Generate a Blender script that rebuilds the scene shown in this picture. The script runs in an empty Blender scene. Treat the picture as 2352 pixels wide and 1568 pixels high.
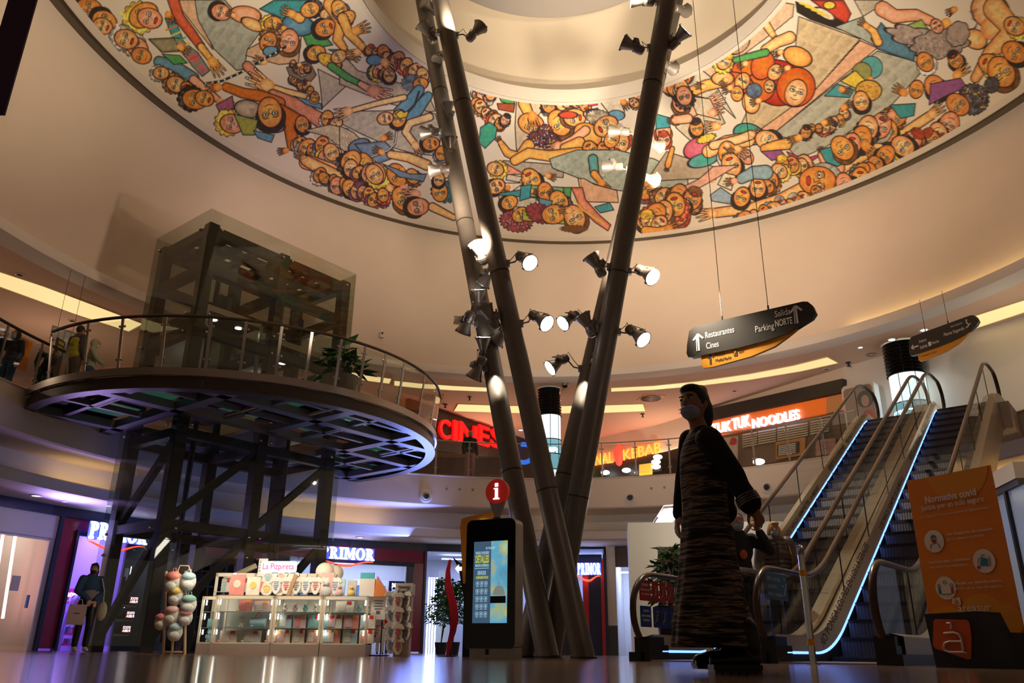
import bpy, bmesh, math, random
import numpy as np
from mathutils import Vector, Matrix, Euler
rnd = random.Random(7)
PI = math.pi
SC = bpy.context.scene
COL = SC.collection
# ------------------------------------------------------------------ camera
FPX, CAMH, YH, SLOPE = 1850., .095, 1495., .010          # focal length in px of the 2352 wide frame
PIT = math.atan((YH-784)/FPX); ROL = math.atan(SLOPE)
cam = bpy.data.objects.new('camera', bpy.data.cameras.new('camera')); COL.objects.link(cam)
cam.data.sensor_width = 36; cam.data.lens = FPX*36/2352; cam.data.clip_start = .02; cam.data.clip_end = 200
cam.matrix_world = Matrix.Translation((0, 0, CAMH)) @ Matrix.Rotation(PI/2+PIT, 4, 'X') @ Matrix.Rotation(ROL, 4, 'Z')
SC.camera = cam
# ------------------------------------------------------------------ world, exposure, big lights
w = bpy.data.worlds.new('mall_air'); SC.world = w; w.use_nodes = True
w.node_tree.nodes['Background'].inputs[0].default_value = (1., .78, .55, 1)
w.node_tree.nodes['Background'].inputs[1].default_value = .10
SC.view_settings.view_transform = 'Standard'; SC.view_settings.look = 'None'
SC.view_settings.gamma = 1; SC.view_settings.exposure = 0; SC.view_settings.use_curve_mapping = False
SC.cycles.use_denoising = True; SC.cycles.max_bounces = 6; SC.cycles.diffuse_bounces = 3
SC.cycles.glossy_bounces = 3; SC.cycles.transparent_max_bounces = 16; SC.cycles.transmission_bounces = 3
SC.cycles.sample_clamp_indirect = 4; SC.cycles.caustics_reflective = False; SC.cycles.caustics_refractive = False

def lamp(kind, loc, energy, color, target=None, size=.2, size_y=None, angle=60, blend=.6, name='lamp', group=None):
    l = bpy.data.lights.new(name, kind); l.energy = energy; l.color = color
    if kind == 'AREA':
        l.size = size
        if size_y: l.shape = 'RECTANGLE'; l.size_y = size_y
    else: l.shadow_soft_size = size
    if kind == 'SPOT': l.spot_size = math.radians(angle); l.spot_blend = blend
    o = bpy.data.objects.new(name, l); COL.objects.link(o); o.location = loc
    if target is not None:
        o.rotation_euler = (Vector(target)-Vector(loc)).to_track_quat('-Z', 'Y').to_euler()
    return o
WARM = (1., .80, .56)
# up lights of the pipe spots: they wash the painted ring and the dome
for loc, tgt, e, an in [((-1.2, 15.2, 9.6), (-4.0, 20.0, 15), 1500, 95), ((2.6, 13.2, 8.6), (5.5, 19.5, 15), 3600, 90),
                        ((-1.6, 14.6, 9.0), (-7.5, 13.5, 15), 1800, 95), ((1.0, 14.6, 8.8), (1.0, 23, 15), 2300, 85),
                        ((3.2, 12.6, 8.8), (10.0, 16.0, 15), 1100, 85),
                        ((-1.3, 13.3, 12.2), (-2.8, 15.5, 18), 900, 100), ((2.3, 12.4, 12.2), (4.4, 16.6, 18), 1500, 100),
                        ((.6, 14.0, 12.0), (1.6, 20., 17.6), 800, 90)]:
    lamp('SPOT', loc, e, WARM, tgt, .12, angle=an, blend=1., name='uplight')
for loc, tgt, e in (((2.9, 12.4, 7.2), (3.9, 9.6, .8), 900), ((2.7, 12.6, 6.2), (6.5, 13.5, 2.), 900), ((-.6, 12.8, 6.6), (1.0, 5.5, .3), 500)):
    lamp('SPOT', loc, e, (1., .84, .64), tgt, .1, angle=62, blend=.9, name='downward_pipe_spot')
# washes on the drum wall
for loc, tgt, e, an in [((-.6, 13, 7.0), (-5.0, 27, 12.6), 2300, 80), ((2.6, 12.6, 6.6), (5.5, 27, 11.6), 2000, 80),
                        ((-1.5, 13, 6.8), (-12, 20, 12.), 700, 80), ((2.8, 12.6, 6.6), (11.5, 23, 12), 500, 80), ((3.1, 13.0, 7.4), (8.2, 25.6, 13.0), 1500, 42), ((-.9, 13.2, 8.2), (-6.4, 25.4, 13.6), 1200, 46), ((1.6, 13, 7.), (2.5, 28, 11.5), 600, 50)]:
    lamp('SPOT', loc, e, (1., .74, .54), tgt, .12, angle=an, blend=1., name='wall_wash')

for x, y, e in ((-2.5, 1.8, 70), (3.2, 1.6, 110), (7.5, 4.0, 90)):
    lamp('AREA', (x, y, 4.25), e, (1., .80, .60), (x*1.4, y+7, 0), .8, name='soffit_light')  # added fill under the slab, brightens the banner and the near floor
# added warm point lights, a fill for the dark upper floor and its ceiling
for ang, R, z, e, c in [(150, 17, 7.2, 60, (1., .7, .5)), (172, 16.5, 7.2, 50, (1., .7, .5)), (120, 18, 7.2, 90, (1., .62, .42)), (95, 19, 7.0, 150, (1., .60, .40)), (72, 19, 7.0, 150, (1., .62, .42)),
                        (52, 17.5, 7.4, 60, (1., .75, .5)), (38, 14.5, 7.4, 45, (1., .82, .58)), (22, 13.8, 7.4, 45, (1., .84, .6))]:
    a = math.radians(ang); lamp('POINT', (.65+R*math.cos(a), 14.5+R*math.sin(a), z), e, c, size=.06, name='food_court_light')
# ------------------------------------------------------------------ from the photograph to the place
def ray(x, y):
    u = x-1176.; v = 784.-y
    c, s = math.cos(ROL), math.sin(ROL)
    u, v = u*c-v*s, u*s+v*c
    cp, sp = math.cos(PIT), math.sin(PIT)
    d = np.array([u, FPX*cp-v*sp, FPX*sp+v*cp])
    return d/math.hypot(d[0], d[1])
def atz(x, y, z):
    d = ray(x, y); t = (z-CAMH)/d[2]; return Vector((d[0]*t, d[1]*t, z))
def atd(x, y, D):
    d = ray(x, y); return Vector((d[0]*D, d[1]*D, CAMH+d[2]*D))
CX, CY = .65, 14.5
def onc(x, y, R, cx=CX, cy=CY):
    d = ray(x, y); b = d[0]*cx+d[1]*cy; t = b+math.sqrt(b*b-(cx*cx+cy*cy-R*R))
    return Vector((d[0]*t, d[1]*t, CAMH+d[2]*t))
def onplane(x, y, A, B):
    """where the sight line meets the upright plane over the plan line A-B"""
    d = ray(x, y); nx, ny = B[1]-A[1], A[0]-B[0]
    t = (A[0]*nx+A[1]*ny)/(d[0]*nx+d[1]*ny); return Vector((d[0]*t, d[1]*t, CAMH+d[2]*t))
# ------------------------------------------------------------------ materials
MATS = {}
def mat(name, color, rough=.6, metal=0., emit=None, es=1., noise=None, alpha=None, spec=.5, bump=None):
    if name in MATS: return MATS[name]
    m = bpy.data.materials.new(name); m.use_nodes = True; MATS[name] = m
    nt = m.node_tree; b = nt.nodes['Principled BSDF']
    b.inputs['Base Color'].default_value = (*color, 1); b.inputs['Roughness'].default_value = rough
    b.inputs['Metallic'].default_value = metal; b.inputs['Specular IOR Level'].default_value = spec
    if emit: b.inputs['Emission Color'].default_value = (*emit, 1); b.inputs['Emission Strength'].default_value = es
    if alpha is not None: b.inputs['Alpha'].default_value = alpha
    if noise or bump:
        tc = nt.nodes.new('ShaderNodeTexCoord'); n = nt.nodes.new('ShaderNodeTexNoise')
        n.inputs['Scale'].default_value = (noise or bump)[0]; n.inputs['Detail'].default_value = 5
        nt.links.new(tc.outputs['Object'], n.inputs['Vector'])
        if noise:
            mx = nt.nodes.new('ShaderNodeMix'); mx.data_type = 'RGBA'
            k = noise[1]
            mx.inputs[6].default_value = (*[c*(1-k) for c in color], 1); mx.inputs[7].default_value = (*[min(1, c*(1+k)) for c in color], 1)
            nt.links.new(n.outputs['Fac'], mx.inputs[0]); nt.links.new(mx.outputs[2], b.inputs['Base Color'])
        if bump:
            bp = nt.nodes.new('ShaderNodeBump'); bp.inputs['Strength'].default_value = bump[1]
            nt.links.new(n.outputs['Fac'], bp.inputs['Height']); nt.links.new(bp.outputs[0], b.inputs['Normal'])
    return m
def glassmat(name, tint=(.9, .95, .92), k=.9, refl=1.45, haze=None):
    if name in MATS: return MATS[name]
    m = bpy.data.materials.new(name); m.use_nodes = True; MATS[name] = m
    nt = m.node_tree; nt.nodes.clear()
    o = nt.nodes.new('ShaderNodeOutputMaterial'); t = nt.nodes.new('ShaderNodeBsdfTransparent'); g = nt.nodes.new('ShaderNodeBsdfGlossy')
    t.inputs[0].default_value = (*[c*k for c in tint], 1); g.inputs['Roughness'].default_value = .02
    f = nt.nodes.new('ShaderNodeFresnel'); f.inputs[0].default_value = refl
    mx = nt.nodes.new('ShaderNodeMixShader')
    ge = nt.nodes.new('ShaderNodeNewGeometry'); mp = nt.nodes.new('ShaderNodeMapRange'); mp.inputs[3].default_value = refl; mp.inputs[4].default_value = 1/refl
    nt.links.new(ge.outputs['Backfacing'], mp.inputs[0]); nt.links.new(mp.outputs[0], f.inputs[0])
    nt.links.new(f.outputs[0], mx.inputs[0]); nt.links.new(t.outputs[0], mx.inputs[1]); nt.links.new(g.outputs[0], mx.inputs[2])
    nt.links.new(mx.outputs[0], o.inputs[0])
    return m
def glow(name, color, s): return mat(name, tuple(min(1, c) for c in color), .5, emit=color, es=s)
M_wall = mat('warm_plaster', (.78, .66, .55), .75, noise=(1.3, .04))
M_white = mat('white_paint', (.78, .72, .66), .6)
M_ceil = mat('ceiling_plaster', (.74, .62, .50), .8, noise=(.6, .03))
M_ceil2 = mat('terracotta_ceiling', (.78, .56, .42), .85, noise=(.25, .10))
M_pipe = mat('dark_grey_paint', (.19, .17, .145), .42, .3, noise=(14, .12))
M_steel = mat('brushed_steel', (.42, .38, .34), .32, .9)
M_chrome = mat('chrome', (.7, .68, .65), .12, 1.)
M_dsteel = mat('dark_steel', (.045, .038, .032), .45, .4)
M_black = mat('black_plastic', (.008, .008, .010), .35)
M_rubber = mat('black_rubber', (.012, .011, .010), .45)
M_gloss = mat('gloss_black', (.005, .005, .007), .06)
M_glass = glassmat('clear_glass', (.93, .96, .94), .97)
M_smoke = glassmat('smoky_lift_glass', (.90, .92, .86), .87, 1.42)
M_shop = glassmat('shop_glass', (.96, .98, 1.), .97)
M_navy = mat('navy_panel', (.012, .016, .05), .3)
M_mag = mat('magenta_panel', (.30, .012, .06), .25)
M_red = mat('red_paint', (.62, .02, .015), .4)
M_skin = mat('skin', (.55, .29, .18), .55, noise=(20, .06))
M_wht = mat('white_gloss', (.82, .82, .80), .3)
M_cream = mat('cream_laminate', (.78, .68, .52), .4)
M_orange = mat('orange_print', (.86, .26, .012), .45)
M_yellow = mat('yellow_print', (.86, .42, .02), .45)
M_green = mat('leaf_green', (.045, .16, .03), .5, noise=(9, .4))
M_pot = mat('stone_pot', (.45, .36, .26), .7, noise=(12, .1))
M_blueled = glow('blue_strip_light', (.13, .28, 1.), 3.2)
M_whiteled = glow('white_strip_light', (.75, .85, 1.), 5.)
M_lens = glow('lit_lamp_glass', (1., .95, .88), 6.)
M_lensdim = mat('unlit_lamp_glass', (.5, .5, .48), .08, .6)
# ------------------------------------------------------------------ mesh building
class MB:
    def __init__(s): s.v = []; s.f = []; s.m = []; s.T = Matrix.Identity(4)
    def add(s, vs, fs, mi=0):
        o = len(s.v); s.v += [tuple(s.T @ Vector(p)) for p in vs]; s.f += [tuple(i+o for i in f) for f in fs]; s.m += [mi]*len(fs); return s
    def box(s, c, d, rz=0, mi=0, tilt=None):
        x, y, z = d[0]/2, d[1]/2, d[2]/2; R = Matrix.Rotation(rz, 4, 'Z')
        if tilt is not None: R = R @ tilt
        vs = [Vector(c)+R @ Vector((a*x, b*y, e*z)) for a in (-1, 1) for b in (-1, 1) for e in (-1, 1)]
        return s.add(vs, [(0, 1, 3, 2), (4, 6, 7, 5), (0, 4, 5, 1), (2, 3, 7, 6), (0, 2, 6, 4), (1, 5, 7, 3)], mi)
    def cyl(s, a, b, r0, r1=None, n=16, mi=0, cap=True):
        return s.tube([a, b], [r0, r0 if r1 is None else r1], n, mi, cap)
    def tube(s, pts, r, n=8, mi=0, cap=True, closed=False, sq=1.):
        pts = [Vector(p) for p in pts]; N = len(pts); rs = r if isinstance(r, (list, tuple)) else [r]*N
        vs = []; fs = []; up = None
        for i, p in enumerate(pts):
            if closed: t = (pts[(i+1) % N]-pts[i-1])
            else: t = (pts[min(i+1, N-1)]-pts[max(i-1, 0)])
            if t.length < 1e-9: t = Vector((0, 0, 1))
            t.normalize()
            if up is None:
                up = Vector((0, 0, 1)) if abs(t.z) < .9 else Vector((0, 1, 0))
            a = t.cross(up)
            if a.length < 1e-6: a = t.cross(Vector((1, 0, 0)))
            a.normalize(); b = a.cross(t).normalized(); up = b
            for k in range(n):
                th = 2*PI*k/n; vs.append(p+a*(math.cos(th)*rs[i])+b*(math.sin(th)*rs[i]*sq))
        for i in range(N if closed else N-1):
            j = (i+1) % N
            for k in range(n): fs.append((i*n+k, i*n+(k+1) % n, j*n+(k+1) % n, j*n+k))
        if cap and not closed: fs += [tuple(range(n))[::-1], tuple(range((N-1)*n, N*n))]
        return s.add(vs, fs, mi)
    def lathe(s, prof, n=24, c=(0, 0, 0), axis=None, mi=0):
        """prof: (r, z) pairs about +Z, or about `axis`"""
        Q = Vector(axis).normalized().to_track_quat('Z', 'Y').to_matrix() if axis is not None else Matrix.Identity(3)
        vs = []; fs = []
        for r, z in prof:
            for k in range(n):
                th = 2*PI*k/n; vs.append(Vector(c)+Q @ Vector((r*math.cos(th), r*math.sin(th), z)))
        for i in range(len(prof)-1):
            for k in range(n): fs.append((i*n+k, i*n+(k+1) % n, (i+1)*n+(k+1) % n, (i+1)*n+k))
        return s.add(vs, fs, mi)
    def ball(s, c, r, n=12, mi=0, R=None):
        r = r if isinstance(r, (list, tuple)) else (r, r, r); vs = []; fs = []; m = n//2+1
        R = R or Matrix.Identity(3)
        for i in range(m+1):
            ph = PI*i/m
            for k in range(n):
                th = 2*PI*k/n
                vs.append(Vector(c)+R @ Vector((r[0]*math.sin(ph)*math.cos(th), r[1]*math.sin(ph)*math.sin(th), r[2]*math.cos(ph))))
        for i in range(m):
            for k in range(n): fs.append((i*n+k, (i+1)*n+k, (i+1)*n+(k+1) % n, i*n+(k+1) % n))
        return s.add(vs, fs, mi)
    def prism(s, poly, h, M=None, mi=0, z0=0.):
        """poly in local xy, from z0 to z0+h, through matrix M"""
        M = M or Matrix.Identity(4); n = len(poly)
        vs = [M @ Vector((x, y, z0)) for x, y in poly]+[M @ Vector((x, y, z0+h)) for x, y in poly]
        fs = [tuple(range(n))[::-1], tuple(range(n, 2*n))]+[(i, (i+1) % n, n+(i+1) % n, n+i) for i in range(n)]
        return s.add(vs, fs, mi)
    def ring(s, prof, a0=0, a1=360, n=128, mi=0):
        """prof: (R, z, cx, cy) swept round"""
        vs = []; fs = []; full = abs(a1-a0-360) < 1e-6; N = n if full else n+1; m = len(prof)
        for i in range(N):
            th = math.radians(a0+(a1-a0)*i/n); c, q = math.cos(th), math.sin(th)
            for pr in prof:
                cx, cy = (pr[2], pr[3]) if len(pr) > 2 else (CX, CY)
                vs.append((cx+pr[0]*c, cy+pr[0]*q, pr[1]))
        for i in range(n):
            j = (i+1) % N
            for k in range(m-1): fs.append((i*m+k, j*m+k, j*m+k+1, i*m+k+1))
        return s.add(vs, fs, mi)
    def quad(s, a, b, c, d, mi=0): return s.add([a, b, c, d], [(0, 1, 2, 3)], mi)
    def slab(s, pts, h, mi=0):
        """polygon of 3D points thickened by vector h"""
        n = len(pts); h = Vector(h); P = [Vector(p) for p in pts]
        return s.add(P+[p+h for p in P], [tuple(range(n)), tuple(range(n, 2*n))[::-1]]+[(i, n+i, n+(i+1) % n, (i+1) % n) for i in range(n)], mi)
    def build(s, name, mats, parent=None, smooth=False, world=False, fix=True):
        me = bpy.data.meshes.new(name)
        vs = s.v
        if world and parent is not None:
            iv = (Matrix.Translation(parent.location) @ parent.rotation_euler.to_matrix().to_4x4()).inverted(); vs = [tuple(iv @ Vector(p)) for p in vs]
        me.from_pydata(vs, [], s.f)
        mats = mats if isinstance(mats, (list, tuple)) else [mats]
        for m in mats: me.materials.append(m)
        if len(mats) > 1: me.polygons.foreach_set('material_index', s.m)
        if fix:
            bm = bmesh.new(); bm.from_mesh(me); bmesh.ops.recalc_face_normals(bm, faces=bm.faces); bm.to_mesh(me); bm.free()
        if smooth:
            me.polygons.foreach_set('use_smooth', [True]*len(me.polygons))
            try: me.set_sharp_from_angle(angle=math.radians(40))
            except Exception: pass
        me.update()
        o = bpy.data.objects.new(name, me); COL.objects.link(o)
        if parent is not None: o.parent = parent
        return o
def tag(o, label=None, cat=None, group=None, kind=None):
    if label: o['label'] = label
    if cat: o['category'] = cat
    if group: o['group'] = group
    if kind: o['kind'] = kind
    return o
def thing(name, loc, label, cat, rz=0, group=None):
    o = bpy.data.objects.new(name, None); COL.objects.link(o); o.location = loc; o.rotation_euler = (0, 0, rz)
    o.empty_display_size = .1
    return tag(o, label, cat, group)
def struct(name, mb, m, smooth=False): return tag(mb.build(name, m, smooth=smooth, fix=False), kind='structure')
def dup(o, parent=None):
    c = o.copy(); COL.objects.link(c)
    if parent is not None: c.parent = parent
    for ch in list(o.children): dup(ch, c)
    return c
def frame(o, xa, ya):
    """matrix with origin o, x axis xa, y axis ya (normal = x cross y)"""
    xa = Vector(xa).normalized(); ya = Vector(ya); ya = (ya-xa*ya.dot(xa)).normalized(); za = xa.cross(ya)
    M = Matrix((xa, ya, za)).transposed().to_4x4(); M.translation = Vector(o); return M
_fc = {}
def text_mesh(txt, size=1., off=0., ext=.0, align='LEFT', shear=0., space=1., res=3):
    key = (txt, size, off, ext, align, shear, space)
    if key in _fc: return _fc[key]
    cu = bpy.data.curves.new('t', 'FONT'); cu.body = txt; cu.size = size; cu.offset = off; cu.extrude = ext; cu.align_x = align
    cu.shear = shear; cu.space_character = space; cu.resolution_u = res
    ob = bpy.data.objects.new('t', cu); COL.objects.link(ob)
    dg = bpy.context.evaluated_depsgraph_get(); me = bpy.data.meshes.new_from_object(ob.evaluated_get(dg))
    vs = [tuple(v.co) for v in me.vertices]; fs = [tuple(p.vertices) for p in me.polygons]
    bpy.data.objects.remove(ob); bpy.data.curves.remove(cu); bpy.data.meshes.remove(me)
    _fc[key] = (vs, fs); return vs, fs
def put_text(mb, txt, M, size, off=0., ext=.002, align='LEFT', mi=0, width=None, height=None, mirror=False, shear=0., space=1., lift=.003):
    vs, fs = text_mesh(txt, 1., off, 0., align, shear, space)
    if not vs: return
    a = np.array(vs); x0, x1 = a[:, 0].min(), a[:, 0].max(); y0, y1 = a[:, 1].min(), a[:, 1].max()
    sx = sy = size
    if width: sx = width/(x1-x0)
    if height: sy = height/max(y1, .01)
    if width and not height and not size: sy = sx
    if width: a[:, 0] -= x0
    k = -1 if mirror else 1
    if mirror and width: a[:, 0] = (x1-x0)-a[:, 0]; k = 1
    n = len(vs)
    P = [M @ Vector((k*p[0]*sx, p[1]*sy, lift+ext)) for p in a]+[M @ Vector((k*p[0]*sx, p[1]*sy, lift)) for p in a]
    # faces front plus rim
    ec = {}
    for f in fs:
        for i in range(len(f)):
            e = (f[i], f[(i+1) % len(f)]); kx = tuple(sorted(e)); ec[kx] = None if kx in ec else e
    rim = [(e[0], e[1], e[1]+n, e[0]+n) for e in ec.values() if e]
    mb.add(P, list(fs)+rim, mi)
def rrect(w, h, r, n=5, cx=0, cy=0):
    P = []
    for sx, sy, a in ((1, 1, 0), (-1, 1, 90), (-1, -1, 180), (1, -1, 270)):
        for i in range(n+1):
            t = math.radians(a+90*i/n); P.append((cx+sx*(w/2-r)+r*math.cos(t), cy+sy*(h/2-r)+r*math.sin(t)))
    return P
def circ(r, n=24, cx=0, cy=0): return [(cx+r*math.cos(2*PI*i/n), cy+r*math.sin(2*PI*i/n)) for i in range(n)]
# ================================================================== THE SETTING
Z2, ZS, ZC2, ZC1 = 5.33, 4.34, 9.28, 3.42                # upper floor, slab underside, upper ceiling, ground ceiling
def floor_mat(name, c, rough, scale=1.):
    m = mat(name, c, rough); nt = m.node_tree; b = nt.nodes['Principled BSDF']
    tc = nt.nodes.new('ShaderNodeTexCoord'); mp = nt.nodes.new('ShaderNodeMapping'); mp.inputs['Rotation'].default_value = (0, 0, .35)
    br = nt.nodes.new('ShaderNodeTexBrick'); br.offset = 0; br.inputs['Scale'].default_value = scale
    br.inputs['Brick Width'].default_value = .6; br.inputs['Row Height'].default_value = .6
    br.inputs['Mortar Size'].default_value = .004; br.inputs['Color1'].default_value = (*c, 1)
    br.inputs['Color2'].default_value = (*[x*1.25 for x in c], 1); br.inputs['Mortar'].default_value = (*[x*.45 for x in c], 1)
    no = nt.nodes.new('ShaderNodeTexNoise'); no.inputs['Scale'].default_value = 2.2; no.inputs['Detail'].default_value = 3
    bp = nt.nodes.new('ShaderNodeBump'); bp.inputs['Strength'].default_value = .05; bp.inputs['Distance'].default_value = .02
    L = nt.links.new
    L(tc.outputs['Object'], mp.inputs[0]); L(mp.outputs[0], br.inputs[0]); L(mp.outputs[0], no.inputs['Vector'])
    L(br.outputs['Color'], b.inputs['Base Color']); L(no.outputs['Fac'], bp.inputs['Height']); L(bp.outputs[0], b.inputs['Normal'])
    return m
mb = MB(); mb.quad((-40, -12, 0), (45, -12, 0), (45, 50, 0), (-40, 50, 0))
struct('floor', mb, floor_mat('polished_stone', (.20, .125, .08), .13))
# drum wall between upper ceiling ring and the painted ring (it leans: the top circle is shifted)
mb = MB(); mb.ring([(13.33, 9.50, .67, 14.5), (13.36, 11.3, 1.07, 14.5), (13.42, 14.90, 1.94, 14.5)], n=192)
struct('wall_drum', mb, M_wall, True)
M_shadowgap = mat('grey_reveal', (.13, .105, .075), .85)  # shade of the recess put into one dark colour
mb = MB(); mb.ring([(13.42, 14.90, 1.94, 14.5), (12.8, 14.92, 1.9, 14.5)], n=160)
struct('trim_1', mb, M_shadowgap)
mb = MB(); mb.ring([(12.89, 14.92, 1.9, 14.5), (12.90, 14.75, 1.9, 14.5), (12.86, 14.745, 1.9, 14.5)], n=160)
struct('trim_2', mb, M_white, True)
# inner lip of the painted ring and the dome above it
mb = MB(); mb.ring([(5.47, 15.47, 1.4, 14.5), (5.47, 15.93, 1.4, 14.5), (6.15, 15.93, 1.4, 14.5)], n=120)
struct('trim_3', mb, M_white)
mb = MB(); mb.ring([(6.15, 15.93, 1.4, 14.5), (6.15, 17.6, 1.4, 14.5), (5.95, 18.6, 1.4, 14.5), (5.3, 19.5, 1.4, 14.5), (3.6, 20.2, 1.4, 14.5), (.01, 20.4, 1.4, 14.5)], n=96)
struct('ceiling_dome', mb, mat('dome_plaster', (.80, .70, .57), .8), True)
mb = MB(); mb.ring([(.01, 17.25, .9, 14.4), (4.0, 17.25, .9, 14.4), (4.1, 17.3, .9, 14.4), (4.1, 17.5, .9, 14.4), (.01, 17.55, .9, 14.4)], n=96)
struct('ceiling_disc', mb, mat('disc_plaster', (.46, .42, .37), .85), True)  # grey stands for the unlit underside, shade put into the colour
# upper floor: slab edge, soffit, lip ring; all circles about the hall's middle
mb = MB(); mb.ring([(11.4, Z2), (11.36, Z2-.03), (11.4, Z2-.06), (11.4, ZS+.04), (11.44, ZS), (13.4, ZS)], n=192)
struct('wall_balcony', mb, M_wall, True)
mb = MB(); mb.ring([(11.4, Z2), (30, Z2)], n=96)
struct('floor_upper', mb, floor_mat('upper_stone', (.24, .16, .11), .2))
mb = MB(); mb.ring([(12.75, ZS), (12.75, 3.74), (11.95, 3.74), (11.9, 3.70), (11.9, ZC1+.04), (11.95, ZC1), (12.6, ZC1)], n=192)
struct('trim_4', mb, M_white, True)
mb = MB(); mb.ring([(12.6, ZC1), (27, ZC1)], n=128)
M_gceil = mat('ground_ceiling_paint', (.80, .77, .78), .38, noise=(.8, .05))
struct('ceiling_ground', mb, M_gceil)
mb = MB(); mb.ring([(13.34, 9.56), (13.0, 9.56), (12.99, 9.60), (12.95, 9.54), (12.95, ZC2+.02), (12.99, ZC2), (13.6, ZC2)], n=192)
struct('trim_5', mb, M_white, True)
# upper ceiling with a shallow step, warm terracotta further in
mb = MB(); mb.ring([(13.6, ZC2), (15.6, ZC2), (15.6, ZC2+.001), (30, ZC2)], n=128)
struct('ceiling_upper', mb, M_ceil2)
# cove strips hidden behind the lips
M_cove = glow('cove_strip', (1., .68, .28), 5.)
def cove(R, z, a0, a1, label, s=.05, m=None):
    mb = MB(); mb.ring([(R-s, z), (R+s, z), (R+s, z+.03), (R-s, z+.03), (R-s, z)], a0, a1, n=max(6, int(a1-a0)))
    o = mb.build('cove_light_strip', m or M_cove, fix=False); tag(o, label, 'light strip'); return o
cove(13.15, 9.56, -12, 42, 'warm strip light in the cove of the upper ceiling ring, right side', .025, glow('bright_cove_strip', (1., .72, .30), 11.))
cove(12.4, 3.745, 150, 158, 'warm strip light in the ground cove left of the lift shaft')
cove(12.4, 3.745, 112, 128, 'warm strip light in the ground cove behind the lift shaft')
cove(12.4, 3.745, 84, 87, 'warm strip light in the ground cove behind the grey columns', .03)
cove(12.4, 3.745, -2, 30, 'warm strip light in the ground cove right of the orange banner')
# luminous slots in the upper ceiling
M_slot = glow('slot_light', (.93, .70, .32), .95); M_slotside = mat('slot_side', (.8, .66, .42), .7)
def slot(px, label):
    P = [atz(x, y, ZC2) for x, y in px]; c = sum(P, Vector())/len(P)
    t = thing('ceiling_light_slot', (c.x, c.y, ZC2-.02), label, 'ceiling light', group='ceiling light slots')
    mb = MB(); mb.slab([p-Vector((0, 0, .02)) for p in P], (0, 0, .015)); mb.build('diffuser', M_slot, t, world=True)
    mb = MB(); n = len(P)
    for i in range(n):
        mb.tube([P[i]-Vector((0, 0, .02)), P[(i+1) % n]-Vector((0, 0, .02))], .018, 4)
    mb.build('frame', M_slotside, t, world=True)
slot([(-60, 598), (0, 622), (100, 655), (220, 700), (330, 742), (296, 760), (170, 719), (80, 686), (0, 657), (-60, 634)], 'long yellow ceiling light slot above the people at the left railing')
slot([(905, 872), (960, 878), (1040, 884), (1119, 888), (1119, 898), (1040, 895), (960, 890), (905, 884)], 'narrow yellow ceiling light slot left of the grey columns')
slot([(800, 852), (850, 860), (900, 868), (895, 880), (850, 874), (800, 866)], 'yellow ceiling light slot seen through the platform railing')
slot([(1052, 926), (1160, 930), (1260, 931), (1380, 929), (1477, 926), (1483, 943), (1380, 947), (1260, 948), (1160, 947), (1042, 943)], 'wide yellow ceiling light slot directly behind the four columns')
slot([(1403, 889), (1500, 884), (1600, 874), (1720, 857), (1820, 838), (1900, 818), (1926, 832), (1840, 851), (1720, 871), (1600, 885), (1500, 894), (1403, 898)], 'long curved yellow ceiling light slot above the noodle shop')
slot([(2202, 735), (2352, 687), (2400, 671), (2400, 703), (2352, 716), (2240, 753)], 'yellow ceiling light slot above the right escalator landing')
# upper shop walls
W3, W1, W2 = Vector((17.9, 17.3)), Vector((11.35, 26.04)), Vector((6.3, 33.8))
def wallp(name, A, B, z0, z1, m, th=.15):
    A = Vector(A); B = Vector(B); d = (B-A).normalized(); nrm = Vector((-d.y, d.x))*th
    if nrm.dot(A) < 0: nrm = -nrm
    mb = MB(); mb.slab([(A.x, A.y, z0), (B.x, B.y, z0), (B.x, B.y, z1), (A.x, A.y, z1)], (nrm.x, nrm.y, 0)); return struct(name, mb, m)
wallp('wall_upper_right', (23, 10.5), W1, Z2, ZC2, M_white)
wallp('wall_upper_far_right', W1, W2, Z2+2.75, ZC2, M_wall)
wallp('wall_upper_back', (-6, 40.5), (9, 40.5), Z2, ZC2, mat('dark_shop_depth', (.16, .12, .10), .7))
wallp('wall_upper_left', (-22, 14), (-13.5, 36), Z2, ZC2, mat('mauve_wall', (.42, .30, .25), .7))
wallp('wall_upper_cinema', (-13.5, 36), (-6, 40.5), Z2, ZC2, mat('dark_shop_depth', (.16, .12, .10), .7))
# sloping bulkhead behind the kebab sign
A_k, B_k = Vector((1.9, 36.)), Vector((6.3, 33.8))
mb = MB()
for (x0, y0, x1, y1) in ((1500, 900, 1652, 934),):
    pass
wallp('wall_kebab_bulkhead', (2.2, 38.5), W2, Z2+1.95, Z2+2.75, mat('dark_bulkhead', (.03, .025, .022), .5))
wallp('wall_kebab_header', (2.2, 38.5), W2, Z2+2.75, ZC2, M_wall)
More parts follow.
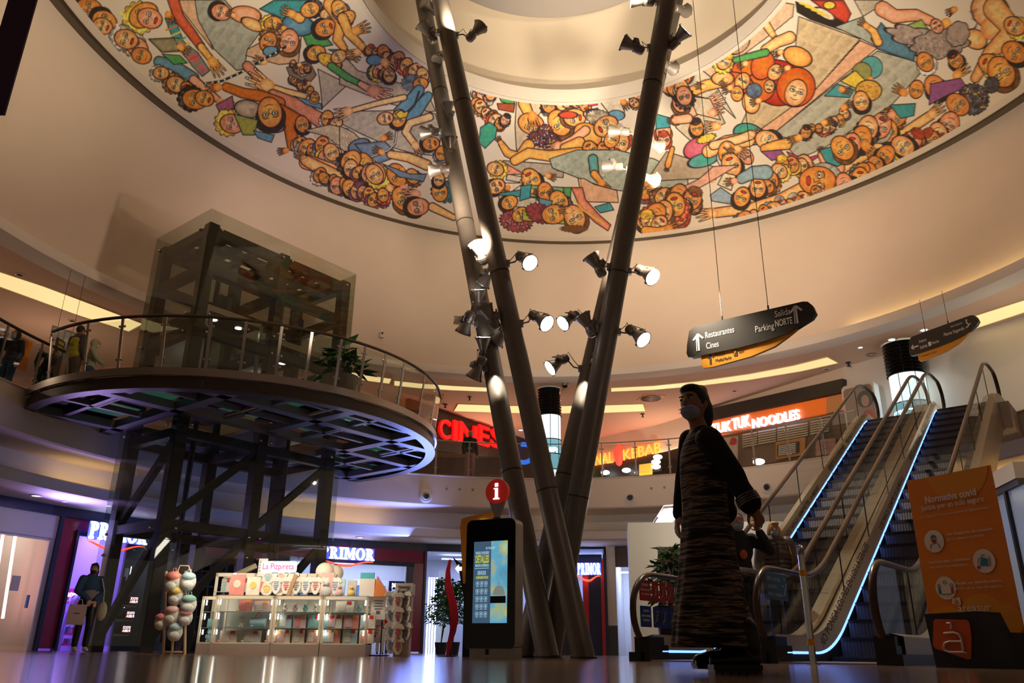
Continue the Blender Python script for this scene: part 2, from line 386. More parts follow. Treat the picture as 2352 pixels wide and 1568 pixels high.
# small ceiling fittings
def ceil_fit(name, px, z, r, label, cat, m, em=None, grp=None):
    P = atz(*px, z); t = thing(name, P, label, cat, group=grp)
    mb = MB(); mb.lathe([(r*.55, 0), (r, -.005), (r*1.05, -.02), (r*.9, -.03), (r*.62, -.02)], 20); mb.build('rim', m, t)
    mb = MB(); mb.lathe([(.001, -.014), (r*.62, -.014), (r*.62, -.004), (.001, -.004)], 20); mb.build('lens' if em else 'grille', em or M_black, t)
    return t
M_spotdim = glow('downlight_glass', (.9, .93, 1.), 6.)
for px, r, lb in [((2122, 757), .16, 'lit downlight above the right hand lit column'), ((2048, 779), .16, 'lit downlight touching the top of the right lit column'),
                  ((1976, 797), .10, 'small lit downlight left of the right lit column'), ((1196, 987), .14, 'lit downlight between the cinema letters and the far lit column')]:
    ceil_fit('downlight', px, ZC2, r, lb, 'downlight', M_white, M_spotdim, 'downlights in the upper ceiling')
for px, lb in [((2001, 814), 'square dim recessed fitting near the right lit column'), ((1921, 866), 'dim recessed fitting above the noodle shop corner')]:
    ceil_fit('recessed_fitting', px, ZC2, .16, lb, 'ceiling fitting', M_steel, M_lensdim)
for px, lb in [((1898, 847), 'round smoke detector right of the long curved slot'), ((1687, 897), 'round smoke detector above the walking woman'), ((166, 736), 'round smoke detector above the yellow vest'), ((45, 630), 'sprinkler head near the left ceiling slot')]:
    ceil_fit('smoke_detector', px, ZC2, .12, lb, 'smoke detector', M_cream)
for px, lb in [((1079, 911), 'sprinkler left of the columns below the narrow slot'), ((1023, 928), 'tiny sprinkler above the C of the cinema sign'), ((1476, 950), 'sprinkler right of the columns below the wide slot'), ((1948, 832), 'sprinkler above the white advert panel')]:
    P = atz(*px, ZC2); mb = MB(); mb.lathe([(.09, 0), (.09, -.02), (.03, -.03), (.03, -.12), (.07, -.14), (.001, -.15)], 12)
    o = mb.build('sprinkler', M_dsteel); o.location = P; tag(o, lb, 'sprinkler', 'sprinklers in the upper ceiling')
def vent(px, label, s=.85):
    P = atz(*px, ZC2); t = thing('air_vent', P, label, 'air vent', rz=.2)
    mb = MB(); mb.box((0, 0, -.015), (s, s, .03)); mb.build('plate', M_orangeplate, t)
    mb = MB()
    for k in range(24):
        th = 2*PI*k/24; mb.box((math.cos(th)*s*.3, math.sin(th)*s*.3, -.04), (s*.26, .03, .02), th)
    mb.lathe([(s*.44, -.03), (s*.44, -.05), (s*.47, -.05), (s*.47, -.03)], 24); mb.lathe([(.001, -.05), (s*.14, -.05), (s*.14, -.03)], 16)
    mb.build('swirl_blades', M_dsteel, t)
M_orangeplate = mat('orange_vent_plate', (.80, .36, .14), .5)
vent((1495, 913), 'square orange swirl air vent in the ceiling right of the columns'); vent((992, 911), 'square orange swirl air vent behind the platform railing')
# dome camera
P = atz(1298, 881, ZC2); t = thing('dome_camera', P, 'small dark dome camera in front of the far lit column', 'security camera')
mb = MB(); mb.lathe([(.13, 0), (.13, -.06), (.10, -.08)], 20); mb.build('base', M_steel, t); mb = MB(); mb.ball((0, 0, -.07), .10); mb.build('dome', M_gloss, t, True)
# things on the drum wall
def on_drum(px, R=13.36, cx=.95): return onc(px[0], px[1], R, cx, 14.5)
def facing_center(P): return math.atan2(CY-P.y, CX-P.x)-PI/2
for px, s, lb in [((117, 419), .42, 'small grey square grille high on the left drum wall'), ((1052, 736), .36, 'small grey square grille on the drum wall left of the columns')]:
    P = on_drum(px); rz = facing_center(P); t = thing('wall_grille', P, lb, 'grille', rz=rz)
    mb = MB(); mb.box((0, .0, 0), (s, .08, s)); mb.build('frame', mat('grille_grey', (.33, .27, .21), .6), t)
    mb = MB()
    for k in range(8): mb.box((0, .05, -s*.4+k*s*.115), (s*.85, .03, s*.05))
    mb.build('louvres', mat('grille_dark', (.2, .16, .12), .6), t)
P = on_drum((875, 771)); t = thing('wall_beacon', P, 'small white sensor box on the drum wall right of the lift', 'sensor', rz=facing_center(P))
mb = MB(); mb.box((0, .08, 0), (.14, .16, .2)); mb.build('housing', M_white, t); mb = MB(); mb.cyl((0, .17, .04), (0, .2, .04), .035); mb.build('eye', M_black, t)
# round nozzles and screw covers on the balcony face
def nozzle(px, lb):
    P = onc(*px, 11.4); t = thing('air_nozzle', P, lb, 'air nozzle', rz=facing_center(P), group='round air nozzles on the balcony face')
    mb = MB(); mb.lathe([(.20, 0), (.21, .02), (.17, .05), (.13, .04), (.12, .10), (.10, .10)], 28, axis=(0, 1, 0)); mb.build('collar', M_white, t, True)
    mb = MB(); mb.lathe([(.115, .10), (.08, .115), (.07, .09), (.055, .02), (.001, .02)], 24, axis=(-.05, 1, -.1)); mb.build('duct', M_steel, t, True)
    mb = MB(); mb.lathe([(.001, .085), (.068, .085)], 20, axis=(-.05, 1, -.1)); mb.build('opening', M_black, t)
nozzle((978, 1139), 'air nozzle on the balcony face left of the red info disc'); nozzle((1448, 1143), 'air nozzle on the balcony face right of the columns')
nozzle((1764, 1119), 'air nozzle on the balcony face behind the left escalator handrail'); nozzle((1293, 1148), 'air nozzle on the balcony face half hidden between the columns')
for k, px in enumerate([(1026, 1122), (1056, 1123), (1086, 1124), (1496, 1121), (1526, 1119), (1557, 1118), (1557-1000, 1052)][:6]):
    P = onc(*px, 11.4); mb = MB(); mb.lathe([(.001, .02), (.035, .02), (.04, 0)], 14, axis=(0, 1, 0)); o = mb.build('screw_cover', mat('grille_grey', (.33, .27, .21), .6))
    o.location = P; o.rotation_euler.z = facing_center(P)
    tag(o, ['leftmost', 'middle', 'rightmost'][k % 3]+' grey round cover of the three '+('left' if k < 3 else 'right')+' of the columns on the balcony face', 'cover', 'round covers on the balcony face')
# ================================================================== THE PAINTED RING (wall painting on a sloped ring)
class Paint:
    """brush strokes in the photograph's px, later carried to the ring point by point"""
    def __init__(s, S=1.5, W=2600, H=620, ox=-120, oy=-40):
        s.S, s.ox, s.oy = S, ox, oy; s.w, s.h = int(W*S), int(H*S)
        s.a = np.empty((s.h, s.w, 3), np.float32); s.a[:] = (.86, .79, .66)
        s.r = np.random.RandomState(5)
        n = s.r.rand(s.h//6+2, s.w//6+2).astype(np.float32)
        s.n = np.kron(n, np.ones((6, 6), np.float32))[:s.h, :s.w]
        for _ in range(2): s.n = (s.n+np.roll(s.n, 3, 0)+np.roll(s.n, 3, 1)+np.roll(s.n, -3, 1)+np.roll(s.n, -3, 0))/5
    def win(s, x0, y0, x1, y1):
        a = max(0, int((x0-s.ox)*s.S)-2); b = max(0, int((y0-s.oy)*s.S)-2); c = min(s.w, int((x1-s.ox)*s.S)+3); d = min(s.h, int((y1-s.oy)*s.S)+3)
        if a >= c or b >= d: return None
        Y, X = np.mgrid[b:d, a:c].astype(np.float32); return (slice(b, d), slice(a, c)), X/s.S+s.ox, Y/s.S+s.oy
    def put(s, sl, m, col, shade=None):
        m = m[..., None]; c = np.array(col, np.float32)
        v = s.a[sl]
        if shade is not None: c = c*shade[..., None]
        s.a[sl] = v*(1-m)+c*m
    def poly(s, P, col, line=1.3, col2=None, g=0., tex=.25):
        P = np.array(P, np.float32); L = s.win(P[:, 0].min()-3, P[:, 1].min()-3, P[:, 0].max()+3, P[:, 1].max()+3)
        if not L: return
        sl, X, Y = L; ins = np.zeros(X.shape, bool); D = np.full(X.shape, 1e9, np.float32)
        n = len(P)
        for i in range(n):
            x0, y0 = P[i]; x1, y1 = P[(i+1) % n]
            c = ((y0 > Y) != (y1 > Y)); xi = (x1-x0)*(Y-y0)/((y1-y0) if y1 != y0 else 1e-6)+x0; ins ^= (c & (X < xi))
            t = np.clip(((X-x0)*(x1-x0)+(Y-y0)*(y1-y0))/((x1-x0)**2+(y1-y0)**2+1e-6), 0, 1); D = np.minimum(D, np.hypot(X-x0-t*(x1-x0), Y-y0-t*(y1-y0)))
        s._fill(sl, ins, D, col, line, col2, tex)
    def _fill(s, sl, ins, D, col, line, col2, tex, ew=7.):
        k = (1-tex/2)+tex*2*(s.n[sl]-.5)+tex*.5
        c = np.array(col, np.float32)
        if col2 is not None:
            e = np.clip(1-D/ew, 0, 1)[..., None]**1.2*.85; c = c*(1-e)+np.array(col2, np.float32)*e
        else: c = np.broadcast_to(c, s.a[sl].shape)
        m = ins.astype(np.float32)[..., None]
        s.a[sl] = s.a[sl]*(1-m)+c*k[..., None]*m
        if line: 
            q = np.clip(line-D+.4, 0, 1)[..., None]; s.a[sl] = s.a[sl]*(1-q)+np.array((.03, .02, .02), np.float32)*q
    def blob(s, cx, cy, rx, ry, ang, col, line=1.3, col2=None, wob=0., nw=9, ph=0., tex=.25):
        R = max(rx, ry)*(1+wob)+3; L = s.win(cx-R, cy-R, cx+R, cy+R)
        if not L: return
        sl, X, Y = L; a = math.radians(ang); u = (X-cx)*math.cos(a)+(Y-cy)*math.sin(a); v = -(X-cx)*math.sin(a)+(Y-cy)*math.cos(a)
        th = np.arctan2(v/ry, u/rx); q = np.hypot(u/rx, v/ry); lim = 1+wob*np.abs(np.sin(th*nw/2+ph)) if wob else 1.
        d = (q-lim)*min(rx, ry); s._fill(sl, d < 0, np.abs(d), col, line, col2, tex, max(4., min(rx, ry)*.62))
    def line(s, P, w, col=(.03, .02, .02), outline=0., col2=None, w2=None, tex=.2):
        P = np.array(P, np.float32); W2 = w if w2 is None else w2; R = max(w, W2)+3
        L = s.win(P[:, 0].min()-R, P[:, 1].min()-R, P[:, 0].max()+R, P[:, 1].max()+R)
        if not L: return
        sl, X, Y = L; D = np.full(X.shape, 1e9, np.float32); n = len(P)-1
        for i in range(n):
            x0, y0 = P[i]; x1, y1 = P[i+1]; t = np.clip(((X-x0)*(x1-x0)+(Y-y0)*(y1-y0))/((x1-x0)**2+(y1-y0)**2+1e-6), 0, 1)
            r = (w+(W2-w)*(i+t)/n)/2; D = np.minimum(D, np.hypot(X-x0-t*(x1-x0), Y-y0-t*(y1-y0))-r)
        if outline: s._fill(sl, D < 0, np.abs(D), col, outline, col2, tex, max(3., w*.3))
        else:
            m = np.clip(.5-D, 0, 1); s.put(sl, m, col)
SK = [(.98, .64, .20), (1., .74, .36), (.92, .50, .14), (.98, .78, .46), (.84, .48, .18), (1., .62, .44)]
SK2 = (.84, .28, .06)
HA = {'k': (.03, .025, .025), 'b': (.20, .09, .03), 'y': (.80, .55, .06), 'g': (.45, .45, .42), 'r': (.45, .07, .03), 'p': (.22, .08, .14), 'n': (.10, .13, .22), 'w': (.75, .74, .70)}
pt = Paint(); pr = random.Random(11)
def head(x, y, r, up=-90, sk=None, hair='k', curl=.0, glasses=False, beard=False, asp=1.2, mouth=False):
    """up: direction of the crown in degrees, image axes"""
    sk = SK[pr.randrange(6)] if sk is None else SK[sk]; a = math.radians(up); ux, uy = math.cos(a), math.sin(a); vx, vy = -uy, ux
    q = lambda u, v: (x+ux*u*r+vx*v*r, y+uy*u*r+vy*v*r)
    if hair: hx, hy = q(.42, 0); pt.blob(hx, hy, r*1.12, r*1.12, up, HA[hair], 1.2, wob=curl or .04, nw=13 if curl else 5, tex=.7)
    if hair and curl:
        for k in range(int(r)):
            hx, hy = q(.4+pr.uniform(-.1, 1.), pr.uniform(-1, 1)); pt.blob(hx, hy, r*.14, r*.14, 0, tuple(min(1, c*2.2+.08) for c in HA[hair]), 0)
    pt.blob(x, y, r*asp*.98, r*.92, up, sk, 1.3, SK2)
    if beard: hx, hy = q(-.85, 0); pt.blob(hx, hy, r*.5, r*.7, up, HA[hair or 'g'], .8, wob=.12, nw=15, tex=.7)
    if r > 6:
        for sgn in (-1, 1):
            ex, ey = q(.12, .36*sgn); pt.blob(ex, ey, r*.13, r*.22, up, (.93, .92, .88), .7 if r < 14 else 1.); pt.blob(ex+pr.uniform(-.05, .05)*r, ey, r*.08, r*.08, 0, (.02, .02, .02), 0)
            pt.line([q(.40, .16*sgn), q(.46, .42*sgn), q(.34, .62*sgn)], max(1., r*.07))
            if glasses: pt.line([q(.12+.27*math.cos(t), .38*sgn+.27*math.sin(t)) for t in np.linspace(0, 6.3, 9)], 1.1)
            pt.line([q(-.28, .62*sgn), q(.0, .78*sgn)], 1., (.55, .2, .05))
        pt.line([q(.15, 0), q(-.20, .10), q(-.26, -.12)], max(1., r*.07), (.12, .30, .16) if pr.random() < .5 else (.2, .06, .02))
        if mouth or pr.random() < .35: hx, hy = q(-.58, 0); pt.blob(hx, hy, r*.15, r*.30, up, (.70, .04, .03), .9)
        else: pt.line([q(-.52, -.3), q(-.62, 0), q(-.52, .3)], max(1., r*.08), (.35, .03, .02))
        for k in range(3): pt.line([q(.62+.1*k, -.3), q(.66+.1*k, .3)], .7, (.5, .2, .08))
    else:
        for sgn in (-1, 1): ex, ey = q(.1, .35*sgn); pt.blob(ex, ey, 1., 1., 0, (.03, .02, .02), 0)
        pt.line([q(-.5, -.3), q(-.5, .3)], 1., (.5, .05, .03))
def hand(x, y, L, ang, sk=1, spread=9, thumb=1, n=4):
    c = SK[sk]; a = math.radians(ang); ux, uy = math.cos(a), math.sin(a)
    for k in range(n):
        t = math.radians(ang+(k-(n-1)/2)*spread); px, py = -uy*(k-(n-1)/2)*L*.13, ux*(k-(n-1)/2)*L*.13
        l = L*(.58 if k in (0, n-1) else .68); bx, by = x+px+ux*L*.28, y+py+uy*L*.28
        pt.line([(bx, by), (bx+math.cos(t)*l*.5, by+math.sin(t)*l*.5), (bx+math.cos(t)*l, by+math.sin(t)*l)], L*.13, c, 1., SK2, L*.085)
        ex, ey = bx+math.cos(t)*l*.96, by+math.sin(t)*l*.96; pt.blob(ex, ey, L*.06, L*.035, math.degrees(t), (.95, .88, .8), .7)
        for f in (.4, .7): pt.line([(bx+math.cos(t)*l*f-math.sin(t)*L*.04, by+math.sin(t)*l*f+math.cos(t)*L*.04), (bx+math.cos(t)*l*f+math.sin(t)*L*.04, by+math.sin(t)*l*f-math.cos(t)*L*.04)], .8)
    t = math.radians(ang+thumb*48); pt.line([(x, y), (x+math.cos(t)*L*.3, y+math.sin(t)*L*.3), (x+math.cos(t-thumb*.5)*L*.52, y+math.sin(t-thumb*.5)*L*.52)], L*.17, c, 1., SK2, L*.1)
    pt.blob(x+ux*L*.12, y+uy*L*.12, L*.30, L*.27, ang, c, .0, SK2)
def arm(P, w, w2, sk=1, col=None, hnd=None, tex=.25):
    pt.line(P, w, col or SK[sk], 1.4, SK2 if col is None else tuple(c*.55 for c in col), w2, tex)
    if hnd:
        dx, dy = P[-1][0]-P[-2][0], P[-1][1]-P[-2][1]; hand(P[-1][0], P[-1][1], hnd[0], math.degrees(math.atan2(dy, dx))+(hnd[2] if len(hnd) > 2 else 0), sk if col is None else 1, thumb=hnd[1])
def quilt(P, col, step, a1, a2, k=.35):
    P = np.array(P, np.float32); pt.poly(P, col, 1.3, tex=.2)
    L = pt.win(P[:, 0].min(), P[:, 1].min(), P[:, 0].max(), P[:, 1].max())
    if not L: return
    sl, X, Y = L; ins = np.zeros(X.shape, bool); n = len(P)
    for i in range(n):
        x0, y0 = P[i]; x1, y1 = P[(i+1) % n]; c = ((y0 > Y) != (y1 > Y)); ins ^= (c & (X < (x1-x0)*(Y-y0)/((y1-y0) if y1 != y0 else 1e-6)+x0))
    a1, a2 = math.radians(a1), math.radians(a2)
    u = ((X*math.cos(a1)+Y*math.sin(a1))/step) % 1; v = ((X*math.cos(a2)+Y*math.sin(a2))/(step*1.6)) % 1
    sh = 1-k*np.clip(u*1.2-.3, 0, 1)*np.clip(1.1-v, 0, 1); m = ins[..., None]; pt.a[sl] = np.where(m, pt.a[sl]*sh[..., None]*np.array((1.08, 1.02, .95), np.float32), pt.a[sl])
def crowd(P, n, r, up=90, curls='kkbyngrp'):
    """many small faces along a band P"""
    P = np.array(P, float); seg = np.r_[0, np.cumsum(np.hypot(*np.diff(P, axis=0).T))]
    for i in range(n):
        d = seg[-1]*(i+.5)/n; x, y = np.interp(d, seg, P[:, 0]), np.interp(d, seg, P[:, 1]); rr = r*pr.uniform(.75, 1.25)
        h = curls[pr.randrange(len(curls))]
        head(x+pr.uniform(-.4, .4)*r, y+pr.uniform(-.6, .6)*r, rr, up+pr.uniform(-50, 50), None, h, pr.choice((0, 0, .12, .18)), pr.random() < .2, pr.random() < .15)
A_ = lambda *p: [(x/2.904, y/2.904) for x, y in p]
B_ = lambda *p: [(780+x/2.904, y/2.904) for x, y in p]
C_ = lambda *p: [(1552+x/2.904, y/2.904) for x, y in p]
BLUE, TEAL, GRN, GRY, PEA, OCH, ORA, SAL, YEL, RED, PUR = (.22, .45, .62), (.10, .45, .50), (.16, .50, .18), (.50, .56, .54), (.82, .58, .40), (.80, .50, .12), (.80, .28, .04), (.88, .42, .28), (.88, .70, .12), (.75, .12, .06), (.40, .16, .40)
def lin(c): return tuple(x**1.22 for x in c)
BLUE, TEAL, GRN, GRY, PEA, OCH, ORA, SAL, YEL, RED, PUR = map(lin, (BLUE, TEAL, GRN, GRY, PEA, OCH, ORA, SAL, YEL, RED, PUR))
SK = [lin(c) for c in SK]; SK2 = lin(SK2)
# ---- left third
pt.poly(A_((1160, 0), (1310, 0), (1420, 330), (1300, 180)), PEA); quilt(A_((1300, 0), (1500, 0), (1600, 120), (1740, 210), (1650, 330), (1630, 460), (1580, 470), (1430, 330), (1320, 130)), GRY, 22, 35, 105)
pt.poly(A_((1650, 330), (1870, 210), (2010, 240), (1990, 420), (1860, 430), (1640, 370)), PEA); pt.poly(A_((2120, 460), (2323, 560), (2150, 720), (2140, 600)), lin((.66, .60, .50)))
pt.poly(B_((0, 330), (120, 470), (420, 560), (600, 650), (640, 740), (560, 750), (330, 690), (0, 560)), lin((.66, .58, .46)))
quilt(B_((0, 740), (280, 740), (520, 720), (640, 760), (680, 900), (650, 1040), (480, 1020), (340, 980), (160, 900), (0, 820)), lin((.62, .62, .56)), 16, 60, 130)
for P, c in (((A_((1990, 170), (2180, 250), (2220, 300), (2060, 330))), GRN), (A_((1730, 60), (1830, 0), (2100, 0), (2070, 60), (1900, 130)), TEAL), (A_((2190, 330), (2323, 330), (2323, 400)), TEAL)): pt.poly(P, c, col2=tuple(x*.5 for x in c))
head(205, 20, 26, 200, 2, 'k'); head(240, 48, 25, 205, 0, 'k', glasses=True); head(330, 35, 30, 150, 0, 'y', .18); head(344, 42, 25, 200, 5, None, mouth=True); head(236, 60, 20, 200, 1, None)
pt.poly(A_((990, 260), (1180, 250), (1230, 340), (1080, 350)), lin((.45, .42, .28)), col2=(.1, .08, .03)); head(315, 108, 23, 215, 5, 'g', .14); head(325, 128, 20, 200, 2, None); head(290, 90, 24, 200, 1, 'g', .16)
pt.poly(A_((1120, 180), (1240, 290), (1320, 350), (1400, 470), (1350, 510), (1290, 450), (1200, 330)), lin((.62, .26, .30)), col2=TEAL); pt.poly(A_((1100, 120), (1180, 160), (1220, 260), (1150, 250)), TEAL)
for k in range(7): pt.line(A_((1110+30*k, 200+40*k), (1180+28*k, 170+40*k)), 4, pr.choice((ORA, BLUE, YEL, GRN, RED)))
arm(A_((1150, -20), (1190, 110), (1290, 240), (1340, 310)), 26, 19, col=lin((.80, .20, .10))); arm(A_((1340, 310), (1410, 400)), 17, 15, 0, hnd=(44, -1, 5))
arm(A_((1060, 410), (1150, 430), (1290, 520)), 24, 26, col=BLUE); arm(A_((1290, 530), (1400, 620), (1460, 670)), 20, 14, 5, hnd=(30, 1))
pt.poly(A_((1080, 360), (1200, 370), (1250, 420), (1160, 430)), GRN); head(395, 25+0, 0.1); hand(412, 105, 30, 40, 0); hand(385, 30, 28, 60, 2)
head(508, 28, 20, 200, 5, 'k'); pt.blob(564, 34, 36, 20, 8, SK[5], 1.3, SK2); pt.blob(580, 56, 28, 13, 25, SK[1], 1.3, SK2); hand(540, 36, 22, 200, 1)
pt.blob(685, 58, 38, 24, 10, BLUE, 1.4, lin((.05, .2, .3))); arm(A_((2000, 120), (1960, 100)), 24, 18, 0, hnd=(34, 1)); head(627, 54, 18, 170, 0, 'y', .1); hand(655, 66, 22, 200, 0)
head(664, 94, 24, 95, 5, 'b'); head(616, 96, 20, -60, None, 'b', .16); pt.blob(622, 118, 18, 12, 0, BLUE); hand(610, 142, 30, 190, 1)
r_ = [(655, 108), (620, 128), (585, 148), (550, 168), (510, 186), (470, 192)]
pt.line(r_, 6, (.02, .02, .02))
for i in range(28):
    t = (i+.5)/28*5; k = int(t); f = t-k; x = r_[k][0]*(1-f)+r_[min(5, k+1)][0]*f; y = r_[k][1]*(1-f)+r_[min(5, k+1)][1]*f
    if i % 2: pt.blob(x, y, 2.4, 2.4, 0, (.85, .83, .8), 0)
head(712, 22, 19, -20, 0, 'k', .1); head(754, 36, 17, 20, 3, None, glasses=True); head(748, 64, 22, 160, 2, 'k'); arm([(760, 10), (785, 50), (775, 90), (790, 110)], 34, 16, 0)
arm(A_((1650, 440), (1750, 540)), 22, 24, col=SAL); arm(A_((2030, 640), (1900, 610), (1800, 580)), 14, 17, 1, hnd=(60, -1, 12))
arm(A_((1820, 630), (1960, 690), (2150, 810)), 24, 34, col=SAL); pt.poly(A_((1960, 640), (2140, 690), (2150, 730), (2050, 700)), BLUE)
arm(A_((1510, 580), (1620, 620), (1740, 640), (1860, 690)), 20, 30, col=ORA); pt.poly(A_((1870, 690), (2030, 780), (1990, 880), (1970, 1010), (1920, 1000), (1890, 830)), ORA, col2=lin((.5, .12, .02)))
pt.blob(570, 250, 32, 20, 10, lin((.74, .66, .52)), 1.4, lin((.4, .3, .2))); pt.blob(590, 260, 20, 9, 30, lin((.6, .5, .38)), 0)
pt.blob(622, 289, 32, 16, 5, (.75, .76, .74), 1.6); [pt.line([(622, 286), (622+30*math.cos(t), 288+15*math.sin(t))], 1.2) for t in np.linspace(0, 3.1, 7)]
head(620, 258, 30, 80, 0, 'k', 0, True); hand(505, 200, 34, 175, 2, thumb=-1); head(405, 194, 20, 200, 1, 'b', .16); head(430, 205, 16, 60, 2, None); head(370, 168, 16, 180, 1, 'g', .15)
head(448, 228, 25, 190, 2, 'k', .14); head(470, 226, 19, 200, 0, None); hand(508, 236, 32, 20, 5); pt.poly(A_((1440, 700), (1550, 640), (1560, 720), (1470, 760)), lin((.5, .2, .3)))
head(533, 284, 24, 190, 5, 'y', .2); pt.poly(A_((1560, 760), (1720, 800), (1700, 900), (1620, 900)), lin((.55, .55, .14)), col2=GRN); pt.poly(A_((1690, 870), (1830, 900), (1810, 950), (1720, 920)), BLUE)
crowd(A_((2000, 810), (2040, 800)), 1, 15); crowd(A_((2150, 780), (2280, 820)), 2, 15, 120); crowd(A_((1950, 500), (1990, 560), (2060, 600), (2110, 660)), 6, 9)
pt.poly(A_((1910, 450), (2060, 400), (2110, 500), (2060, 560), (1930, 500)), lin((.34, .28, .22))); crowd(A_((1930, 430), (2070, 470)), 4, 8); hand(690, 148, 18, 160, 1); hand(712, 192, 18, 200, 1)
head(726, 122, 19, 160, 0, 'k'); pt.blob(757, 140, 30, 15, 25, YEL, 1.3, OCH); [pt.blob(735+pr.random()*48, 128+pr.random()*26, 1.8, 1.8, 0, RED, 0) for _ in range(22)]; head(778, 130, 16, 150, 1, None)
arm(A_((2210, 440), (2323, 520))+B_((60, 520), (140, 560)), 18, 14, col=GRN); arm(B_((140, 560), (210, 600)), 14, 18, 5, hnd=(52, -1, -8)); hand(800, 125, 30, 20, 1); hand(826, 118, 34, 160, 1, thumb=-1)
crowd(B_((0, 60), (40, 100), (80, 130)), 2, 18); arm(B_((20, 120), (60, 220), (140, 300)), 24, 18, 0, hnd=(30, 1)); hand(813, 72, 40, -20, 0)
crowd(B_((200, 330), (260, 360), (330, 380), (400, 420), (470, 470), (560, 500)), 11, 13, 100, 'kkbrnr'); crowd(B_((230, 440), (330, 500)), 3, 15, 100); head(894, 172, 15, 90, 1, 'k'); pt.blob(860, 138, 18, 12, 0, BLUE)
hand(880, 140, 36, 40, 1); pt.blob(945, 190, 20, 17, 0, lin((.25, .3, .36)), 1., wob=.2, nw=17, tex=.8); head(966, 192, 15, 170, 2, None)
arm(B_((530, 600), (450, 700), (410, 750)), 24, 34, col=BLUE); arm(B_((590, 640), (520, 730), (470, 790)), 20, 34, col=BLUE); pt.line(B_((530, 610), (500, 700), (430, 780)), 5, (.05, .05, .05)); head(916, 272, 18, 110, 0, 'k'); pt.poly(B_((370, 760), (410, 735), (430, 750), (460, 740), (450, 780), (400, 790)), YEL); head(885, 272, 16, 170, 3, None)
arm(B_((600, 780), (470, 820), (440, 880), (500, 960)), 18, 16, 3, hnd=(34, 1)); arm(B_((430, 650), (250, 690), (70, 740)), 14, 12, 3, hnd=(40, 1)); head(990, 330, 17, 170, 2, 'k'); head(1014, 352, 15, 100, 2, 'n', .16)
pt.poly(A_((2030, 870), (2200, 830), (2323, 860), (2323, 1000), (2240, 960), (2180, 910)), lin((.74, .66, .48))); pt.poly(B_((0, 840), (90, 880), (150, 940), (40, 1020), (0, 980)), lin((.74, .66, .48)))
for k in range(14): pt.line([(716+k*7, 297+k*1.6), (726+k*7, 315+k*2.2)], .9, (.25, .2, .15)); pt.line([(722+k*7, 300+k*1.4), (724+k*7, 318+k*2)], .6, (.3, .2, .15))
crowd(A_((2000, 930), (2080, 980), (2160, 1000), (2240, 1050)), 6, 17, 110); pt.blob(825, 335, 26, 16, -20, lin((.25, .36, .48)), 1.4); pt.poly(B_((100, 960), (300, 940), (400, 1040), (260, 1090), (180, 1060)), lin((.30, .42, .56)), col2=lin((.14, .2, .3)))
pt.line(B_((380, 870), (370, 960), (320, 1010), (200, 1050)), 6, (.03, .03, .03)); pt.line(B_((380, 880), (372, 955), (322, 1005), (210, 1046)), 2, (.8, .8, .78)); hand(878, 318, 26, -20, 2); hand(880, 350, 26, 200, 0)
arm(B_((580, 1100), (460, 1050), (340, 1030)), 24, 18, 1); arm(B_((-220, 1080), (-60, 1130), (140, 1190), (320, 1250)), 34, 24, 1, hnd=(34, 1)); arm(A_((2250, 1180), (2130, 1120), (2040, 1070)), 32, 24, 1, hnd=(30, 1, 10))
pt.line([(690+16*math.cos(t), 357+9*math.sin(t)) for t in np.linspace(0, 6.3, 16)], 1.2); hand(660, 345, 24, 170, 2); crowd(A_((2120, 1160), (2180, 1210), (2323, 1240)), 5, 15, 100)
head(836, 376, 22, 70, 0, 'y', .1); crowd(B_((40, 1050), (110, 1140), (180, 1180), (260, 1180)), 5, 18, 100); head(860, 400, 21, 60, 1, None); head(912, 402, 24, 60, 2, None); hand(925, 388, 22, 130, 2); head(948, 405, 16, 60, 0, 'b', .14); pt.poly(B_((280, 1090), (470, 1160), (580, 1160), (560, 1210), (400, 1180)), lin((.26, .38, .5)))
head(805, 433, 19, 60, 0, 'k'); crowd(B_((100, 1280), (200, 1310), (300, 1330)), 5, 13, 100, 'rprp'); head(880, 448, 14, 80, 0, 'r', .2); head(925, 456, 25, 60, 0, 'b'); hand(925, 430, 34, 40, 5); hand(960, 445, 40, 175, 5); head(960, 475, 22, 170, 5, 'k', glasses=True); pt.blob(1022, 440, 28, 22, 10, lin((.1, .28, .34)), 1.2, wob=.2, nw=15, tex=.8); head(1010, 440, 20, 80, 0, None); arm(B_((620, 1380), (760, 1450)), 20, 14, 1)
arm(B_((720, 1170), (640, 1180)), 12, 10, 1); head(1008, 412, 14, 100, 1, 'k')
# ---- middle
quilt(B_((1180, 660), (1430, 680), (1330, 760), (1300, 900), (1180, 1010), (1170, 840)), lin((.74, .66, .52)), 40, 20, 100, .12); pt.poly(B_((1090, 1070), (1500, 1100), (1490, 1185), (1200, 1160), (1090, 1110)), lin((.56, .50, .42)))
crowd(B_((900, 620), (960, 620), (1030, 640)), 5, 13, -80); crowd(B_((900, 700), (980, 740), (1060, 800), (1130, 820)), 7, 12, 100, 'rrkb'); pt.poly(B_((1060, 640), (1170, 660), (1165, 700), (1080, 680)), GRN); pt.poly(B_((1050, 690), (1170, 690), (1160, 750), (1060, 730)), lin((.5, .14, .05)))
pt.poly(B_((940, 850), (1000, 815), (1050, 850), (1040, 920), (970, 990), (930, 950)), lin((.1, .5, .34)), col2=TEAL); arm(B_((1230, 690), (1280, 800)), 26, 20, 0); head(1220, 284, 26, 200, 0, None); hand(1222, 262, 40, 80, 2); head(1260, 240, 17, 80, 2, 'k', .15)
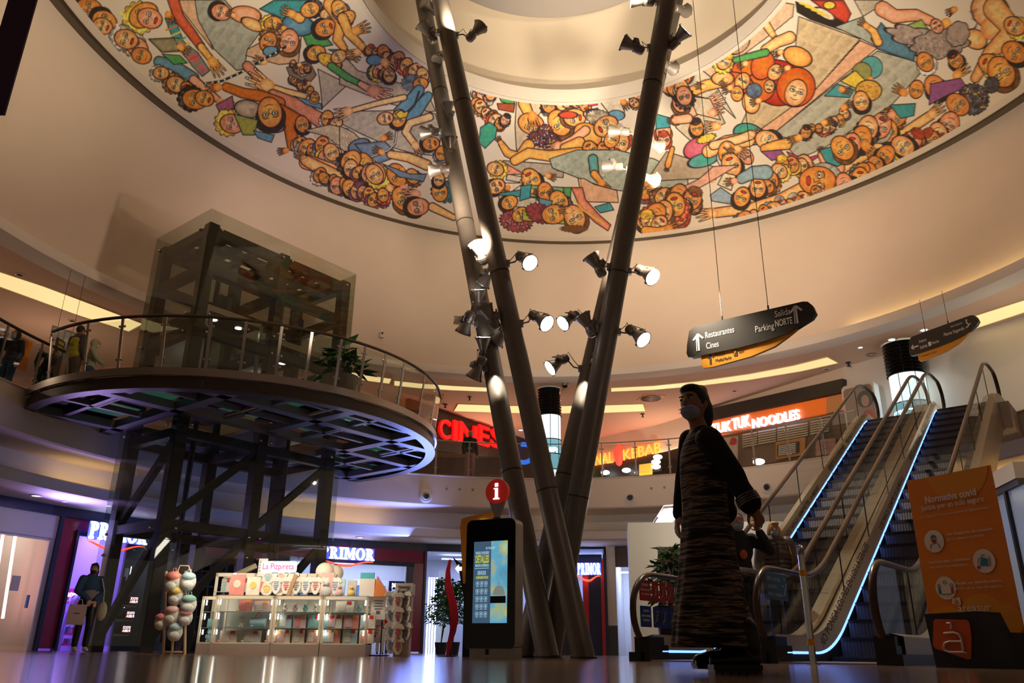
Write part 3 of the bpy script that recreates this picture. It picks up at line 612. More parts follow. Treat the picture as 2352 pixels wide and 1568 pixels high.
head(1285, 282, 27, 60, 0, 'b', 0); head(1320, 270, 22, 180, 1, 'b', mouth=True); pt.blob(1305, 264, 22, 8, 0, RED, 1.2); pt.blob(1300, 240, 26, 10, 0, lin((.9, .5, .5))); crowd(B_((1450, 690), (1540, 690), (1650, 690)), 4, 14, -90); pt.blob(1362, 262, 22, 12, 0, SK[5]); pt.poly(B_((1640, 740), (1720, 720), (1735, 750), (1650, 765)), lin((.06, .08, .2)))
pt.poly(B_((1650, 680), (1720, 665), (1720, 700), (1660, 710)), lin((.85, .1, .3))); pt.poly(B_((1730, 670), (1900, 650), (1900, 780), (1800, 760)), lin((.80, .74, .62))); hand(1430, 230, 26, 60, 2); pt.blob(1415, 265, 20, 12, 0, BLUE, 1.2)
pt.blob(1375, 270, 26, 16, 10, lin((.52, .46, .36)), 1.3, wob=.16, nw=21, tex=.9); pt.blob(1350, 310, 34, 26, 30, SK[0], 1.3, SK2); head(1392, 290, 25, -30, 1, None, glasses=True); pt.blob(1250, 320, 34, 18, 10, lin((.2, .08, .1)), 1.2, wob=.16, nw=23, tex=.9); pt.blob(1252, 302, 16, 15, 0, lin((.2, .08, .1)), 1.2, wob=.16, nw=15, tex=.9)
for k in range(60): pt.blob(1216+pr.random()*62, 292+pr.random()*50, 1.4, 1.4, 0, pr.choice((YEL, RED, (.8, .8, .8), BLUE)), 0)
arm(B_((1640, 870), (1560, 930), (1470, 970)), 22, 15, 5, hnd=(40, 1)); arm(B_((1600, 950), (1500, 985)), 26, 20, 0); arm(B_((1260, 970), (1200, 1050), (1120, 1020), (1080, 960)), 28, 14, 0, hnd=(20, 1)); arm(B_((1170, 1070), (1260, 1020), (1400, 1040), (1600, 1020)), 22, 26, 0); arm(B_((1600, 1030), (1500, 1080)), 20, 14, 0); pt.blob(1298, 378, 26, 14, 0, lin((.2, .22, .28)), 1.2, wob=.18, nw=19, tex=.9)
head(1356, 343, 18, 60, 0, 'k', .08); head(1385, 343, 15, 90, 2, None); head(1422, 330, 24, -70, 1, 'r'); head(1405, 320, 18, -60, 0, None); quilt(B_((1400, 1060), (1580, 1000), (1850, 1000), (2100, 1060), (2323, 1180), (2323, 1270), (2000, 1290), (1800, 1260), (1600, 1190), (1420, 1120)), lin((.52, .62, .56)), 18, 50, 120, .3)
arm(B_((1690, 1060), (1700, 1150)), 22, 20, col=lin((.2, .5, .5))); arm(B_((1700, 1160), (1740, 1210)), 18, 14, 2, hnd=(30, 1)); head(1220, 412, 23, 60, 0, 'k', mouth=True); hand(1256, 402, 24, 20, 2); pt.poly(B_((1120, 1160), (1220, 1180), (1200, 1215), (1110, 1200)), lin((.74, .66, .52)))
pt.poly(B_((980, 1130), (1090, 1080), (1230, 1160), (1100, 1165)), SAL); head(1138, 388, 17, 20, 1, 'y', .2); quilt(B_((1590, 1190), (1630, 1190), (1700, 1230), (1850, 1270), (1860, 1350), (1620, 1345)), lin((.80, .56, .40)), 30, 10, 90, .08); [pt.blob(1334+.6*k, 412+5*k, 1.2, 1.2, 0, (.1, .05, .03), 0) for k in range(11)]
pt.poly(B_((1020, 1220), (1230, 1220), (1130, 1290), (1020, 1290)), lin((.84, .78, .66))); head(1140, 428, 18, 150, 1, 'k', glasses=True); hand(1168, 428, 22, 120, 2); pt.poly(B_((1060, 1290), (1240, 1260), (1200, 1340), (1100, 1340)), TEAL); pt.poly(B_((1060, 1300), (1310, 1320), (1310, 1390), (1070, 1370)), lin((.74, .68, .55))); head(1170, 465, 17, 150, 0, 'k')
pt.poly(B_((1280, 1235), (1500, 1250), (1480, 1330), (1270, 1310)), lin((.30, .55, .34))); head(1252, 440, 19, 80, 2, 'k', .05); hand(1216, 438, 22, 10, 0); hand(1282, 445, 24, 190, 0); pt.poly(B_((1210, 1240), (1280, 1230), (1270, 1320), (1200, 1340)), TEAL); head(1284, 462, 22, 60, 0, 'k', .1); pt.poly(B_((1330, 1320), (1420, 1340), (1400, 1390), (1330, 1370)), BLUE); pt.poly(B_((1490, 1250), (1545, 1250), (1540, 1320), (1500, 1300)), GRN)
pt.blob(1185, 508, 34, 22, 10, lin((.45, .12, .15)), 1.2, wob=.15, nw=21, tex=.9); [pt.blob(1155+pr.random()*60, 492+pr.random()*34, 3.4, 3.4, 0, lin((.7, .3, .34)), .8) for _ in range(36)]; head(1196, 493, 18, 150, 0, None); pt.poly(B_((1220, 1400), (1560, 1370), (1565, 1500), (1330, 1480), (1220, 1470)), lin((.58, .60, .10))); pt.blob(1240, 490, 30, 20, 20, lin((.42, .1, .12)), 1.2, wob=.15, nw=19, tex=.9); head(1272, 492, 24, 170, 0, None); head(1320, 498, 25, 60, 1, 'b'); hand(1312, 484, 30, 190, 1); pt.blob(1318, 525, 26, 7, 0, HA['b'], .5, wob=.3, nw=21)
pt.poly(B_((1545, 1250), (1620, 1250), (1640, 1330), (1740, 1440), (1810, 1500), (1790, 1540), (1700, 1480), (1600, 1380)), SAL, col2=RED); pt.line(B_((1560, 1330), (1620, 1400), (1760, 1490)), 3, YEL); pt.poly(B_((1700, 1380), (1800, 1350), (1830, 1400), (1740, 1420)), TEAL); head(1480, 505, 20, 80, 5, 'k')
# ---- right third
quilt(C_((2230, 260), (1820, 110), (1810, 300), (1700, 490))if 0 else C_((820, 110), (1230, 260), (930, 600), (780, 740), (570, 860), (440, 820), (500, 690), (700, 560), (800, 300)), lin((.72, .62, .44)), 26, 40, 110, .3)
pt.poly(C_((640, 0), (790, 30), (780, 110), (620, 240), (240, 520), (130, 430), (350, 300), (540, 90)), lin((.80, .60, .44))); pt.poly(C_((130, 430), (240, 520), (400, 790), (270, 670), (50, 620)), lin((.74, .68, .56))); pt.poly(C_((1230, 270), (1345, 320), (640, 900), (570, 860), (930, 600)), lin((.88, .56, .38)))
quilt(C_((640, 900), (1345, 340), (1600, 410), (1640, 480), (1440, 700), (1000, 980), (820, 1060), (760, 1000), (800, 930)), lin((.58, .62, .56)), 24, 50, 130, .34); pt.poly(C_((0, 700), (50, 620), (270, 700), (330, 820), (100, 940), (0, 850)), lin((.72, .64, .50)))
quilt(C_((-60, 1010), (250, 1110), (160, 1190), (-200, 1210)), lin((.56, .5, .4)), 20, 30, 100, .15); pt.poly(C_((800, 10), (1150, 160), (1230, 230), (1100, 200), (900, 130), (810, 80)), (.02, .015, .01)); pt.poly(C_((900, 0), (1120, 0), (1170, 90), (1140, 160), (1050, 110)), RED, col2=(.2, .01, .01)); pt.blob(1905, 12, 14, 9, 0, YEL); pt.blob(1895, 32, 26, 9, 30, (.8, .75, .6)); [pt.line(C_((830+40*k, 20+22*k), (900+40*k, 42+22*k)), 5, YEL) for k in range(4)]
pt.poly(C_((1190, 0), (1380, 0), (1360, 40), (1250, 110)), lin((.66, .6, .48))); pt.poly(C_((1060, 180), (1250, 110), (1340, 310), (1240, 260)), lin((.5, .55, .50)))
arm(C_((560, 60), (600, 160), (640, 220)), 22, 16, 1, hnd=(24, 1)); pt.blob(1785, 190, 58, 52, 20, lin((.72, .10, .04)), 1.6, lin((.45, .03, .02))); pt.blob(1828, 200, 44, 46, 30, ORA, 1.6, lin((.7, .1, .02))); pt.blob(1720, 165, 40, 32, 0, ORA, 1.6, RED); pt.blob(1745, 200, 36, 34, -20, ORA, 1.6, RED); pt.blob(1690, 190, 40, 24, 10, ORA, 1.5, RED); pt.blob(1752, 150, 26, 34, 20, ORA, 1.5, RED); pt.blob(1832, 130, 34, 22, 20, SK[0], 1.5, SK2); arm(C_((760, 250), (680, 280), (600, 330)), 28, 22, 1); pt.blob(1725, 235, 20, 26, -10, SK[1], 1.4, SK2); arm(C_((600, 350), (480, 380), (400, 400)), 18, 14, col=GRN)
arm(C_((110, 610), (200, 570), (330, 540)), 24, 26, 0); pt.blob(1660, 180, 26, 16, 0, SK[1], 1.3, SK2); head(1664, 140, 18, 120, 3, 'y', .22, beard=True); pt.blob(1640, 135, 30, 11, -35, lin((.6, .42, .28))); pt.blob(1700, 105, 26, 14, -40, lin((.62, .44, .3)), 1.3); head(1705, 187, 18, -60, 1, None); head(1780, 166, 17, -60, 1, None); head(1767, 198, 13, -80, 1, None); pt.blob(1732, 208, 17, 16, 0, lin((.16, .22, .32)), 1.3, wob=.12, nw=23, tex=.8); head(1828, 213, 27, -70, 3, None); head(1693, 215, 15, -90, 0, None)
for x, y, a in ((1812, 155, 160), (1795, 100+18, 150), (1670, 180, 130), (1715, 145, 160), (1620, 200, 190), (1745, 230, 160), (1640, 255, 200), (1680, 200, 150)): hand(x, y, 24, a, 1)
arm(C_((0, 800), (120, 740), (200, 700)), 26, 22, 5, hnd=(48, -1)); head(1570, 180, 18, -60, 2, 'p'); head(1563, 235, 20, 80, 5, 'b'); head(1600, 293, 17, 80, 2, 'k', beard=True); pt.poly(C_((90, 640), (230, 660), (300, 800), (140, 760)), lin((.74, .66, .52))); hand(1650, 290, 36, 180, 1); hand(1632, 262, 34, -30, 5)
pt.blob(1720, 308, 36, 24, 15, lin((.12, .46, .30)), 1.5, TEAL); pt.blob(1600, 340, 32, 22, -30, lin((.8, .25, .35)), 1.4, lin((.6, .1, .15))); pt.blob(1622, 318, 20, 8, -20, YEL, 1., wob=.2, nw=11); pt.blob(1615, 368, 36, 15, -15, lin((.12, .50, .40)), 1.4, BLUE); arm(C_((220, 1010), (340, 950), (480, 930)), 30, 34, 1); arm(C_((250, 970), (420, 930), (500, 900)), 20, 22, 3, hnd=(26, 1)); head(1672, 352, 24, 80, 0, 'w', glasses=True); head(1715, 360, 16, 60, 5, None); head(1680, 378, 24, 70, 1, 'k'); head(1762, 322, 24, 20, 3, 'k'); arm(C_((740, 960), (660, 970), (590, 990)), 26, 18, 0)
pt.poly(C_((570, 1010), (700, 1000), (740, 1050), (640, 1070)), PUR); pt.poly(C_((740, 1010), (860, 1060), (990, 1020), (900, 1080), (780, 1080)), lin((.7, .1, .3))); hand(1690, 340, 32, 30, 1, thumb=-1); hand(1668, 330, 26, 60, 3)
pt.blob(2001, 155, 26, 26, 0, lin((.16, .48, .50)), 1.3); pt.blob(1980, 165, 22, 22, 0, lin((.4, .42, .16)), 1.3); hand(2000, 180, 26, 110, 2); pt.poly(C_((1100, 540), (1200, 470), (1290, 560), (1200, 590)), YEL); pt.blob(1995, 208, 30, 24, 0, OCH, 1.4); [pt.blob(1970+pr.random()*50, 190+pr.random()*36, 1.2, 1.2, 0, (.2, .08, .02), 0) for _ in range(40)]; pt.poly(C_((990, 640), (1080, 560), (1190, 600), (1160, 650)), TEAL); head(1978, 232, 20, 80, 1, 'k'); hand(1930, 205, 26, 10, 2)
crowd(C_((1130, 740), (1080, 800), (1000, 850), (900, 880), (850, 890)), 8, 11, 100); hand(1936, 248, 26, -30, 2); hand(1890, 283, 26, -20, 0); hand(1838, 315, 30, 160, 0)
arm(C_((1380, 60), (1460, 110), (1600, 100), (1700, 140)), 36, 22, 5); pt.poly(C_((1460, 200), (1640, 130), (1690, 200), (1600, 250)), lin((.5, .62, .2)), col2=GRN); pt.poly(C_((1370, 150), (1470, 260), (1600, 340), (1590, 410), (1350, 330), (1300, 260)), lin((.16, .34, .46)), col2=lin((.05, .14, .22))); arm(C_((1350, 280), (1320, 210), (1280, 180)), 20, 14, 0, hnd=(26, 1)); pt.blob(2275, 25, 46, 40, 30, SK[3], 1.6, SK2); pt.blob(2240, 90, 28, 22, 30, SK[1], 1.5, SK2); pt.blob(2290, 60, 40, 30, -30, SK[1], 0, SK2)
arm(C_((2130, 60), (2250, 200), (2100, 350), (2000, 520)), 54, 22, 1); [pt.line(C_((1960+10*k, 80+14*k), (2010-8*k, 60+12*k)), 1.4) for k in range(6)]; [pt.line(C_((1970+8*k, 200-6*k), (2010, 180-8*k)), 1.4) for k in range(4)]; hand(2175, 50, 46, 120, 0); hand(2195, 20, 26, 150, 2)
pt.blob(2110, 88, 62, 20, 15, lin((.50, .42, .38)), 1.5, wob=.3, nw=7, tex=.5); pt.blob(2160, 100, 60, 30, -10, lin((.50, .42, .38)), 1.3, wob=.2, nw=9, tex=.5); pt.blob(2200, 78, 24, 28, 30, lin((.50, .42, .38)), 1.3, wob=.1, nw=7)
for k in range(150):
    x = 2065+pr.random()*150; y = 70+pr.random()*62
    if ((x-2150)/75)**2+((y-100)/32)**2 < 1: pt.line([(x, y), (x+3, y+4)], .9)
head(2152, 60, 15, 60, 5, None, mouth=True); head(2125, 142, 20, 60, 2, 'w', .1); head(2195, 138, 18, 60, 4, 'k', beard=True); head(2148, 200, 25, 60, 4, 'k'); hand(2195, 175, 40, -40, 0, thumb=-1); hand(2080, 215, 34, 210, 2, thumb=-1); head(2105, 205, 18, 100, 2, None); pt.poly(C_((1700, 560), (1900, 520), (1940, 580), (1800, 640), (1690, 700)), PUR)
head(2275, 148, 25, 30, 0, 'y', .1); head(2300, 165, 32, 60, 0, 'b'); head(2330, 120, 26, 30, 2, 'k'); head(2330, 60, 22, 30, 1, 'y', .1); pt.blob(2235, 228, 34, 34, 0, lin((.12, .12, .14)), 1.3, wob=.1, nw=23, tex=.9); pt.blob(2278, 195, 16, 18, 30, lin((.12, .12, .14)), 1.2, wob=.1, nw=15, tex=.9); [pt.blob(2210+pr.random()*52, 200+pr.random()*56, 1.6, 1.6, 0, pr.choice((YEL, RED, BLUE)), 0) for _ in range(70)]; head(2200, 240, 25, 40, 4, None); head(2180, 285, 25, 110, 5, 'k')
arm(C_((1050, 1160), (1300, 1010), (1500, 900), (1700, 770)), 24, 22, 1, hnd=(40, -1, -8)); crowd(C_((1500, 760), (1400, 860), (1280, 880), (1200, 920), (1100, 1000)), 7, 22, 90, 'kkbkg'); hand(1985, 330, 40, 50, 2); hand(2052, 262, 30, 160, 5); pt.poly(C_((1430, 700), (1600, 690), (1590, 770), (1500, 790)), TEAL)
arm(C_((1090, 1120), (1010, 1100), (980, 1030)), 26, 22, 5, hnd=(20, 1)); pt.poly(C_((960, 1000), (1100, 960), (1180, 1060), (1080, 1110), (1000, 1080)), TEAL); head(1935, 340, 26, 50, 0, 'b'); crowd(C_((1750, 880), (1680, 930), (1580, 950), (1480, 1000)), 6, 20, 80, 'yrybk'); crowd(C_((1420, 1050), (1350, 1090), (1260, 1140), (1180, 1170)), 6, 20, 90, 'kkbrn'); crowd(C_((900, 1090), (830, 1130), (720, 1110), (640, 1170), (590, 1240), (540, 1210)), 8, 19, 90, 'yykbnp')
arm(C_((900, 1230), (700, 1330), (500, 1390), (260, 1420)), 30, 22, 1, hnd=(44, 1)); head(1878, 415, 36, 0, 2, 'g', 0, True, mouth=True); crowd(C_((960, 1290), (880, 1330), (790, 1340), (700, 1390), (620, 1420), (520, 1440), (420, 1460)), 9, 17, 100, 'ggwkn'); crowd(C_((1240, 1200), (1120, 1220)), 3, 17, 90)
pt.poly(C_((320, 1150), (400, 1170), (370, 1270), (280, 1230)), lin((.85, .78, .58))); [pt.blob(1655+pr.random()*26, 408+pr.random()*22, 1.5, 1.2, 0, (.05, .03, .02), 0) for _ in range(16)]; arm(C_((440, 1190), (520, 1150), (600, 1150)), 24, 34, col=lin((.40, .58, .66))); pt.poly(C_((230, 1300), (300, 1250), (430, 1340), (420, 1370), (240, 1340)), lin((.40, .54, .66))); head(1704, 452, 20, 110, 0, 'k', mouth=True); hand(1635, 415, 28, -70, 5); hand(1690, 415, 26, 170, 5)
pt.poly(C_((0, 1270), (160, 1190), (250, 1110), (420, 1100), (200, 1230), (60, 1300)), lin((.85, .52, .40))); crowd(C_((-200, 1280), (-120, 1310), (-40, 1330), (50, 1320), (150, 1340), (60, 1390), (-60, 1400), (-150, 1420)), 13, 20, 100, 'rrpkb'); crowd(C_((-180, 1470), (-90, 1480)), 2, 18, 100, 'ky'); arm(C_((-200, 1540), (-120, 1545), (-60, 1530)), 22, 18, 2, hnd=(34, 1)); arm(B_((2220, 990), (2190, 1100)), 10, 14, 2, hnd=(16, 1))
crowd(B_((2180, 540), (2260, 600), (2290, 680)), 4, 18, 60); crowd(B_((2140, 870), (2180, 960)), 2, 16, 90, 'rb'); pt.poly(B_((2110, 760), (2220, 790), (2200, 850), (2110, 860)), TEAL); arm(B_((2323, 790), (2240, 800)), 22, 20, 5, hnd=(20, 1)); crowd(B_((1950, 640), (1990, 680)), 2, 14)
# ---- carry the paint to the ring, vertex by vertex
def mural():
    na, nr = 2500, 270; th = np.radians(np.linspace(-58, 238, na)); r = np.linspace(0, 1, nr)
    T, Rr = np.meshgrid(th, r, indexing='ij'); R = 12.88+(5.49-12.88)*Rr; cx = 1.9+(1.4-1.9)*Rr; z = 14.75+(15.48-14.75)*Rr
    X = cx+R*np.cos(T); Y = 14.5+R*np.sin(T)
    cp, sp = math.cos(PIT), math.sin(PIT)
    def pix(X, Y, z):
        zz = z-CAMH; d = Y*cp+zz*sp; v = (-Y*sp+zz*cp)/np.maximum(d, .1)*FPX; u = X/np.maximum(d, .1)*FPX
        c, s = math.cos(ROL), math.sin(ROL); return 1176+u*c+v*s, 784-(-u*s+v*c)
    U, V = pix(X, Y, z)
    # the part of the ring nearer than the photograph shows repeats the far part, turned half way round
    out = (V < pt.oy+4) | (U < pt.ox+4) | (U > pt.ox+pt.w/pt.S-4)
    X2 = 2*cx-X; Y2 = 29-Y; U2, V2 = pix(X2, Y2, z); U = np.where(out, U2, U); V = np.where(out, V2, V)
    fi = np.clip((V-pt.oy)*pt.S, 0, pt.h-1.01); fj = np.clip((U-pt.ox)*pt.S, 0, pt.w-1.01); i, j = fi.astype(int), fj.astype(int); a, b = (fi-i)[..., None], (fj-j)[..., None]
    col = pt.a[i, j]*(1-a)*(1-b)+pt.a[i+1, j]*a*(1-b)+pt.a[i, j+1]*(1-a)*b+pt.a[i+1, j+1]*a*b
    edge = ((Rr < .035) | (Rr > .985)); col[edge] = (.80, .74, .64)
    me = bpy.data.meshes.new('mural'); N = na*nr; me.vertices.add(N); me.vertices.foreach_set('co', np.stack([X, Y, z], -1).astype(np.float32).ravel())
    I, J = np.meshgrid(np.arange(na-1), np.arange(nr-1), indexing='ij'); q = (I*nr+J).ravel()
    F = np.stack([q, q+nr, q+nr+1, q+1], -1).astype(np.int32); nf = len(F)
    me.loops.add(nf*4); me.loops.foreach_set('vertex_index', F.ravel()); me.polygons.add(nf); me.polygons.foreach_set('loop_start', np.arange(0, nf*4, 4, dtype=np.int32))
    me.update(calc_edges=True)
    ca = me.color_attributes.new('paint', 'FLOAT_COLOR', 'POINT'); ca.data.foreach_set('color', np.concatenate([np.clip(col, 0, 1), np.ones((na, nr, 1))], -1).astype(np.float32).ravel())
    m = mat('painted_plaster', (.8, .74, .64), .7, bump=(3, .02)); nt = m.node_tree; at_ = nt.nodes.new('ShaderNodeVertexColor'); at_.layer_name = 'paint'
    nt.links.new(at_.outputs[0], nt.nodes['Principled BSDF'].inputs['Base Color']); me.materials.append(m)
    o = bpy.data.objects.new('mural', me); COL.objects.link(o)
    tag(o, 'colourful painted ring on the ceiling, crowded with cartoon faces, hands and arms', 'mural')
mural()
mb = MB(); mb.ring([(12.88, 14.75, 1.9, 14.5), (5.49, 15.48, 1.4, 14.5)], 238, 302, 60); struct('ceiling_ring_rest', mb, M_white)
# ================================================================== GREY PIPE COLUMNS
def line_pt(P, Q, z): t = (z-P.z)/(Q.z-P.z); return P.lerp(Q, t)
PIPES = {}
for nm, bx, bd, tx, td, r, lab in (('A', 1258, 13.9, 971, 16.3, .185, 'leaning grey pipe column whose foot is second from the right and top furthest left'),
                                   ('B', 1341, 13.4, 1011, 13.6, .178, 'leaning grey pipe column in front, foot furthest right, rising to the upper left'),
                                   ('C', 1262, 14.35, 1533, 12.9, .185, 'leaning grey pipe column rising to the upper right in front of its neighbour'),
                                   ('D', 1202, 14.5, 1552, 15.6, .18, 'leaning grey pipe column with foot furthest left, rising to the right behind')):
    P0 = atd(bx, 1511, bd); P0.z = 0; P1 = atd(tx, 0, td); PIPES[nm] = (P0, P1, r)
    top = line_pt(P0, P1, 17.6 if nm in 'AD' else 18.6)
    t = thing('pipe_column', P0, lab, 'column', group=None)
    mb = MB(); mb.tube([P0, top], r, 32); mb.build('shaft', M_pipe, t, True, True)
    d = (P1-P0).normalized(); mb = MB()
    for z in ((2.6, 6.6, 10.4) if nm in 'BC' else (3.1, 8.6, 12.4)):
        c = line_pt(P0, P1, z); mb.tube([c-d*.012, c+d*.012], r+.006, 32)
    mb.build('joint_band', M_dsteel, t, True, True)
    mb = MB(); mb.lathe([(r+.03, 0), (r+.03, .025), (r, .03)], 28, c=(0, 0, 0)); mb.build('foot_plate', M_dsteel, t)
def proj_y(P):
    cp, sp = math.cos(PIT), math.sin(PIT); z = P.z-CAMH; d = P.y*cp+z*sp; u = P.x/d*FPX; v = (-P.y*sp+z*cp)/d*FPX
    c, s = math.cos(ROL), math.sin(ROL); return 784-(-u*s+v*c)
def pipe_pt(nm, y):
    P0, P1, r = PIPES[nm]; a, b = 0., 1.3
    for _ in range(40):
        m = (a+b)/2
        if proj_y(P0.lerp(P1, m)) > y: a = m
        else: b = m
    return P0.lerp(P1, a)
CB = cam.matrix_world.to_3x3(); CR, CU, CT = CB.col[0], CB.col[1], CB.col[2]     # right, up, towards the lens
def stage_light():
    t = thing('stage_spotlight', (0, 0, 0), 'x', 'spotlight')
    mb = MB(); mb.lathe([(.001, -.27), (.06, -.27), (.085, -.25), (.09, -.24), (.09, -.10), (.075, -.08), (.075, -.04)], 24)
    for k in range(4): mb.lathe([(.09, -.23+k*.035), (.098, -.228+k*.035), (.098, -.215+k*.035), (.09, -.213+k*.035)], 24)
    mb.build('lamp_housing', M_spotbody, t, True)
    mb = MB(); mb.lathe([(.072, -.05), (.085, -.02), (.11, .06), (.15, .16), (.165, .19), (.172, .19), (.172, .215), (.16, .215), (.155, .19), (.10, .06), (.05, -.02)], 28)
    for k in range(3):
        a = 2*PI*k/3; mb.box((.172*math.cos(a), .172*math.sin(a), .2), (.03, .03, .045), a)
    mb.build('reflector_cone', M_spotbody, t, True)
    g = MB(); g.lathe([(.001, .205), (.157, .205), (.157, .198), (.001, .198)], 28); gl = g.build('front_glass', M_lensdim, t)
    mb = MB()
    for s in (-1, 1): mb.box((s*.115, 0, -.12), (.008, .035, .18)); mb.cyl((s*.09, 0, -.05), (s*.125, 0, -.05), .022)
    mb.box((0, 0, -.205), (.235, .035, .008))
    mb.build('yoke', M_spotbody, t)
    return t
M_spotbody = mat('cast_grey_lamp', (.32, .29, .26), .38, .6)
M_cable = mat('green_yellow_cable', (.12, .30, .05), .5)
SPT = stage_light(); used_spt = [False]
SPOTS = [  # px of head, pipe, direction (right, up, towards the lens), lit, label
 (1102, 580, 'B', (-.30, .80, .45), 1, 'lit spotlight facing up left, top of the cluster left of the front pipe'),
 (1206, 596, 'B', (.45, -.40, .80), 1, 'lit spotlight facing the lens on the right of the front left pipe, upper of two'),
 (1120, 634, 'A', (-.5, -.75, -.2), 0, 'dark spotlight facing down behind the front left pipe, just below the top cluster'),
 (1099, 688, 'A', (-.02, .98, .12), 1, 'bright grey spotlight facing straight up on the far left pipe, middle height'),
 (1126, 727, 'B', (-.45, .72, -.1), 0, 'dark spotlight facing up left between the two left pipes'),
 (1072, 742, 'A', (-.35, -.85, -.2), 0, 'unlit spotlight facing down left, furthest left of the middle cluster'),
 (1240, 733, 'B', (.62, -.42, .68), 1, 'lit spotlight facing the lens on the right of the front left pipe, lower of two'),
 (1152, 768, 'A', (-.55, -.75, -.1), 0, 'dark spotlight half hidden behind the front left pipe, pointing down'),
 (1110, 798, 'A', (0., .99, .08), 1, 'pale spotlight facing straight up on the far left pipe, lowest of the upward ones'),
 (1098, 846, 'A', (-.40, -.85, -.1), 0, 'unlit spotlight facing down left, lowest on the left pipes'),
 (1370, 608, 'C', (-.45, .80, -.15), 0, 'unlit spotlight facing up left on the front right pipe, upper'),
 (1483, 628, 'C', (.50, -.42, .75), 1, 'lit spotlight facing the lens right of the front right pipe, upper of two'),
 (1308, 733, 'D', (-.62, -.38, .50), 1, 'lit spotlight facing down left, left of the rear right pipe at middle height'),
 (1349, 745, 'C', (-.42, .80, -.15), 0, 'unlit spotlight facing up left on the front right pipe, lower'),
 (1462, 768, 'C', (.52, -.48, .70), 1, 'lit spotlight facing the lens right of the front right pipe, lower of two'),
 (1281, 834, 'D', (-.75, -.45, .40), 1, 'pale lit spotlight facing down left, lowest on the right pipes'),
 (1362, 822, 'D', (.25, -.62, .6), 0, 'round faced spotlight tucked between the two right pipes'),
 (983, 74, 'B', (-.55, .80, .0), 1, 'spotlight facing up left at the top of the front left pipe'),
 (1092, 74, 'B', (.55, .70, -.3), 1, 'bright spotlight facing up right at the top of the front left pipe'),
 (985, 16, 'A', (-.5, .3, .6), 0, 'spotlight half hidden behind the left pipes at the picture top'),
 (1012, 134, 'A', (-.4, -.5, .6), 0, 'spotlight half hidden behind the front left pipe near the dome lip'),
 (1029, 256, 'A', (-.05, .98, .05), 1, 'spotlight facing straight up in front of the painted ring, upper on the far left pipe'),
 (988, 304, 'A', (-.95, .0, -.2), 0, 'spotlight facing left in front of the painted ring, upper on the far left pipe'),
 (1034, 336, 'A', (-.05, .98, .05), 1, 'spotlight facing straight up in front of the painted ring, lower on the far left pipe'),
 (1008, 390, 'A', (-.90, -.05, -.1), 0, 'spotlight facing left in front of the painted ring, lower on the far left pipe'),
 (1452, 106, 'C', (-.85, .45, -.1), 0, 'dark spotlight facing left at the top of the front right pipe'),
 (1558, 88, 'C', (.60, .58, .42), 1, 'lit spotlight facing up right at the top of the front right pipe'),
 (1535, 152, 'D', (.75, -.1, -.55), 0, 'spotlight half hidden right of the front right pipe, beside the dome lip'),
 (1566, 22, 'D', (.65, .1, -.6), 0, 'round backed spotlight right of the front right pipe at the picture top'),
 (1474, 2, 'C', (-.9, .1, .0), 0, 'spotlight cut by the picture top left of the front right pipe'),
 (1420, 302, 'D', (-.92, .10, -.2), 0, 'spotlight facing left before the painted ring, upper on the rear right pipe'),
 (1404, 383, 'D', (-.92, .0, -.2), 0, 'spotlight facing left before the painted ring, lower on the rear right pipe'),
 (1502, 332, 'D', (.8, -.1, -.5), 0, 'spotlight peeping out right of the front right pipe, higher one'),
 (1490, 410, 'D', (.8, -.1, -.5), 0, 'spotlight peeping out right of the front right pipe, lower one')]
for i, (px, py, pn, dr, lit, lab) in enumerate(SPOTS):
    A = pipe_pt(pn, py+14); D = math.hypot(A.x, A.y); off = {'A': -.18, 'B': -.05, 'C': -.05, 'D': -.05}[pn]
    P = atd(px, py, D+off); d = (CR*dr[0]+CU*dr[1]+CT*dr[2]).normalized()
    t = SPT if not used_spt[0] else dup(SPT); used_spt[0] = True
    t.location = P; t.rotation_euler = d.to_track_quat('Z', 'Y').to_euler(); t['label'] = lab; t['group'] = 'spotlights clamped to the pipe columns'
    k = .95; t.scale = (k, k, k)
    for ch in t.children:
        if ch.name.startswith('front_glass'):
            ch.data = ch.data.copy(); ch.data.materials[0] = M_lens if lit else M_lensdim
    P0, P1, r = PIPES[pn]; ax = (P1-P0).normalized(); s = (P-P0).dot(ax); C = P0+ax*s; q = (P-C); ql = q.length; q = q.normalized()
    back = P-d*.21; mbb = MB(); side = C+q*(r+.0)
    mid = C+q*(min(ql*.72, r+.14)); mbb.tube([side, mid, back], .016, 6); mbb.box(tuple(side), (.09, .09, .12))
    br = MB(); br.v, br.f, br.m = mbb.v, mbb.f, mbb.m
    iv = (Matrix.Translation(t.location) @ t.rotation_euler.to_matrix().to_4x4() @ Matrix.Scale(k, 4)).inverted(); br.v = [tuple(iv @ Vector(v)) for v in br.v]; br.build('bracket', M_spotbody, t)
    cb = MB(); h = Vector((0, 0, .16)); cb.tube([iv @ (back+d*.02), iv @ (back-d*.06+h*.6), iv @ (mid+h*.9), iv @ side], .008, 5); cb.build('cable', M_cable if i % 2 == 0 else M_rubber, t)
# beams falling on the two rear pipes
for pn, y, e in (('A', 893, 130), ('D', 905, 110)):
    T = pipe_pt(pn, y); S = pipe_pt(pn, y-62)-CR*(.25 if pn == 'D' else -.1)+CT*.62; lamp('SPOT', S, e, (1., .86, .66), T-Vector((0, 0, .15)), .04, angle=44, blend=.7, name='pipe_beam')

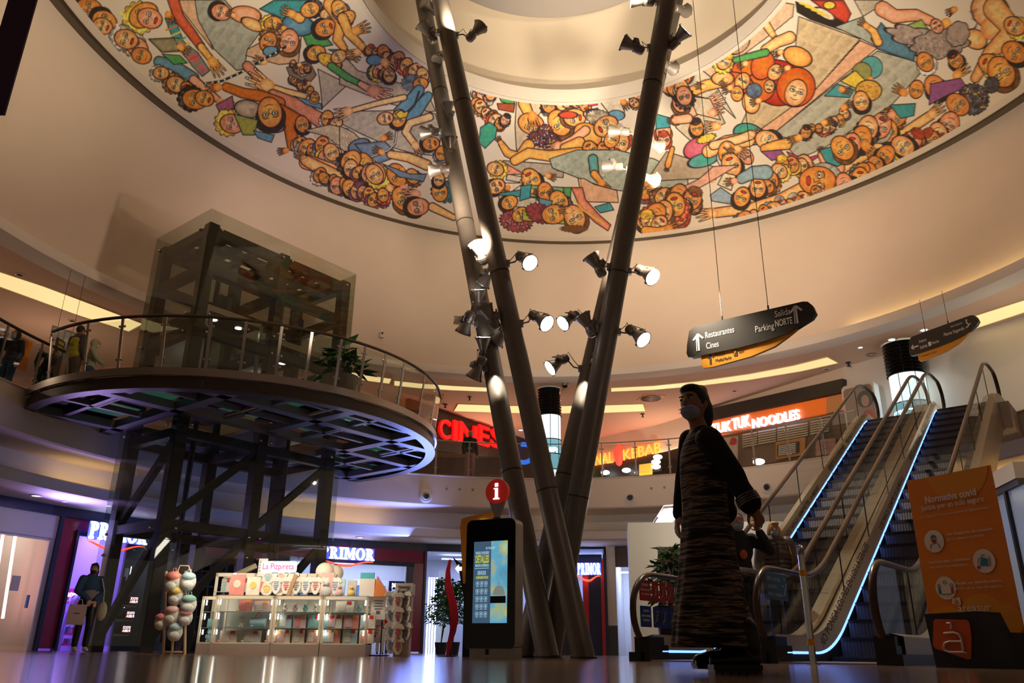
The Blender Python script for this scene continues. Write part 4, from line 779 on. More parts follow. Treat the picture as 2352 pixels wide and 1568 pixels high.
# ================================================================== LIFT SHAFT
E1, E2, E3 = Vector((-7.29, 17.03, 0)), Vector((-9.25, 18.6, 0)), Vector((-4.30, 20.5, 0))
ua, ub = (E2-E1), (E3-E1); la, lb = ua.length, ub.length; ua, ub = ua/la, ub/lb; ub = (ub-ua*ub.dot(ua)).normalized(); HT = 10.0
LP = lambda a, b, z: E1+ua*a+ub*b+Vector((0, 0, z))
M_lowglass = glassmat('clear_lift_glass', (.92, .95, .93), .95, 1.42)
lift = thing('lift_shaft', E1, 'glass lift shaft with dark steel frame rising through the round platform', 'lift shaft')
def barw(mb, P, Q, w, h):
    P, Q = Vector(P), Vector(Q); d = (Q-P).normalized(); a = d.cross(Vector((0, 0, 1)))
    if a.length < .01: a = ua.copy()
    a.normalize(); b = a.cross(d)
    v = [p+a*(i*w/2)+b*(j*h/2) for p in (P, Q) for i in (-1, 1) for j in (-1, 1)]
    mb.add(v, [(0, 1, 3, 2), (4, 6, 7, 5), (0, 4, 5, 1), (2, 3, 7, 6), (0, 2, 6, 4), (1, 5, 7, 3)])
I = .22; cols = [(I, I), (la-I, I), (I, lb/2), (la-I, lb/2), (I, lb-I), (la-I, lb-I)]
M_lframe = mat('dark_lift_steel', (.040, .034, .028), .42, .3)
for a, b in cols:
    mb = MB(); barw(mb, LP(a, b, 0), LP(a, b, 9.72), .26, .26); mb.build('steel_post', M_lframe, lift, world=True)
for z in (2.55, 4.55, 7.0, 8.55, 9.55):
    mb = MB()
    for (p, q) in (((I, I), (la-I, I)), ((I, I), (I, lb-I)), ((la-I, I), (la-I, lb-I)), ((I, lb-I), (la-I, lb-I)), ((I, lb/2), (la-I, lb/2))):
        barw(mb, LP(*p, z), LP(*q, z), .2, .24 if z > 5 else .2)
    if z > 9:
        for k in range(1, 9):
            if k != 4: barw(mb, LP(I, I+(lb-2*I)*k/9, z), LP(la-I, I+(lb-2*I)*k/9, z), .16, .16)
        barw(mb, LP(la*.36, I, z), LP(la*.36, lb-I, z), .3, .2); barw(mb, LP(la*.68, I, z), LP(la*.68, lb-I, z), .3, .2)
    mb.build('ring_beam', M_lframe, lift, world=True)
for (p, q, z0, z1) in (((I, I), (I, lb/2), .2, 2.5), ((I, lb/2), (I, lb-I), .2, 2.5), ((I, I), (I, lb/2), 2.6, 4.5), ((I, lb/2), (I, lb-I), 2.6, 4.5), ((la-I, I), (I, I), .2, 2.5), ((la-I, I), (I, I), 2.6, 4.5)):
    mb = MB(); barw(mb, LP(*p, z0), LP(*q, z1), .14, .16); mb.build('diagonal_brace', M_lframe, lift, world=True)
gl = [((0, 0), (0, lb/2)), ((0, lb/2), (0, lb)), ((0, 0), (la, 0)), ((la, 0), (la, lb)), ((0, lb), (la, lb))]
for (p, q) in gl:
    for z0, z1 in ((.12, 2.2), (2.21, 4.95), (5.34, 7.12), (7.13, 10.0)):
        mb = MB(); P, Q = LP(*p, z0), LP(*q, z0); e = (Q-P).normalized()*.006; mb.slab([P+e, Q-e, Q-e+Vector((0, 0, z1-z0)), P+e+Vector((0, 0, z1-z0))], tuple((Q-P).cross(Vector((0, 0, 1))).normalized()*.012)); mb.build('glass_pane', M_smoke if z0 > 5 else M_lowglass, lift, world=True)
mb = MB()
for (a, b) in ((0, .35), (0, lb/2-.14), (0, lb/2+.14), (0, lb-.3), (.35, 0), (la-.3, 0)):
    for z in (2.0, 2.45, 4.7, 5.6, 6.9, 7.35, 9.55):
        mb.ball(LP(a-.02 if a == 0 else a, b-.02 if b == 0 else b, z), .035, 8)
mb.build('glass_fixing', M_chrome, lift, True, True)
mb = MB()
for k in range(9): mb.tube([LP(la*.55+.03*k, .75+.02*k, .3), LP(la*.55+.03*k, .75+.02*k, 9.3)], .006, 4)
mb.build('hoist_rope', M_black, lift, world=True)
mb = MB(); mb.tube([LP(la*.8, 1.6, .2), LP(la*.8, 1.6, 9.3)], .07, 8); mb.tube([LP(la*.3, 2.6, .2), LP(la*.3, 2.6, 9.3)], .05, 8); mb.tube([LP(.5, 3.3, .2), LP(.5, 3.3, 8.3)], .05, 8); mb.build('guide_rail', M_dsteel, lift, world=True)
mb = MB(); mb.lathe([(.001, 0), (.34, 0), (.34, .12), (.001, .12)], 20, c=LP(la*.6, 1.4, 8.3), axis=ub); mb.lathe([(.001, 0), (.2, 0), (.2, .5), (.001, .5)], 16, c=LP(.7, 1.2, 7.7), axis=(0, 0, 1)); mb.build('hoist_machine', M_rubber, lift, True, True)
for k, (b0, b1) in enumerate(((.5, 2.0), (2.35, 3.9))):
    car = MB(); z0 = 5.36 if k == 0 else 5.1
    car.slab([LP(.35, b0, z0), LP(la-.35, b0, z0), LP(la-.35, b1, z0), LP(.35, b1, z0)], (0, 0, .08)); car.slab([LP(.35, b0, z0+2.25), LP(la-.35, b0, z0+2.25), LP(la-.35, b1, z0+2.25), LP(.35, b1, z0+2.25)], (0, 0, .15))
    car.slab([LP(la-.4, b0, z0), LP(la-.4, b1, z0), LP(la-.4, b1, z0+2.25), LP(la-.4, b0, z0+2.25)], tuple(ua*.05))
    for a, b in ((.35, b0), (.35, b1), (la-.4, b0)): barw(car, LP(a, b, z0), LP(a, b, z0+2.3), .07, .07)
    t = thing('lift_car', LP(la/2, (b0+b1)/2, z0), ['lift car nearer the camera inside the glass shaft', 'lift car further along inside the glass shaft'][k], 'lift car')
    car.build('cabin', M_steel, t, world=True)
    m2 = MB()
    for a in (.8, 1.5): m2.lathe([(.001, 0), (.09, 0)], 14, c=LP(a, (b0+b1)/2-.3, z0+2.24), axis=(0, 0, -1)); m2.lathe([(.001, 0), (.09, 0)], 14, c=LP(a, (b0+b1)/2+.4, z0+2.24), axis=(0, 0, -1))
    m2.build('ceiling_lamp', M_spotdim, t, world=True)

# ================================================================== ROUND PLATFORM
PX, PY, PR = -6.9, 20.15, 4.95
plat = thing('round_platform', (PX, PY, 4.8), 'round steel platform ringed by a glass railing at the lift', 'platform')
mb = MB(); mb.ring([(PR-.02, 5.15, PX, PY), (PR+.03, 5.15, PX, PY), (PR+.03, 5.31, PX, PY), (PR-.1, 5.32, PX, PY), (PR-.1, 5.22, PX, PY)], n=128); mb.build('kerb_strip', M_steel, plat, True, True, False)
mb = MB(); mb.ring([(PR-.25, 4.88, PX, PY), (PR, 4.88, PX, PY), (PR, 4.91, PX, PY), (PR-.04, 4.93, PX, PY), (PR-.04, 5.15, PX, PY)], n=128); mb.build('rim_beam', mat('brown_steel', (.075, .06, .05), .4, .5), plat, True, True, False)
def clip_circle(p, d, R):
    """ends of the chord through p along d"""
    q = Vector((p.x-PX, p.y-PY, 0)); b = q.dot(d); c = q.dot(q)-R*R; s = b*b-c
    if s <= 0: return None
    s = math.sqrt(s); return p+d*(-b-s), p+d*(-b+s)
M_beam = mat('grey_beam', (.16, .15, .17), .45, .35)
def in_shaft(P): q = P-E1; return -.05 < q.dot(ua) < la+.05 and -.05 < q.dot(ub) < lb+.05
main_b = [-2.6, 0., lb/2, lb, lb+2.4]; main_a = [-1.9, 0., la, la+2.3]
def beamline(nm, p, d, w, h, z):
    e = clip_circle(p, d, PR-.12)
    if not e: return
    A, B = e; n = 60; run = []
    for i in range(n+1):
        q = A.lerp(B, i/n)
        if in_shaft(q):
            if len(run) > 1: mb = MB(); barw(mb, run[0]+Vector((0, 0, z)), run[-1]+Vector((0, 0, z)), w, h); mb.build(nm, M_beam, plat, world=True)
            run = []
        else: run.append(q)
    if len(run) > 1: mb = MB(); barw(mb, run[0]+Vector((0, 0, z)), run[-1]+Vector((0, 0, z)), w, h); mb.build(nm, M_beam, plat, world=True)
for b in main_b:
    beamline('main_beam', LP(la/2, b-(.06 if b == 0 else -.06 if b == lb else 0), 0), ua, .26, .18, 4.985)
for a in main_a:
    beamline('main_beam', LP(a-(.06 if a == 0 else -.06), lb/2, 0), ub, .26, .18, 4.985)
for b in (-3.6, -1.3, 1.05, 3.2, lb+1.2, lb+3.2): beamline('secondary_beam', LP(la/2, b, 0), ua, .11, .12, 5.01)
for a in (-2.6, -1.0, la/2, la+1.15, la+3.2): beamline('secondary_beam', LP(a, lb/2, 0), ub, .11, .12, 5.01)
mb = MB()
n = 22; deck = mat('black_deck', (.012, .011, .011), .6); gb = mat('green_glass_block', (.05, .16, .11), .2, emit=(.10, .42, .26), es=.11)
for i in range(-n, n):
    for j in range(-n, n):
        s = .5; a, b = la/2+i*s, lb/2+j*s; P = LP(a+s/2, b+s/2, 0)
        if (P.x-PX)**2+(P.y-PY)**2 < (PR-.35)**2 and not in_shaft(P):
            g = 1 if (i % 4 in (0, 1) and j % 4 in (1, 2)) else 0
            mb.quad(LP(a, b, 5.13), LP(a+s, b, 5.13), LP(a+s, b+s, 5.13), LP(a, b+s, 5.13), g)
mb.ring([(PR-.55, 5.135, PX, PY), (PR-.05, 5.135, PX, PY)], n=96); mb.ring([(0.01, 5.24, PX, PY), (PR-.1, 5.24, PX, PY)], n=96)
# the deck must stay open over the shaft: drop centre fan faces lying in it
keep = [(f, m) for f, m in zip(mb.f, mb.m) if len(f) != 4 or max(mb.v[k][2] for k in f) < 5.2]
mb.f = [f for f, m in keep]; mb.m = [m for f, m in keep]
mb.build('deck_plate', [deck, gb], plat, world=True, fix=False)
for (a, b) in ((-1.0, .9), (-1.0, 3.3), (la+1.0, .9), (la+1.1, 3.3), (.6, -1.2), (la-.5, lb+1.2), (.4, lb+1.3), (-1., lb+1.), (-2.2, 2.)):
    P = LP(a, b, 4.97)
    if (P.x-PX)**2+(P.y-PY)**2 < (PR-.8)**2: mb = MB(); barw(mb, P-ua*.6, P+ua*.6, .07, .05); mb.build('underside_tube', mat('dull_brass_tube', (.30, .25, .14), .5), plat, world=True)
def near(px, py, R, cx, cy):
    d = ray(px, py); b = d[0]*cx+d[1]*cy; t = b-math.sqrt(max(0, b*b-(cx*cx+cy*cy-R*R))); return Vector((d[0]*t, d[1]*t, 0))
M_railtop = mat('dark_handrail', (.05, .035, .025), .35, .4)
def railing(name, label, cx, cy, R, angs, z, lean=.13, H=1.08, w=.06, rail_mat=M_railtop, pm=M_steel, railr=.035):
    t = thing(name, (cx+R*math.cos(angs[0]), cy+R*math.sin(angs[0]), z), label, 'railing')
    sgn = 1 if lean >= 0 else -1
    for a in angs:
        c, s = math.cos(a), math.sin(a); P = Vector((cx+R*c, cy+R*s, z)); Q = Vector((cx+(R+lean)*c, cy+(R+lean)*s, z+H)); mb = MB(); tg = Vector((-s, c, 0))*w/2; rd = Vector((c, s, 0))*.012
        mb.add([P-tg-rd, P+tg-rd, P+tg+rd, P-tg+rd, Q-tg-rd, Q+tg-rd, Q+tg+rd, Q-tg+rd], [(0, 1, 2, 3), (4, 7, 6, 5), (0, 4, 5, 1), (1, 5, 6, 2), (2, 6, 7, 3), (3, 7, 4, 0)])
        for f in (.18, .82):
            for sg in (-1, 1): mb.ball(P.lerp(Q, f)+tg*sg*1.9, .026, 8); mb.cyl(P.lerp(Q, f), P.lerp(Q, f)+tg*sg*1.9, .009, n=6)
        mb.build('railing_post', pm, t, world=True)
    for a, b in zip(angs[:-1], angs[1:]):
        d = .05/R if b > a else -.05/R; mb = MB(); pts = []
        pa, pb = a+d, b-d; f0, f1 = .06, .93
        q = lambda an, f: Vector((cx+(R+lean*f)*math.cos(an), cy+(R+lean*f)*math.sin(an), z+H*f))
        th = Vector((math.cos((a+b)/2), math.sin((a+b)/2), 0))*.01
        mb.slab([q(pa, f0), q(pb, f0), q(pb, f1), q(pa, f1)], tuple(th)); mb.build('glass_panel', M_glass, t, world=True)
    mb = MB(); mb.tube([Vector((cx+(R+lean)*math.cos(a), cy+(R+lean)*math.sin(a), z+H)) for a in np.linspace(angs[0], angs[-1], max(8, len(angs)*3))], railr, 8); mb.build('handrail', rail_mat, t, True, True)
    return t
angs = []
for px in (96, 176, 255, 355, 463, 547, 632, 704, 775, 832, 881, 925):
    P = near(px, 880, PR+.05, PX, PY); angs.append(math.atan2(P.y-PY, P.x-PX))
for k in range(1, 6): angs.append(angs[11]+.20*k)
railing('platform_railing', 'curved glass and steel railing around the round platform', PX, PY, PR-.06, angs, 5.32)
ba = [math.radians(a) for a in np.arange(62, 118, 5.45)]
railing('balcony_railing', 'curved glass railing along the far upper balcony, behind the columns', CX, CY, 11.33, ba, Z2, lean=0, H=1.1, w=.05, rail_mat=M_steel, railr=.02)
ba = [math.radians(a) for a in np.arange(59.5, 34, -5.3)]
railing('balcony_railing', 'curved glass railing of the upper balcony below the noodle shop', CX, CY, 11.33, ba, Z2, lean=0, H=1.1, w=.05, rail_mat=M_steel, railr=.02)
ba = [math.radians(a) for a in np.arange(163, 190, 5.3)]
railing('balcony_railing', 'glass railing of the upper balcony at the left picture edge', CX, CY, 11.33, ba, Z2, lean=0, H=1.1, w=.05, rail_mat=M_railtop)
# ================================================================== GROUND FLOOR SHOPS
RF = 13.7
M_smoke  # (lift glass defined above)
def zat(px, py, R=RF): return onc(px, py, R).z
def fr(pxL, pxR, R=RF, z=0., py=1400, off=0.):
    """upright frame on the front circle between two picture columns: x runs left to right, y up, z towards the hall"""
    A = onc(pxL, py, R); B = onc(pxR, py, R); A.z = B.z = z; x = (B-A); W = x.length
    M = frame(A, x, (0, 0, 1)); M.translation = A+M.to_3x3() @ Vector((0, 0, off)); return M, W
def loc(M, x, y, z=0): return M @ Vector((x, y, z))
def mbx(mb, M, x0, x1, y0, y1, z0, z1, mi=0):
    mb.add([M @ Vector((x, y, z)) for x in (x0, x1) for y in (y0, y1) for z in (z0, z1)], [(0, 1, 3, 2), (4, 6, 7, 5), (0, 4, 5, 1), (2, 3, 7, 6), (0, 2, 6, 4), (1, 5, 7, 3)], mi)
def panel(name, M, x0, x1, y0, y1, z0, z1, m, parent=None, label=None, cat=None, group=None):
    mb = MB(); mbx(mb, M, x0, x1, y0, y1, z0, z1)
    if parent is not None: return mb.build(name, m, parent, world=True)
    c = M @ Vector(((x0+x1)/2, y0, (z0+z1)/2)); o = mb.build(name, m)
    return tag(o, label, cat, group) if label else tag(o, kind='structure')
def serif_word(mb, word, M, W, H, mi=0, t=.05):
    """heavy slab serif capitals"""
    k = {'P': .78, 'R': .92, 'I': .48, 'M': 1.12, 'O': .96}; tot = sum(k[c] for c in word)+.08*(len(word)-1); sx = W/tot*1.; x = 0
    def bar(x0, x1, y0, y1): mbx(mb, M, (x+x0)*sx, (x+x1)*sx, y0*H, y1*H, 0, t, mi)
    def arc(cx, cy, rx, ry, a0, a1, wx, wy, n=18):
        P = []
        for i in range(n+1):
            a = math.radians(a0+(a1-a0)*i/n); P.append(((x+cx+rx*math.cos(a))*sx, (cy+ry*math.sin(a))*H))
        Q = []
        for i in range(n+1):
            a = math.radians(a0+(a1-a0)*i/n); Q.append(((x+cx+(rx-wx)*math.cos(a))*sx, (cy+(ry-wy)*math.sin(a))*H))
        for i in range(n):
            pl = [P[i], P[i+1], Q[i+1], Q[i]]; mb.add([M @ Vector((*p, z)) for z in (0, t) for p in pl], [(3, 2, 1, 0), (4, 5, 6, 7), (0, 1, 5, 4), (1, 2, 6, 5), (2, 3, 7, 6), (3, 0, 4, 7)], mi)
    def dia(xa, xb, w):
        pl = [(xa, 1), (xa+w, 1), (xb+w, 0), (xb, 0)]; pl = [((x+a)*sx, b*H) for a, b in pl]
        mb.add([M @ Vector((*p, z)) for z in (0, t) for p in pl], [(3, 2, 1, 0), (4, 5, 6, 7), (0, 1, 5, 4), (1, 2, 6, 5), (2, 3, 7, 6), (3, 0, 4, 7)], mi)
    for c in word:
        if c in 'PR':
            bar(.10, .34, 0, 1); bar(0, .44, 0, .12); bar(0, .4, .88, 1); arc(.36, .73, .38, .27, -90, 90, .22, .11); bar(.3, .4, .88, 1); bar(.3, .4, .46, .57)
            if c == 'R': dia(.34, .62, .24) if False else None; pl = [(.36, .5), (.58, .5), (.92, 0), (.64, 0)]; pl = [((x+a)*sx, b*H) for a, b in pl]; mb.add([M @ Vector((*p, z)) for z in (0, t) for p in pl], [(3, 2, 1, 0), (4, 5, 6, 7), (0, 1, 5, 4), (1, 2, 6, 5), (2, 3, 7, 6), (3, 0, 4, 7)], mi); bar(.62, .96, 0, .1)
        elif c == 'I': bar(.12, .36, 0, 1); bar(0, .48, 0, .12); bar(0, .48, .88, 1)
        elif c == 'M':
            bar(.06, .22, 0, 1); bar(.84, 1.06, 0, 1); bar(0, .34, 0, .12); bar(.74, 1.12, 0, .12); bar(0, .3, .88, 1); bar(.86, 1.12, .88, 1)
            for q in ([(.1, 1), (.38, 1), (.66, .12), (.48, .12)], [(.82, 1), (.98, 1), (.62, .12), (.48, .12)]):
                pl = [((x+a)*sx, b*H) for a, b in q]; mb.add([M @ Vector((*p, z)) for z in (0, t) for p in pl], [(3, 2, 1, 0), (4, 5, 6, 7), (0, 1, 5, 4), (1, 2, 6, 5), (2, 3, 7, 6), (3, 0, 4, 7)], mi)
        elif c == 'O': arc(.48, .5, .48, .52, 0, 360, .25, .12, 30)
        x += k[c]+.08
M_sign = glow('white_sign_letters', (.86, .90, 1.), 3.2); M_halo = glow('blue_halo', (.06, .10, 1.), 1.0); M_swoosh = glow('red_swoosh', (1., .05, .01), 2.6)
def primor(pxL, pxR, yT, yB, label, R=RF, off=.12):
    M, W = fr(pxL, pxR, R, 0, yB, off); zb = zat(pxL, yB, R); zt = zat(pxL, yT, R); M.translation.z = zb; H = zt-zb
    t = thing('shop_sign', M.translation.copy(), label, 'sign', group=None)
    mb = MB(); serif_word(mb, 'PRIMOR', M, W, H); mb.build('letters', M_sign, t, world=True)
    M2 = M.copy(); M2.translation = M @ Vector((0, 0, -.02)); mb = MB()
    for z, g in ((-.03, .012),):
        for k, (a, b) in enumerate(((0, .15), (.18, .35), (.38, .45), (.48, .68), (.70, .84), (.86, 1.))): mbx(mb, M2, a*W-g, b*W+g, -g, H+g, -.02, 0)
    mb.build('backlight', M_halo, t, world=True)
    mb = MB(); pts = []; n = 20
    for i in range(n+1):
        u = i/n; pts.append(M @ Vector((u*W-.02, -H*.12-H*.42*math.sin(u*PI*1.05)**1.3 if u < .6 else -H*.12-H*.42*math.sin(.6*PI*1.05)**1.3+H*.42*math.sin((u-.6)/.4*PI/2)*.95-(u-.85)*H*.3*(u > .85), .02)))
    mb.tube(pts, [.015+.05*math.sin(PI*(i/n)**.8)*1.1 for i in range(n+1)], 8, sq=.5); mb.build('swoosh', M_swoosh, t, True, True)
# --- shop rooms behind the circle
def room(px0, px1, depth, mw, mc, name, ceil_z=3.36):
    A = onc(px0, 1400, RF+.1); B = onc(px1, 1400, RF+.1)
    a0 = math.atan2(A.y-CY, A.x-CX); a1 = math.atan2(B.y-CY, B.x-CX); R2 = RF+depth
    mb = MB(); mb.ring([(R2, 0), (R2, ceil_z), (R2+.05, ceil_z)], math.degrees(a1), math.degrees(a0), 8); struct('wall_'+name+'_back', mb, mw)
    for k, a in enumerate((a0, a1)):
        mb = MB(); c, s = math.cos(a), math.sin(a); mb.slab([(CX+RF*c, CY+RF*s, 0), (CX+R2*c, CY+R2*s, 0), (CX+R2*c, CY+R2*s, ceil_z), (CX+RF*c, CY+RF*s, ceil_z)], (-s*.05, c*.05, 0)); struct('wall_'+name+'_side', mb, mw)
    mb = MB(); mb.ring([(RF, ceil_z), (R2, ceil_z)], math.degrees(a1), math.degrees(a0), 6); struct('ceiling_'+name, mb, mc)
    am = (a0+a1)/2; return Vector((CX+(RF+depth*.5)*math.cos(am), CY+(RF+depth*.5)*math.sin(am), ceil_z-.1)), am
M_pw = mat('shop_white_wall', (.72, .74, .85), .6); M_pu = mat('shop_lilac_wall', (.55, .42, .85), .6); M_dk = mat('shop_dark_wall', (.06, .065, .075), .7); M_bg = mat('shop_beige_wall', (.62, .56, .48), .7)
BLUEW = (.50, .60, 1.); PURP = (.46, .36, 1.)
def strip(a, b, label, z, R, w=.12, m=None):
    """a luminous ceiling strip in a shop between two picture columns"""
    A = onc(a, 1400, R); B = onc(b, 1400, R); mb = MB(); A.z = B.z = z; d = (B-A).normalized(); n = Vector((-d.y, d.x, 0))*w/2
    mb.slab([A-n, B-n, B+n, A+n], (0, 0, .03)); o = mb.build('strip_light', m or M_whiteled); return tag(o, label, 'strip light')
M_purpled = glow('lilac_strip_light', (.62, .62, 1.), 5.)
# PRIMOR left
c, am = room(98, 262, 3.4, M_pu, M_pw, 'cosmetics_left')
lamp('AREA', c, 110, PURP, c+Vector((0, 0, -3)), 2.2, name='shop_light')
lamp('AREA', Vector((c.x*.93, c.y*.955, 3.1)), 40, PURP, (c.x*.6, c.y*.75, 0), .9, name='shop_light')
strip(135, 250, 'lilac strip light above the left cosmetics shop entrance, upper', 3.2, RF+.9, .3, M_purpled); strip(125, 195, 'lilac strip light along the back wall of the left cosmetics shop, left part', 2.75, RF+3.2, .12, M_purpled); strip(197, 250, 'lilac strip light along the back wall of the left cosmetics shop, right part', 2.75, RF+3.0, .12, M_purpled)
# centre PRIMOR
c, am = room(600, 968, 4.5, M_pw, M_pw, 'cosmetics_centre')
lamp('AREA', c, 150, BLUEW, c+Vector((0, 0, -3)), 3.2, name='shop_light')
lamp('AREA', Vector((c.x*.93, c.y*.93, 3.1)), 90, (.62, .68, 1.), (c.x*.5, c.y*.6, 0), 1.6, name='shop_light')
for k, (a, b, R, z) in enumerate(((660, 905, 14.4, 3.25), (650, 915, 15.2, 3.25), (670, 915, 16.2, 3.25), (670, 915, 17.4, 3.2))): strip(a, b, ['nearest', 'second', 'third', 'deepest'][k]+' white strip light inside the centre cosmetics shop', z, R, .16)
# glass shop right of it
c, am = room(972, 1290, 4.5, M_pw, M_pw, 'pharmacy')
lamp('AREA', c, 110, BLUEW, c+Vector((0, 0, -3)), 3., name='shop_light')
lamp('AREA', Vector((c.x, c.y*.94, 3.0)), 60, (.62, .68, 1.), (c.x, c.y*.6, 0), 1.2, name='shop_light')
strip(975, 1045, 'long white strip light above the glass shop with the plants', 3.28, RF+.4, .14); strip(1010, 1060, 'white strip light deeper in the glass shop with the plants', 3.2, RF+2.4, .14)
# right PRIMOR
c, am = room(1322, 1392, 3.6, M_pw, M_pw, 'cosmetics_right'); lamp('AREA', c, 45, BLUEW, c+Vector((0, 0, -3)), 1., name='shop_light')
c, am = room(1415, 1500, 3.6, M_pw, M_pw, 'bright_shop'); lamp('AREA', c, 60, (.7, .8, 1.), c+Vector((0, 0, -3)), 1., name='shop_light')
strip(1422, 1448, 'white strip light in the shop left of the white pier', 2.7, RF+1.5, .25)
# shoe shop reflected in the lift glass, built as a room; its dark neighbour
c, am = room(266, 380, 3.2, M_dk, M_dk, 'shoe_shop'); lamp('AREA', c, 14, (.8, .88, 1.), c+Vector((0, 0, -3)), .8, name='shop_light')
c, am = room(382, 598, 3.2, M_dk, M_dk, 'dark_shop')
# leftmost beige shop
c, am = room(-90, 84, 3.2, M_bg, M_bg, 'beige_shop'); lamp('AREA', c, 32, (1., .86, .74), c+Vector((0, 0, -3)), 1., name='shop_light')
# fronts
def front(name, px0, px1, z0, z1, m, off=0., th=.12, kind='structure', label=None, cat=None, parent=None):
    M, W = fr(px0, px1, RF); mb = MB(); mbx(mb, M, 0, W, z0, z1, off, off+th); o = mb.build(name, m, parent, world=parent is not None)
    if parent is None:
        if label: tag(o, label, cat)
        else: tag(o, kind='structure')
    return o
for k, (a, b) in enumerate(((-90, 60), (60, 262), (262, 430), (430, 600), (600, 790), (790, 970), (970, 1130), (1130, 1325))):
    front('trim_header', a, b, 3.18, ZC1, M_navy, .0, .2)
front('wall_front_beige', -90, 86, 2.62, 3.18, M_white, .0, .15)
# left cosmetics frame
t = thing('shopfront', onc(100, 1480, RF), 'magenta and navy shopfront frame at the far left', 'shopfront')
front('jamb_panel', 92, 131, 0.05, 3.18, M_mag, .04, .1, parent=t); front('header_panel', 131, 262, 2.86, 3.18, M_mag, .04, .1, parent=t)
front('navy_edge', 84, 93, 0, 3.2, M_navy, .04, .18, parent=t); front('navy_edge', 131, 137, 0, 2.9, M_navy, .04, .18, parent=t); front('navy_lintel', 131, 262, 2.76, 2.87, M_navy, .04, .18, parent=t)
primor(181, 316, 1198, 1238, 'glowing white shop name above the far left purple shop entrance', RF, .42)
t = thing('shopfront', onc(950, 1480, RF), 'magenta and navy shopfront frame behind the market stall', 'shopfront')
front('header_panel', 600, 968, 2.78, 3.18, M_mag, .04, .1, parent=t); front('header_panel', 432, 598, 2.62, 3.18, M_mag, .04, .1, parent=t); front('jamb_panel', 942, 969, 0.05, 2.8, M_mag, .04, .1, parent=t)
front('navy_edge', 926, 942, 0, 2.8, M_navy, .04, .18, parent=t); front('navy_lintel', 640, 942, 2.66, 2.79, M_navy, .04, .18, parent=t); front('navy_edge', 600, 650, 0, 2.8, M_navy, .04, .18, parent=t)
front('navy_edge', 968, 973, 0, 3.2, M_navy, .04, .2, parent=t)
primor(728, 849, 1257, 1284, 'glowing white shop name above the bright entrance behind the market stall', RF, .46)
t = thing('shopfront', onc(1390, 1480, RF), 'red and navy shopfront frame right of the columns', 'shopfront')
front('jamb_panel', 1340, 1354, 0.05, 2.5, M_red, .04, .1, parent=t); front('jamb_panel', 1383, 1391, 0, 3.0, M_red, .04, .2, parent=t); front('header_panel', 1300, 1386, 2.5, 3.15, M_navy, .04, .2, parent=t)
front('navy_edge', 1354, 1384, 0, 2.5, M_navy, .04, .12, parent=t); front('navy_edge', 1390, 1397, 0, 3.15, M_navy, .04, .2, parent=t)
primor(1328, 1381, 1295, 1321, 'small glowing white shop name right of the columns', RF, .3)
front('wall_pier_right', 1397, 1418, 0.9, ZC1, M_cream, .0, .2); front('trim_pier_base', 1397, 1418, 0, .9, mat('dark_granite', (.05, .045, .04), .4, noise=(60, .5)), .0, .22)
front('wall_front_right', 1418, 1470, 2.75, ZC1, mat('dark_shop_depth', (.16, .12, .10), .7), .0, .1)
mb = MB(); mb.ring([(RF-.02, 2.75), (RF, ZC1)], 5, 62, 24); struct('wall_right_header', mb, M_white)
M_, W_ = fr(1228, 1322, RF); mb = MB(); mbx(mb, M_, 0, W_, .85, 3.2, .0, .2); struct('wall_cream_panel', mb, M_cream); mb = MB(); mbx(mb, M_, 0, W_, 0, .85, .0, .24); struct('trim_granite', mb, MATS['dark_granite'])
# leftmost shop: glass door with white frame, pink neon tubes
t = thing('glass_shop_door', onc(80, 1480, RF), 'white framed glass shop door at the left picture edge', 'door')
front('door_frame', 72, 86, 0, 2.62, M_wht, .02, .12, parent=t); front('top_rail', -90, 80, 2.56, 2.64, M_wht, .02, .1, parent=t)
mb = MB(); M_, W_ = fr(-60, 72, RF); mbx(mb, M_, 0, W_, .1, 2.56, .05, .06); mb.build('door_glass', M_shop, t, world=True)
M_, W_ = fr(48, 54, RF); panel('push_handle', M_, 0, .05, .95, 1.25, .1, .16, mat('blue_plate', (.05, .2, .6), .4), t)
M_pink = glow('pink_neon', (1., .42, .45), 7.)
for (a, b, lb) in (((38, 1211), (6, 1420), 'slanting pink neon tube in the leftmost shop, right one'), ((9, 1213), (-24, 1420), 'slanting pink neon tube in the leftmost shop, left one')):
    P = onc(*a, RF+.6); Q = onc(*b, RF+.6); mb = MB(); mb.cyl(P, Q, .035, n=8); tag(mb.build('neon_tube', M_pink, smooth=True), lb, 'neon light')
M_, W_ = fr(1, 20, RF, off=.15); panel('notice_board', M_, 0, W_, 1.32, 1.66, 0, .03, M_cream, label='small pale notice on the leftmost shop glass', cat='notice')
# lilac shop interior
def inn(px0, px1, R): return fr(px0, px1, R, off=.05)
for k, (a, b) in enumerate(((118, 147), (150, 190))):
    M, W = inn(a, b, RF+3.25); t = thing('wall_sign', M.translation+Vector((0, 0, 2.1)), ['glowing white sign with black letters MOI in the lilac shop, right one', 'glowing white sign with black letters, cut by the shop entrance'][1-k], 'sign')
    mb = MB(); mbx(mb, M, .1, W-.05, 1.95, 2.45, 0, .04); mb.build('light_panel', glow('lilac_white_panel', (.80, .76, 1.), 1.6), t, world=True)
    mb = MB(); put_text(mb, 'MOI*' if k else 'OI*', Matrix.Translation(M @ Vector((.14, 1.98, .05))) @ M.to_3x3().to_4x4(), 0, .02, width=W*.75, height=.42); mb.build('letters', M_black, t, world=True)
M, W = inn(205, 235, RF+2.9); t = thing('wall_sign', M @ Vector((W/2, 1.9, 0)), 'round glowing palm tree like emblem on the lilac shop wall', 'sign')
mb = MB(); mb.prism(circ(.28, 20, W/2, 2.15), .03, M); mb.build('light_panel', MATS['lilac_white_panel'], t, world=True)
mb = MB()
